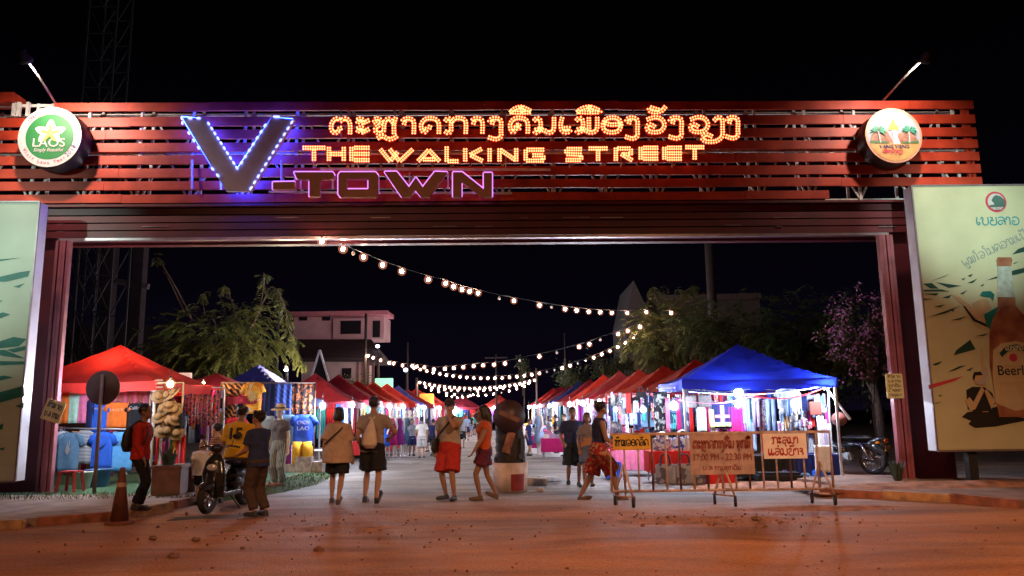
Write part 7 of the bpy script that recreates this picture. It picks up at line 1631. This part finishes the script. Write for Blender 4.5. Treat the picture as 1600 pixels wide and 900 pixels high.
# ================================================================== trees
def leaf_mat(name, a, b): return mat(name, a, .55, scale=3.5, var=.0, c2=b, trans=.25)
M_bark = mat('bark', (.12, .08, .06), .9, scale=12, var=.4, bump=.5)
def tree(label, base, height_, crown_c, crown_r, n_twig, leaf, lm, seed, twigs=None, pinnate=True, name='tree', flowers=None, trunk_r=.12):
    rnd = random.Random(seed); root = thing(name, label, 'tree', base); base = Vector(base)
    mb = MB(); cc = Vector(crown_c); top = cc + Vector((rnd.uniform(-.2, .2), 0, -crown_r[2] * .2))
    mb.tube(catmull([tuple(base), tuple(base.lerp(top, .5) + Vector((rnd.uniform(-.2, .2), 0, 0))), tuple(top)], 5), [trunk_r * (1 - .6 * i / 10) for i in range(11)], 8)
    lf = MB(); fl = MB(); ends = []
    for i in range(14):
        a = rnd.uniform(0, 6.28); e = rnd.uniform(-.5, 1.0); d = Vector((math.cos(a) * math.cos(e) * crown_r[0], math.sin(a) * math.cos(e) * crown_r[1], math.sin(e) * crown_r[2])) * rnd.uniform(.55, .9)
        s = base.lerp(top, rnd.uniform(.5, 1.0)); q = cc + d; mb.tube(catmull([tuple(s), tuple(s.lerp(q, .5) + Vector((0, 0, .2))), tuple(q)], 4), [trunk_r * .35 * (1 - .8 * k / 8) for k in range(9)], 6); ends.append((s, q))
    def leaflet(p, d, n, L, w, M_=lf):
        s = d.cross(n); s = s.normalized() * w if s.length > 1e-4 else Vector((w, 0, 0)); m_ = p + d * L * .5 - n * L * .08
        M_.add([p, m_ + s, p + d * L - n * L * .22, m_ - s], [(0, 1, 2, 3)])
    def frond(p, d, L, droop, lp=None):
        lp = lp or leaf; q = Vector(p); d = Vector(d).normalized(); k = max(4, int(L / (lp * .42)))
        for i in range(k):
            d = (d + Vector((0, 0, -droop / k))).normalized(); q = q + d * (L / k); sd_ = d.cross(Vector((0, 0, 1)))
            if sd_.length < .05: sd_ = Vector((1, 0, 0))
            sd_.normalize(); f = .55 + .45 * math.sin(math.pi * (i + .7) / (k + .7))
            for s in (-1, 1):
                dd = (sd_ * s + d * .55 + Vector((0, 0, -.35 + rnd.uniform(-.25, .25)))).normalized(); nn = Vector((rnd.uniform(-.3, .3), rnd.uniform(-.3, .3), 1)).normalized(); leaflet(q, dd, nn, lp * f * rnd.uniform(.8, 1.2), lp * .20)
    for i in range(n_twig):
        if rnd.random() < .8:
            # clumped: pick a limb and stay close to its outer half
            s, q = ends[rnd.randrange(len(ends))]; p = s.lerp(q, rnd.uniform(.45, 1.12)) + Vector((rnd.gauss(0, 1) * crown_r[0], rnd.gauss(0, 1) * crown_r[1], rnd.gauss(0, 1) * crown_r[2])) * .16
        else:
            a = rnd.uniform(0, 6.28); e = math.asin(rnd.uniform(-1, 1)); r_ = rnd.uniform(.6, 1.0); p = cc + Vector((math.cos(a) * math.cos(e) * crown_r[0], math.sin(a) * math.cos(e) * crown_r[1], math.sin(e) * crown_r[2])) * r_
        out = (p - cc); out = Vector((out.x / crown_r[0], out.y / crown_r[1], out.z / crown_r[2])); d = (out + Vector((rnd.gauss(0, .5), rnd.gauss(0, .5), rnd.gauss(.15, .4))))
        if pinnate: frond(p, d, leaf * rnd.uniform(2.2, 4.2), rnd.uniform(.6, 1.6))
        else:
            for k in range(7):
                dd = Vector((rnd.gauss(0, 1), rnd.gauss(0, 1), rnd.gauss(-.2, .7))).normalized(); leaflet(p + dd * leaf * rnd.uniform(.2, 1.6), dd, Vector((rnd.gauss(0, .5), rnd.gauss(0, .5), 1)).normalized(), leaf * rnd.uniform(.7, 1.3), leaf * .26)
        if flowers and rnd.random() < flowers[1]:
            for k in range(8): dd = Vector((rnd.gauss(0, 1), rnd.gauss(0, 1), rnd.gauss(0, 1))).normalized(); leaflet(p + dd * leaf * rnd.uniform(0, 1.3), dd, Vector((rnd.gauss(0, 1), rnd.gauss(0, 1), 1)).normalized(), leaf * .55, leaf * .28, fl)
    for tw in (twigs or []):
        pts = catmull([tuple(at(*t)) for t in tw['px']], 6); mb.tube(pts, [tw.get('r', .03) * (1 - .7 * i / len(pts)) for i in range(len(pts))], 6)
        if tw.get('leafy'):
            for i in range(0, len(pts), 1):
                if i / len(pts) < tw.get('from', 0): continue
                for s in range(tw['leafy']): frond(pts[i], Vector((rnd.gauss(0, 1), rnd.gauss(0, .7), rnd.gauss(-.3, .5))), leaf * rnd.uniform(1.0, 1.8), 1.2)
    t_ = mb.build('trunk', M_bark, root); lf.build('crown', lm, root)
    if flowers: fl.build('blossom', flowers[0], root)
    return root
def cc_(px, py, Y): return at(px, py, Y)
LF1 = leaf_mat('foliage_olive', (.08, .10, .03), (.20, .20, .07)); LF2 = leaf_mat('foliage_dark', (.05, .075, .03), (.11, .13, .05)); LF3 = leaf_mat('foliage_yellowish', (.08, .095, .03), (.17, .165, .06))
c = cc_(352, 530, 25.2)
tree('leafy tree above the printed cloths with a long drooping branch at its right', (c.x, 25.2, K), 5, c, (2.05, 1.1, 1.2), 640, .18, LF1, 4, trunk_r=.14, twigs=[
    dict(px=[(395, 510, 25), (412, 470, 25), (425, 448, 24.8), (442, 470, 24.6), (452, 510, 24.5), (460, 545, 24.4), (470, 567, 24.4)], leafy=3, r=.035, **{'from': .35}), dict(px=[(405, 490, 25), (411, 455, 25), (412, 425, 25)], leafy=2, r=.03, **{'from': .5}),
    dict(px=[(300, 500, 25), (278, 455, 25), (256, 418, 25), (243, 400, 25)], leafy=2, r=.035, **{'from': .8}), dict(px=[(290, 492, 25.2), (268, 445, 25.2), (255, 422, 25.2)], r=.03), dict(px=[(370, 500, 25), (360, 465, 24.8), (350, 445, 24.8)], leafy=2, r=.03, **{'from': .7}), dict(px=[(320, 490, 25), (317, 470, 25), (318, 458, 25)], leafy=1, r=.02, **{'from': .6})])
c = cc_(557, 603, 36); tree('small round bush behind the left red canopies', (c.x, 36, 0), 3, c, (.9, .8, .5), 90, .16, LF1, 9, pinnate=False, trunk_r=.07)
c = cc_(1050, 515, 29); tree('yellowish lit tree where the bulb strings end on the right', (c.x, 29, K), 5, c, (1.7, 1.2, 1.3), 480, .19, LF3, 12, twigs=[dict(px=[(1030, 480, 29), (1022, 455, 29), (1020, 447, 29)], leafy=2, r=.03, **{'from': .5}), dict(px=[(1075, 480, 29), (1072, 458, 29), (1082, 446, 29)], leafy=2, r=.03, **{'from': .5})])
c = cc_(1150, 520, 26); tree('dark dense tree rising behind the blue canopy', (c.x, 26, K), 5, c, (1.9, 1.3, 1.3), 420, .20, LF2, 15)
c = cc_(1245, 530, 23); tree('dark tree at the right behind the blue canopy, by the blossoms', (c.x, 23, K), 5, c, (1.3, 1.1, 1.3), 330, .19, LF2, 18)
c = cc_(950, 570, 41); tree('small dark tree left of the yellowish lit tree', (c.x, 41, K), 4, c, (1.3, 1.1, .85), 130, .22, LF2, 21, pinnate=False)
c = cc_(895, 585, 47); tree('distant dark tree over the right canopies', (c.x, 47, K), 4, c, (1.2, 1.1, .7), 100, .22, LF2, 23, pinnate=False)
c = cc_(815, 575, 58); tree('thin distant tree by the end of the right canopies', (c.x, 58, K), 4, c, (.45, .5, .9), 40, .22, LF2, 24, pinnate=False, trunk_r=.08)
c = cc_(1345, 520, 19); tree('bougainvillea with pink violet blossoms beside the right gate post', (c.x + .3, 19, K), 4, c, (1.05, .8, 1.35), 300, .13, LF2, 27, pinnate=False, flowers=(mat('blossom_pink_violet', (.80, .38, .72), .7, scale=8, var=.25), .75), name='flowering_tree', twigs=[dict(px=[(1330, 520, 19), (1315, 560, 18.8), (1300, 580, 18.8)], leafy=1, r=.02, **{'from': .5})])
c = cc_(1365, 560, 33); tree('broad dark tree far behind the parked motorbike', (c.x, 33, K), 5, c, (3.4, 1.4, 2.3), 420, .26, LF2, 41, pinnate=False, trunk_r=.2)
c = cc_(1255, 600, 30); tree('low dark tree behind the right corner of the blue canopy', (c.x, 30, K), 3, c, (2.2, 1.0, 1.7), 260, .24, LF2, 43, pinnate=False)
random.seed(8); spiky('dark weeds at the foot of the right gate post', at(1402, 735, 14.6).xy.to_3d() + Vector((0, 0, K)), 70, .42, MATS['leaf_dark'], 'weeds', 'weeds')
mbg = MB(); random.seed(14)
for i in range(900):
    px = random.uniform(20, 330); t = random.random(); p = Vector((random.uniform(-10.5, -5.6), random.uniform(13.6, 14.7), K))
    a = random.uniform(0, 6.28); l = random.uniform(.03, .10); s = Vector((math.cos(a), math.sin(a), 0)) * .006; mbg.add([p - s, p + s, p + Vector((random.gauss(0, .03), random.gauss(0, .03), l))], [(0, 1, 2)])
tag(mbg.build('grass', mat('grass_blade', (.06, .10, .03), .8, scale=4, var=.5)), kind='stuff')

# ================================================================== buildings and masts behind
def building_pink():
    Y = 46.0; root = thing('house', 'pink lit two storey house with flat eave behind the left canopies', 'house', (at(540, 620, Y).x, Y, 0))
    MW = mat('house_wall_pink', (.50, .30, .32), .85, scale=1.5, var=.12); ME = mat('house_eave_pink', (.48, .16, .20), .7); MDk = mat('house_window_dark', (.012, .010, .014), .3, spec=.3); MRf = mat('house_roof_dark', (.05, .03, .035), .9, scale=3, var=.3)
    def blk(x0, y0, x1, y1, d0, d1, m, nm, par=None):
        a, b = at(x0, y1, Y + d0), at(x1, y0, Y + d0); mb = MB(); mb.box(((a.x + b.x) / 2, Y + (d0 + d1) / 2, (a.z + b.z) / 2), (b.x - a.x, d1 - d0, b.z - a.z)); return mb.build(nm, m, par or root)
    wl = blk(458, 494, 600, 531, 0, 2.5, MW, 'wall'); blk(452, 485, 606, 493, -.8, 1.6, ME, 'eave')
    blk(520, 497, 570, 529, -.25, 0, MW, 'bay', wl); blk(532, 501, 564, 522, -.30, -.24, MDk, 'window', wl); blk(582, 501, 594, 527, -.05, -.003, MDk, 'window', wl); blk(467, 494, 480, 501, -.05, -.003, MDk, 'vent', wl); blk(503, 494, 516, 501, -.05, -.003, MDk, 'vent', wl)
    a, b = at(455, 560, Y - 3), at(600, 560, Y - 3); t0, t1 = at(465, 530, Y), at(580, 530, Y)
    mb = MB(); mb.add([a, b, t1, t0, a + Vector((0, 3.3, -.2)), b + Vector((0, 3.3, -.2))], [(0, 1, 2, 3), (0, 4, 5, 1), (0, 3, 4), (1, 5, 2), (3, 2, 5, 4)]); mb.build('lower_roof', MRf, root)
    w2 = blk(470, 559, 566, 625, -1.5, 2, mat('house_wall_pale', (.46, .36, .36), .85, scale=1.5, var=.12), 'lower_wall'); blk(534, 575, 549, 592, -1.56, -1.503, MDk, 'window', w2)
    for i in range(5): blk(556 + i * 8, 560, 561 + i * 8, 620, -1.58, -1.5, mat('house_slat_brown', (.20, .11, .09), .8), 'slat', w2)
building_pink()
YS = 34; a, b, t = at(482, 605, YS), at(517, 605, YS), at(500, 547, YS); root = thing('spire_roof', 'dark pointed gable with white edges behind the left canopies', 'roof', (t.x, YS, 0)); mb = MB()
mb.add([a, b, t, a + Vector((0, .3, 0)), b + Vector((0, .3, 0)), t + Vector((0, .3, 0))], [(0, 1, 2), (3, 5, 4), (0, 2, 5, 3), (1, 4, 5, 2), (0, 3, 4, 1)]); mb.box(((a.x + b.x) / 2, YS + .15, a.z / 2), (b.x - a.x, .28, a.z - .01)); mb.build('gable', mat('gable_dark', (.012, .011, .016), .8), root)
mb = MB(); mb.bar(a + Vector((0, -.04, 0)), t + Vector((0, -.04, 0)), .08); mb.bar(b + Vector((0, -.045, 0)), t + Vector((0, -.045, 0)), .08); mb.build('edge_board', mat('edge_board_white', (.75, .72, .78), .5, emis=None), root)
# tall unlit roof edge and columns on the left
root = thing('roof_hall', 'dark tall hall with columns behind the left stalls', 'hall', (at(200, 600, 38).x, 38, 0)); MH = mat('hall_dark', (.05, .035, .045), .9, scale=2, var=.3)
for px in (176, 222): p0 = at(px, 370, 36); MB().box((p0.x, 36, 6), (.5, .5, 12)).build('column', MH, root)
mb = MB(); mb.bar(at(170, 438, 36), at(232, 448, 36), .25); mb.build('beam', mat('hall_beam', (.14, .11, .13), .8), root); mb = MB(); p0, p1 = at(96, 510, 42), at(260, 505, 42); mb.box(((p0.x + p1.x) / 2, 42.3, p0.z / 2), (p1.x - p0.x, .6, p0.z)); mb.build('wall', MH, root)
# lattice masts
def mast(label, px0, px1, py0, py1, Y):
    root = thing('lattice_mast', label, 'mast', at((px0 + px1) / 2, 620, Y).xy.to_3d()); mb = MB(); x0, x1 = at(px0, py1, Y).x, at(px1, py1, Y).x; zt, zb = at(px0, py0, Y).z, 0.0; n = int((zt) / 1.6)
    for (x, y) in ((x0, Y), (x1, Y), (x0, Y + x1 - x0), (x1, Y + x1 - x0)): mb.bar((x, y, zb), (x, y, zt), .09)
    for i in range(n):
        a_, b_ = zt - i * 1.6, zt - (i + 1) * 1.6
        for y in (Y, Y + x1 - x0): mb.bar((x0, y, a_), (x1, y, a_), .05); mb.bar((x0, y, a_), ((x0 + x1) / 2, y, b_), .05); mb.bar((x1, y, a_), ((x0 + x1) / 2, y, b_), .05)
    mb.build('frame', mat('mast_grey', (.075, .07, .08), .6, metal=.4), root)
mast('grey lattice mast behind the left gate post', 107, 162, 375, 600, 33)
mast('tall dim lattice mast rising above the left of the gate', 92, 140, -30, 600, 40)
# church gable and roof on the right
YC = 60; root = thing('chapel', 'pale chapel with pointed gable above the right trees', 'chapel', (at(1090, 560, YC).x, YC, 0)); a, b, t = at(978, 500, YC), at(1020, 500, YC), at(990, 438, YC); MCh = mat('chapel_wall', (.17, .14, .14), .85)
mb = MB(); mb.add([Vector((a.x, YC, 0)), Vector((b.x, YC, 0)), b, Vector((t.x, YC, t.z)), a] + [q + Vector((0, 8, 0)) for q in (Vector((a.x, YC, 0)), Vector((b.x, YC, 0)), b, Vector((t.x, YC, t.z)), a)], [(0, 1, 2, 3, 4), (9, 8, 7, 6, 5), (0, 5, 6, 1), (1, 6, 7, 2), (2, 7, 8, 3), (3, 8, 9, 4), (4, 9, 5, 0)]); mb.build('gable', MCh, root)
p0, p1 = at(1010, 470, YC + 2), at(1190, 466, YC + 2); mb = MB(); mb.box(((p0.x + p1.x) / 2, YC + 6, (p0.z + 0) / 2), (p1.x - p0.x, 7, p0.z)); mb.build('nave', MCh, root); mb = MB(); mb.bar(p0 + Vector((0, .3, .2)), p1 + Vector((0, .3, .2)), .5); mb.build('roof_edge', mat('chapel_edge', (.2, .15, .15), .8), root)
# poles
def pole(label, px, y0, y1, Y, r, m, extra=None):
    root = thing('utility_pole', label, 'pole', at(px, 600, Y).xy.to_3d()); p1 = at(px, y0, Y); mb = MB(); mb.tube([(p1.x, Y, 0), (p1.x, Y, p1.z)], [r * 1.15, r], 10); mb.build('shaft', m, root)
    if extra: mb = MB(); mb.bar((p1.x - extra, Y, p1.z - .3), (p1.x + extra, Y, p1.z - .3), .08); mb.build('crossarm', m, root)
    return root
MPo = mat('pole_concrete', (.07, .055, .055), .85, scale=4)
pole('thick dark utility pole above the right trees', 1105, 330, 560, 33, .19, MPo); pole('pole carrying the slanting bulb string on the left', 572, 490, 620, 39.6, .07, MPo); pole('thin pole beside the drooping branch on the left', 436, 490, 600, 26, .035, MPo); pole('thin distant pole over the street middle', 637, 535, 620, 52, .06, MPo); pole('short pole at the left end of the dense bulb strings', 651, 590, 640, 46, .07, MPo); pole('distant pole with crossarm over the street', 775, 553, 620, 62, .07, MPo, .9); pole('thin pole at the right end of the dense bulb strings', 838, 575, 640, 47, .06, MPo); pole('distant dim pole in the right sky', 882, 520, 600, 58, .06, MPo)
def street_lamp_far(px, py, Y, label, e, c, r=.12):
    root = thing('street_lamp', label, 'street lamp', at(px, 620, Y).xy.to_3d()); p = at(px, py, Y); MB().tube([(p.x, Y + .1, 0), (p.x, Y + .1, p.z + .1), (p.x, Y, p.z + .08)], .05, 6).build('post', MPo, root)
    MB().ell(p, (r, r, r * .8)).build('lamp_globe', mat('lamp_globe_cool', (1, 1, 1), emis=(.75, .85, 1), es=7), root)
street_lamp_far(447, 578, 23.3, 'small lit lamp on the thin pole in front of the left tree', 0, 0, .06); light('pole_lamp_light', 'POINT', at(449, 572, 22.8), 420, (1.0, .80, .50), .12); street_lamp_far(634, 578, 52, 'cool white lamp on the distant left pole', 0, 0, .16); street_lamp_far(590, 541, 44, 'cool lamp under the corner of the pink house', 0, 0, .12)
light('house_lamp_light', 'POINT', at(575, 548, 41), 110, (1.0, .62, .70), .2)
# lit signs up the street
a, b = at(586, 616, 40), at(614, 591, 40); root = thing('lit_sign', 'glowing pale green rectangular sign above the left canopies', 'sign', ((a.x + b.x) / 2, 40, 0)); MB().box(((a.x + b.x) / 2, 40, (a.z + b.z) / 2), (b.x - a.x, .2, b.z - a.z), 0, None, .02).build('screen', mat('screen_green', (.3, .8, .6), emis=(.36, .95, .66), es=.8), root); MB().tube([((a.x + b.x) / 2, 40.2, 0), ((a.x + b.x) / 2, 40.2, b.z)], .06, 8).build('post', MPo, root)
a, b = at(655, 634, 47), at(678, 615, 47); root = thing('hanging_sign', 'orange yellow sign under the left end of the dense bulbs', 'sign', ((a.x + b.x) / 2, 47, 0)); MB().box(((a.x + b.x) / 2, 47, (a.z + b.z) / 2), (b.x - a.x, .12, b.z - a.z), 0, None, .02).build('panel', mat('sign_amber', (.70, .38, .06), .6), root); MB().tube([(a.x, 47, 0), (a.x, 47, b.z)], .05, 8).build('post', MPo, root)
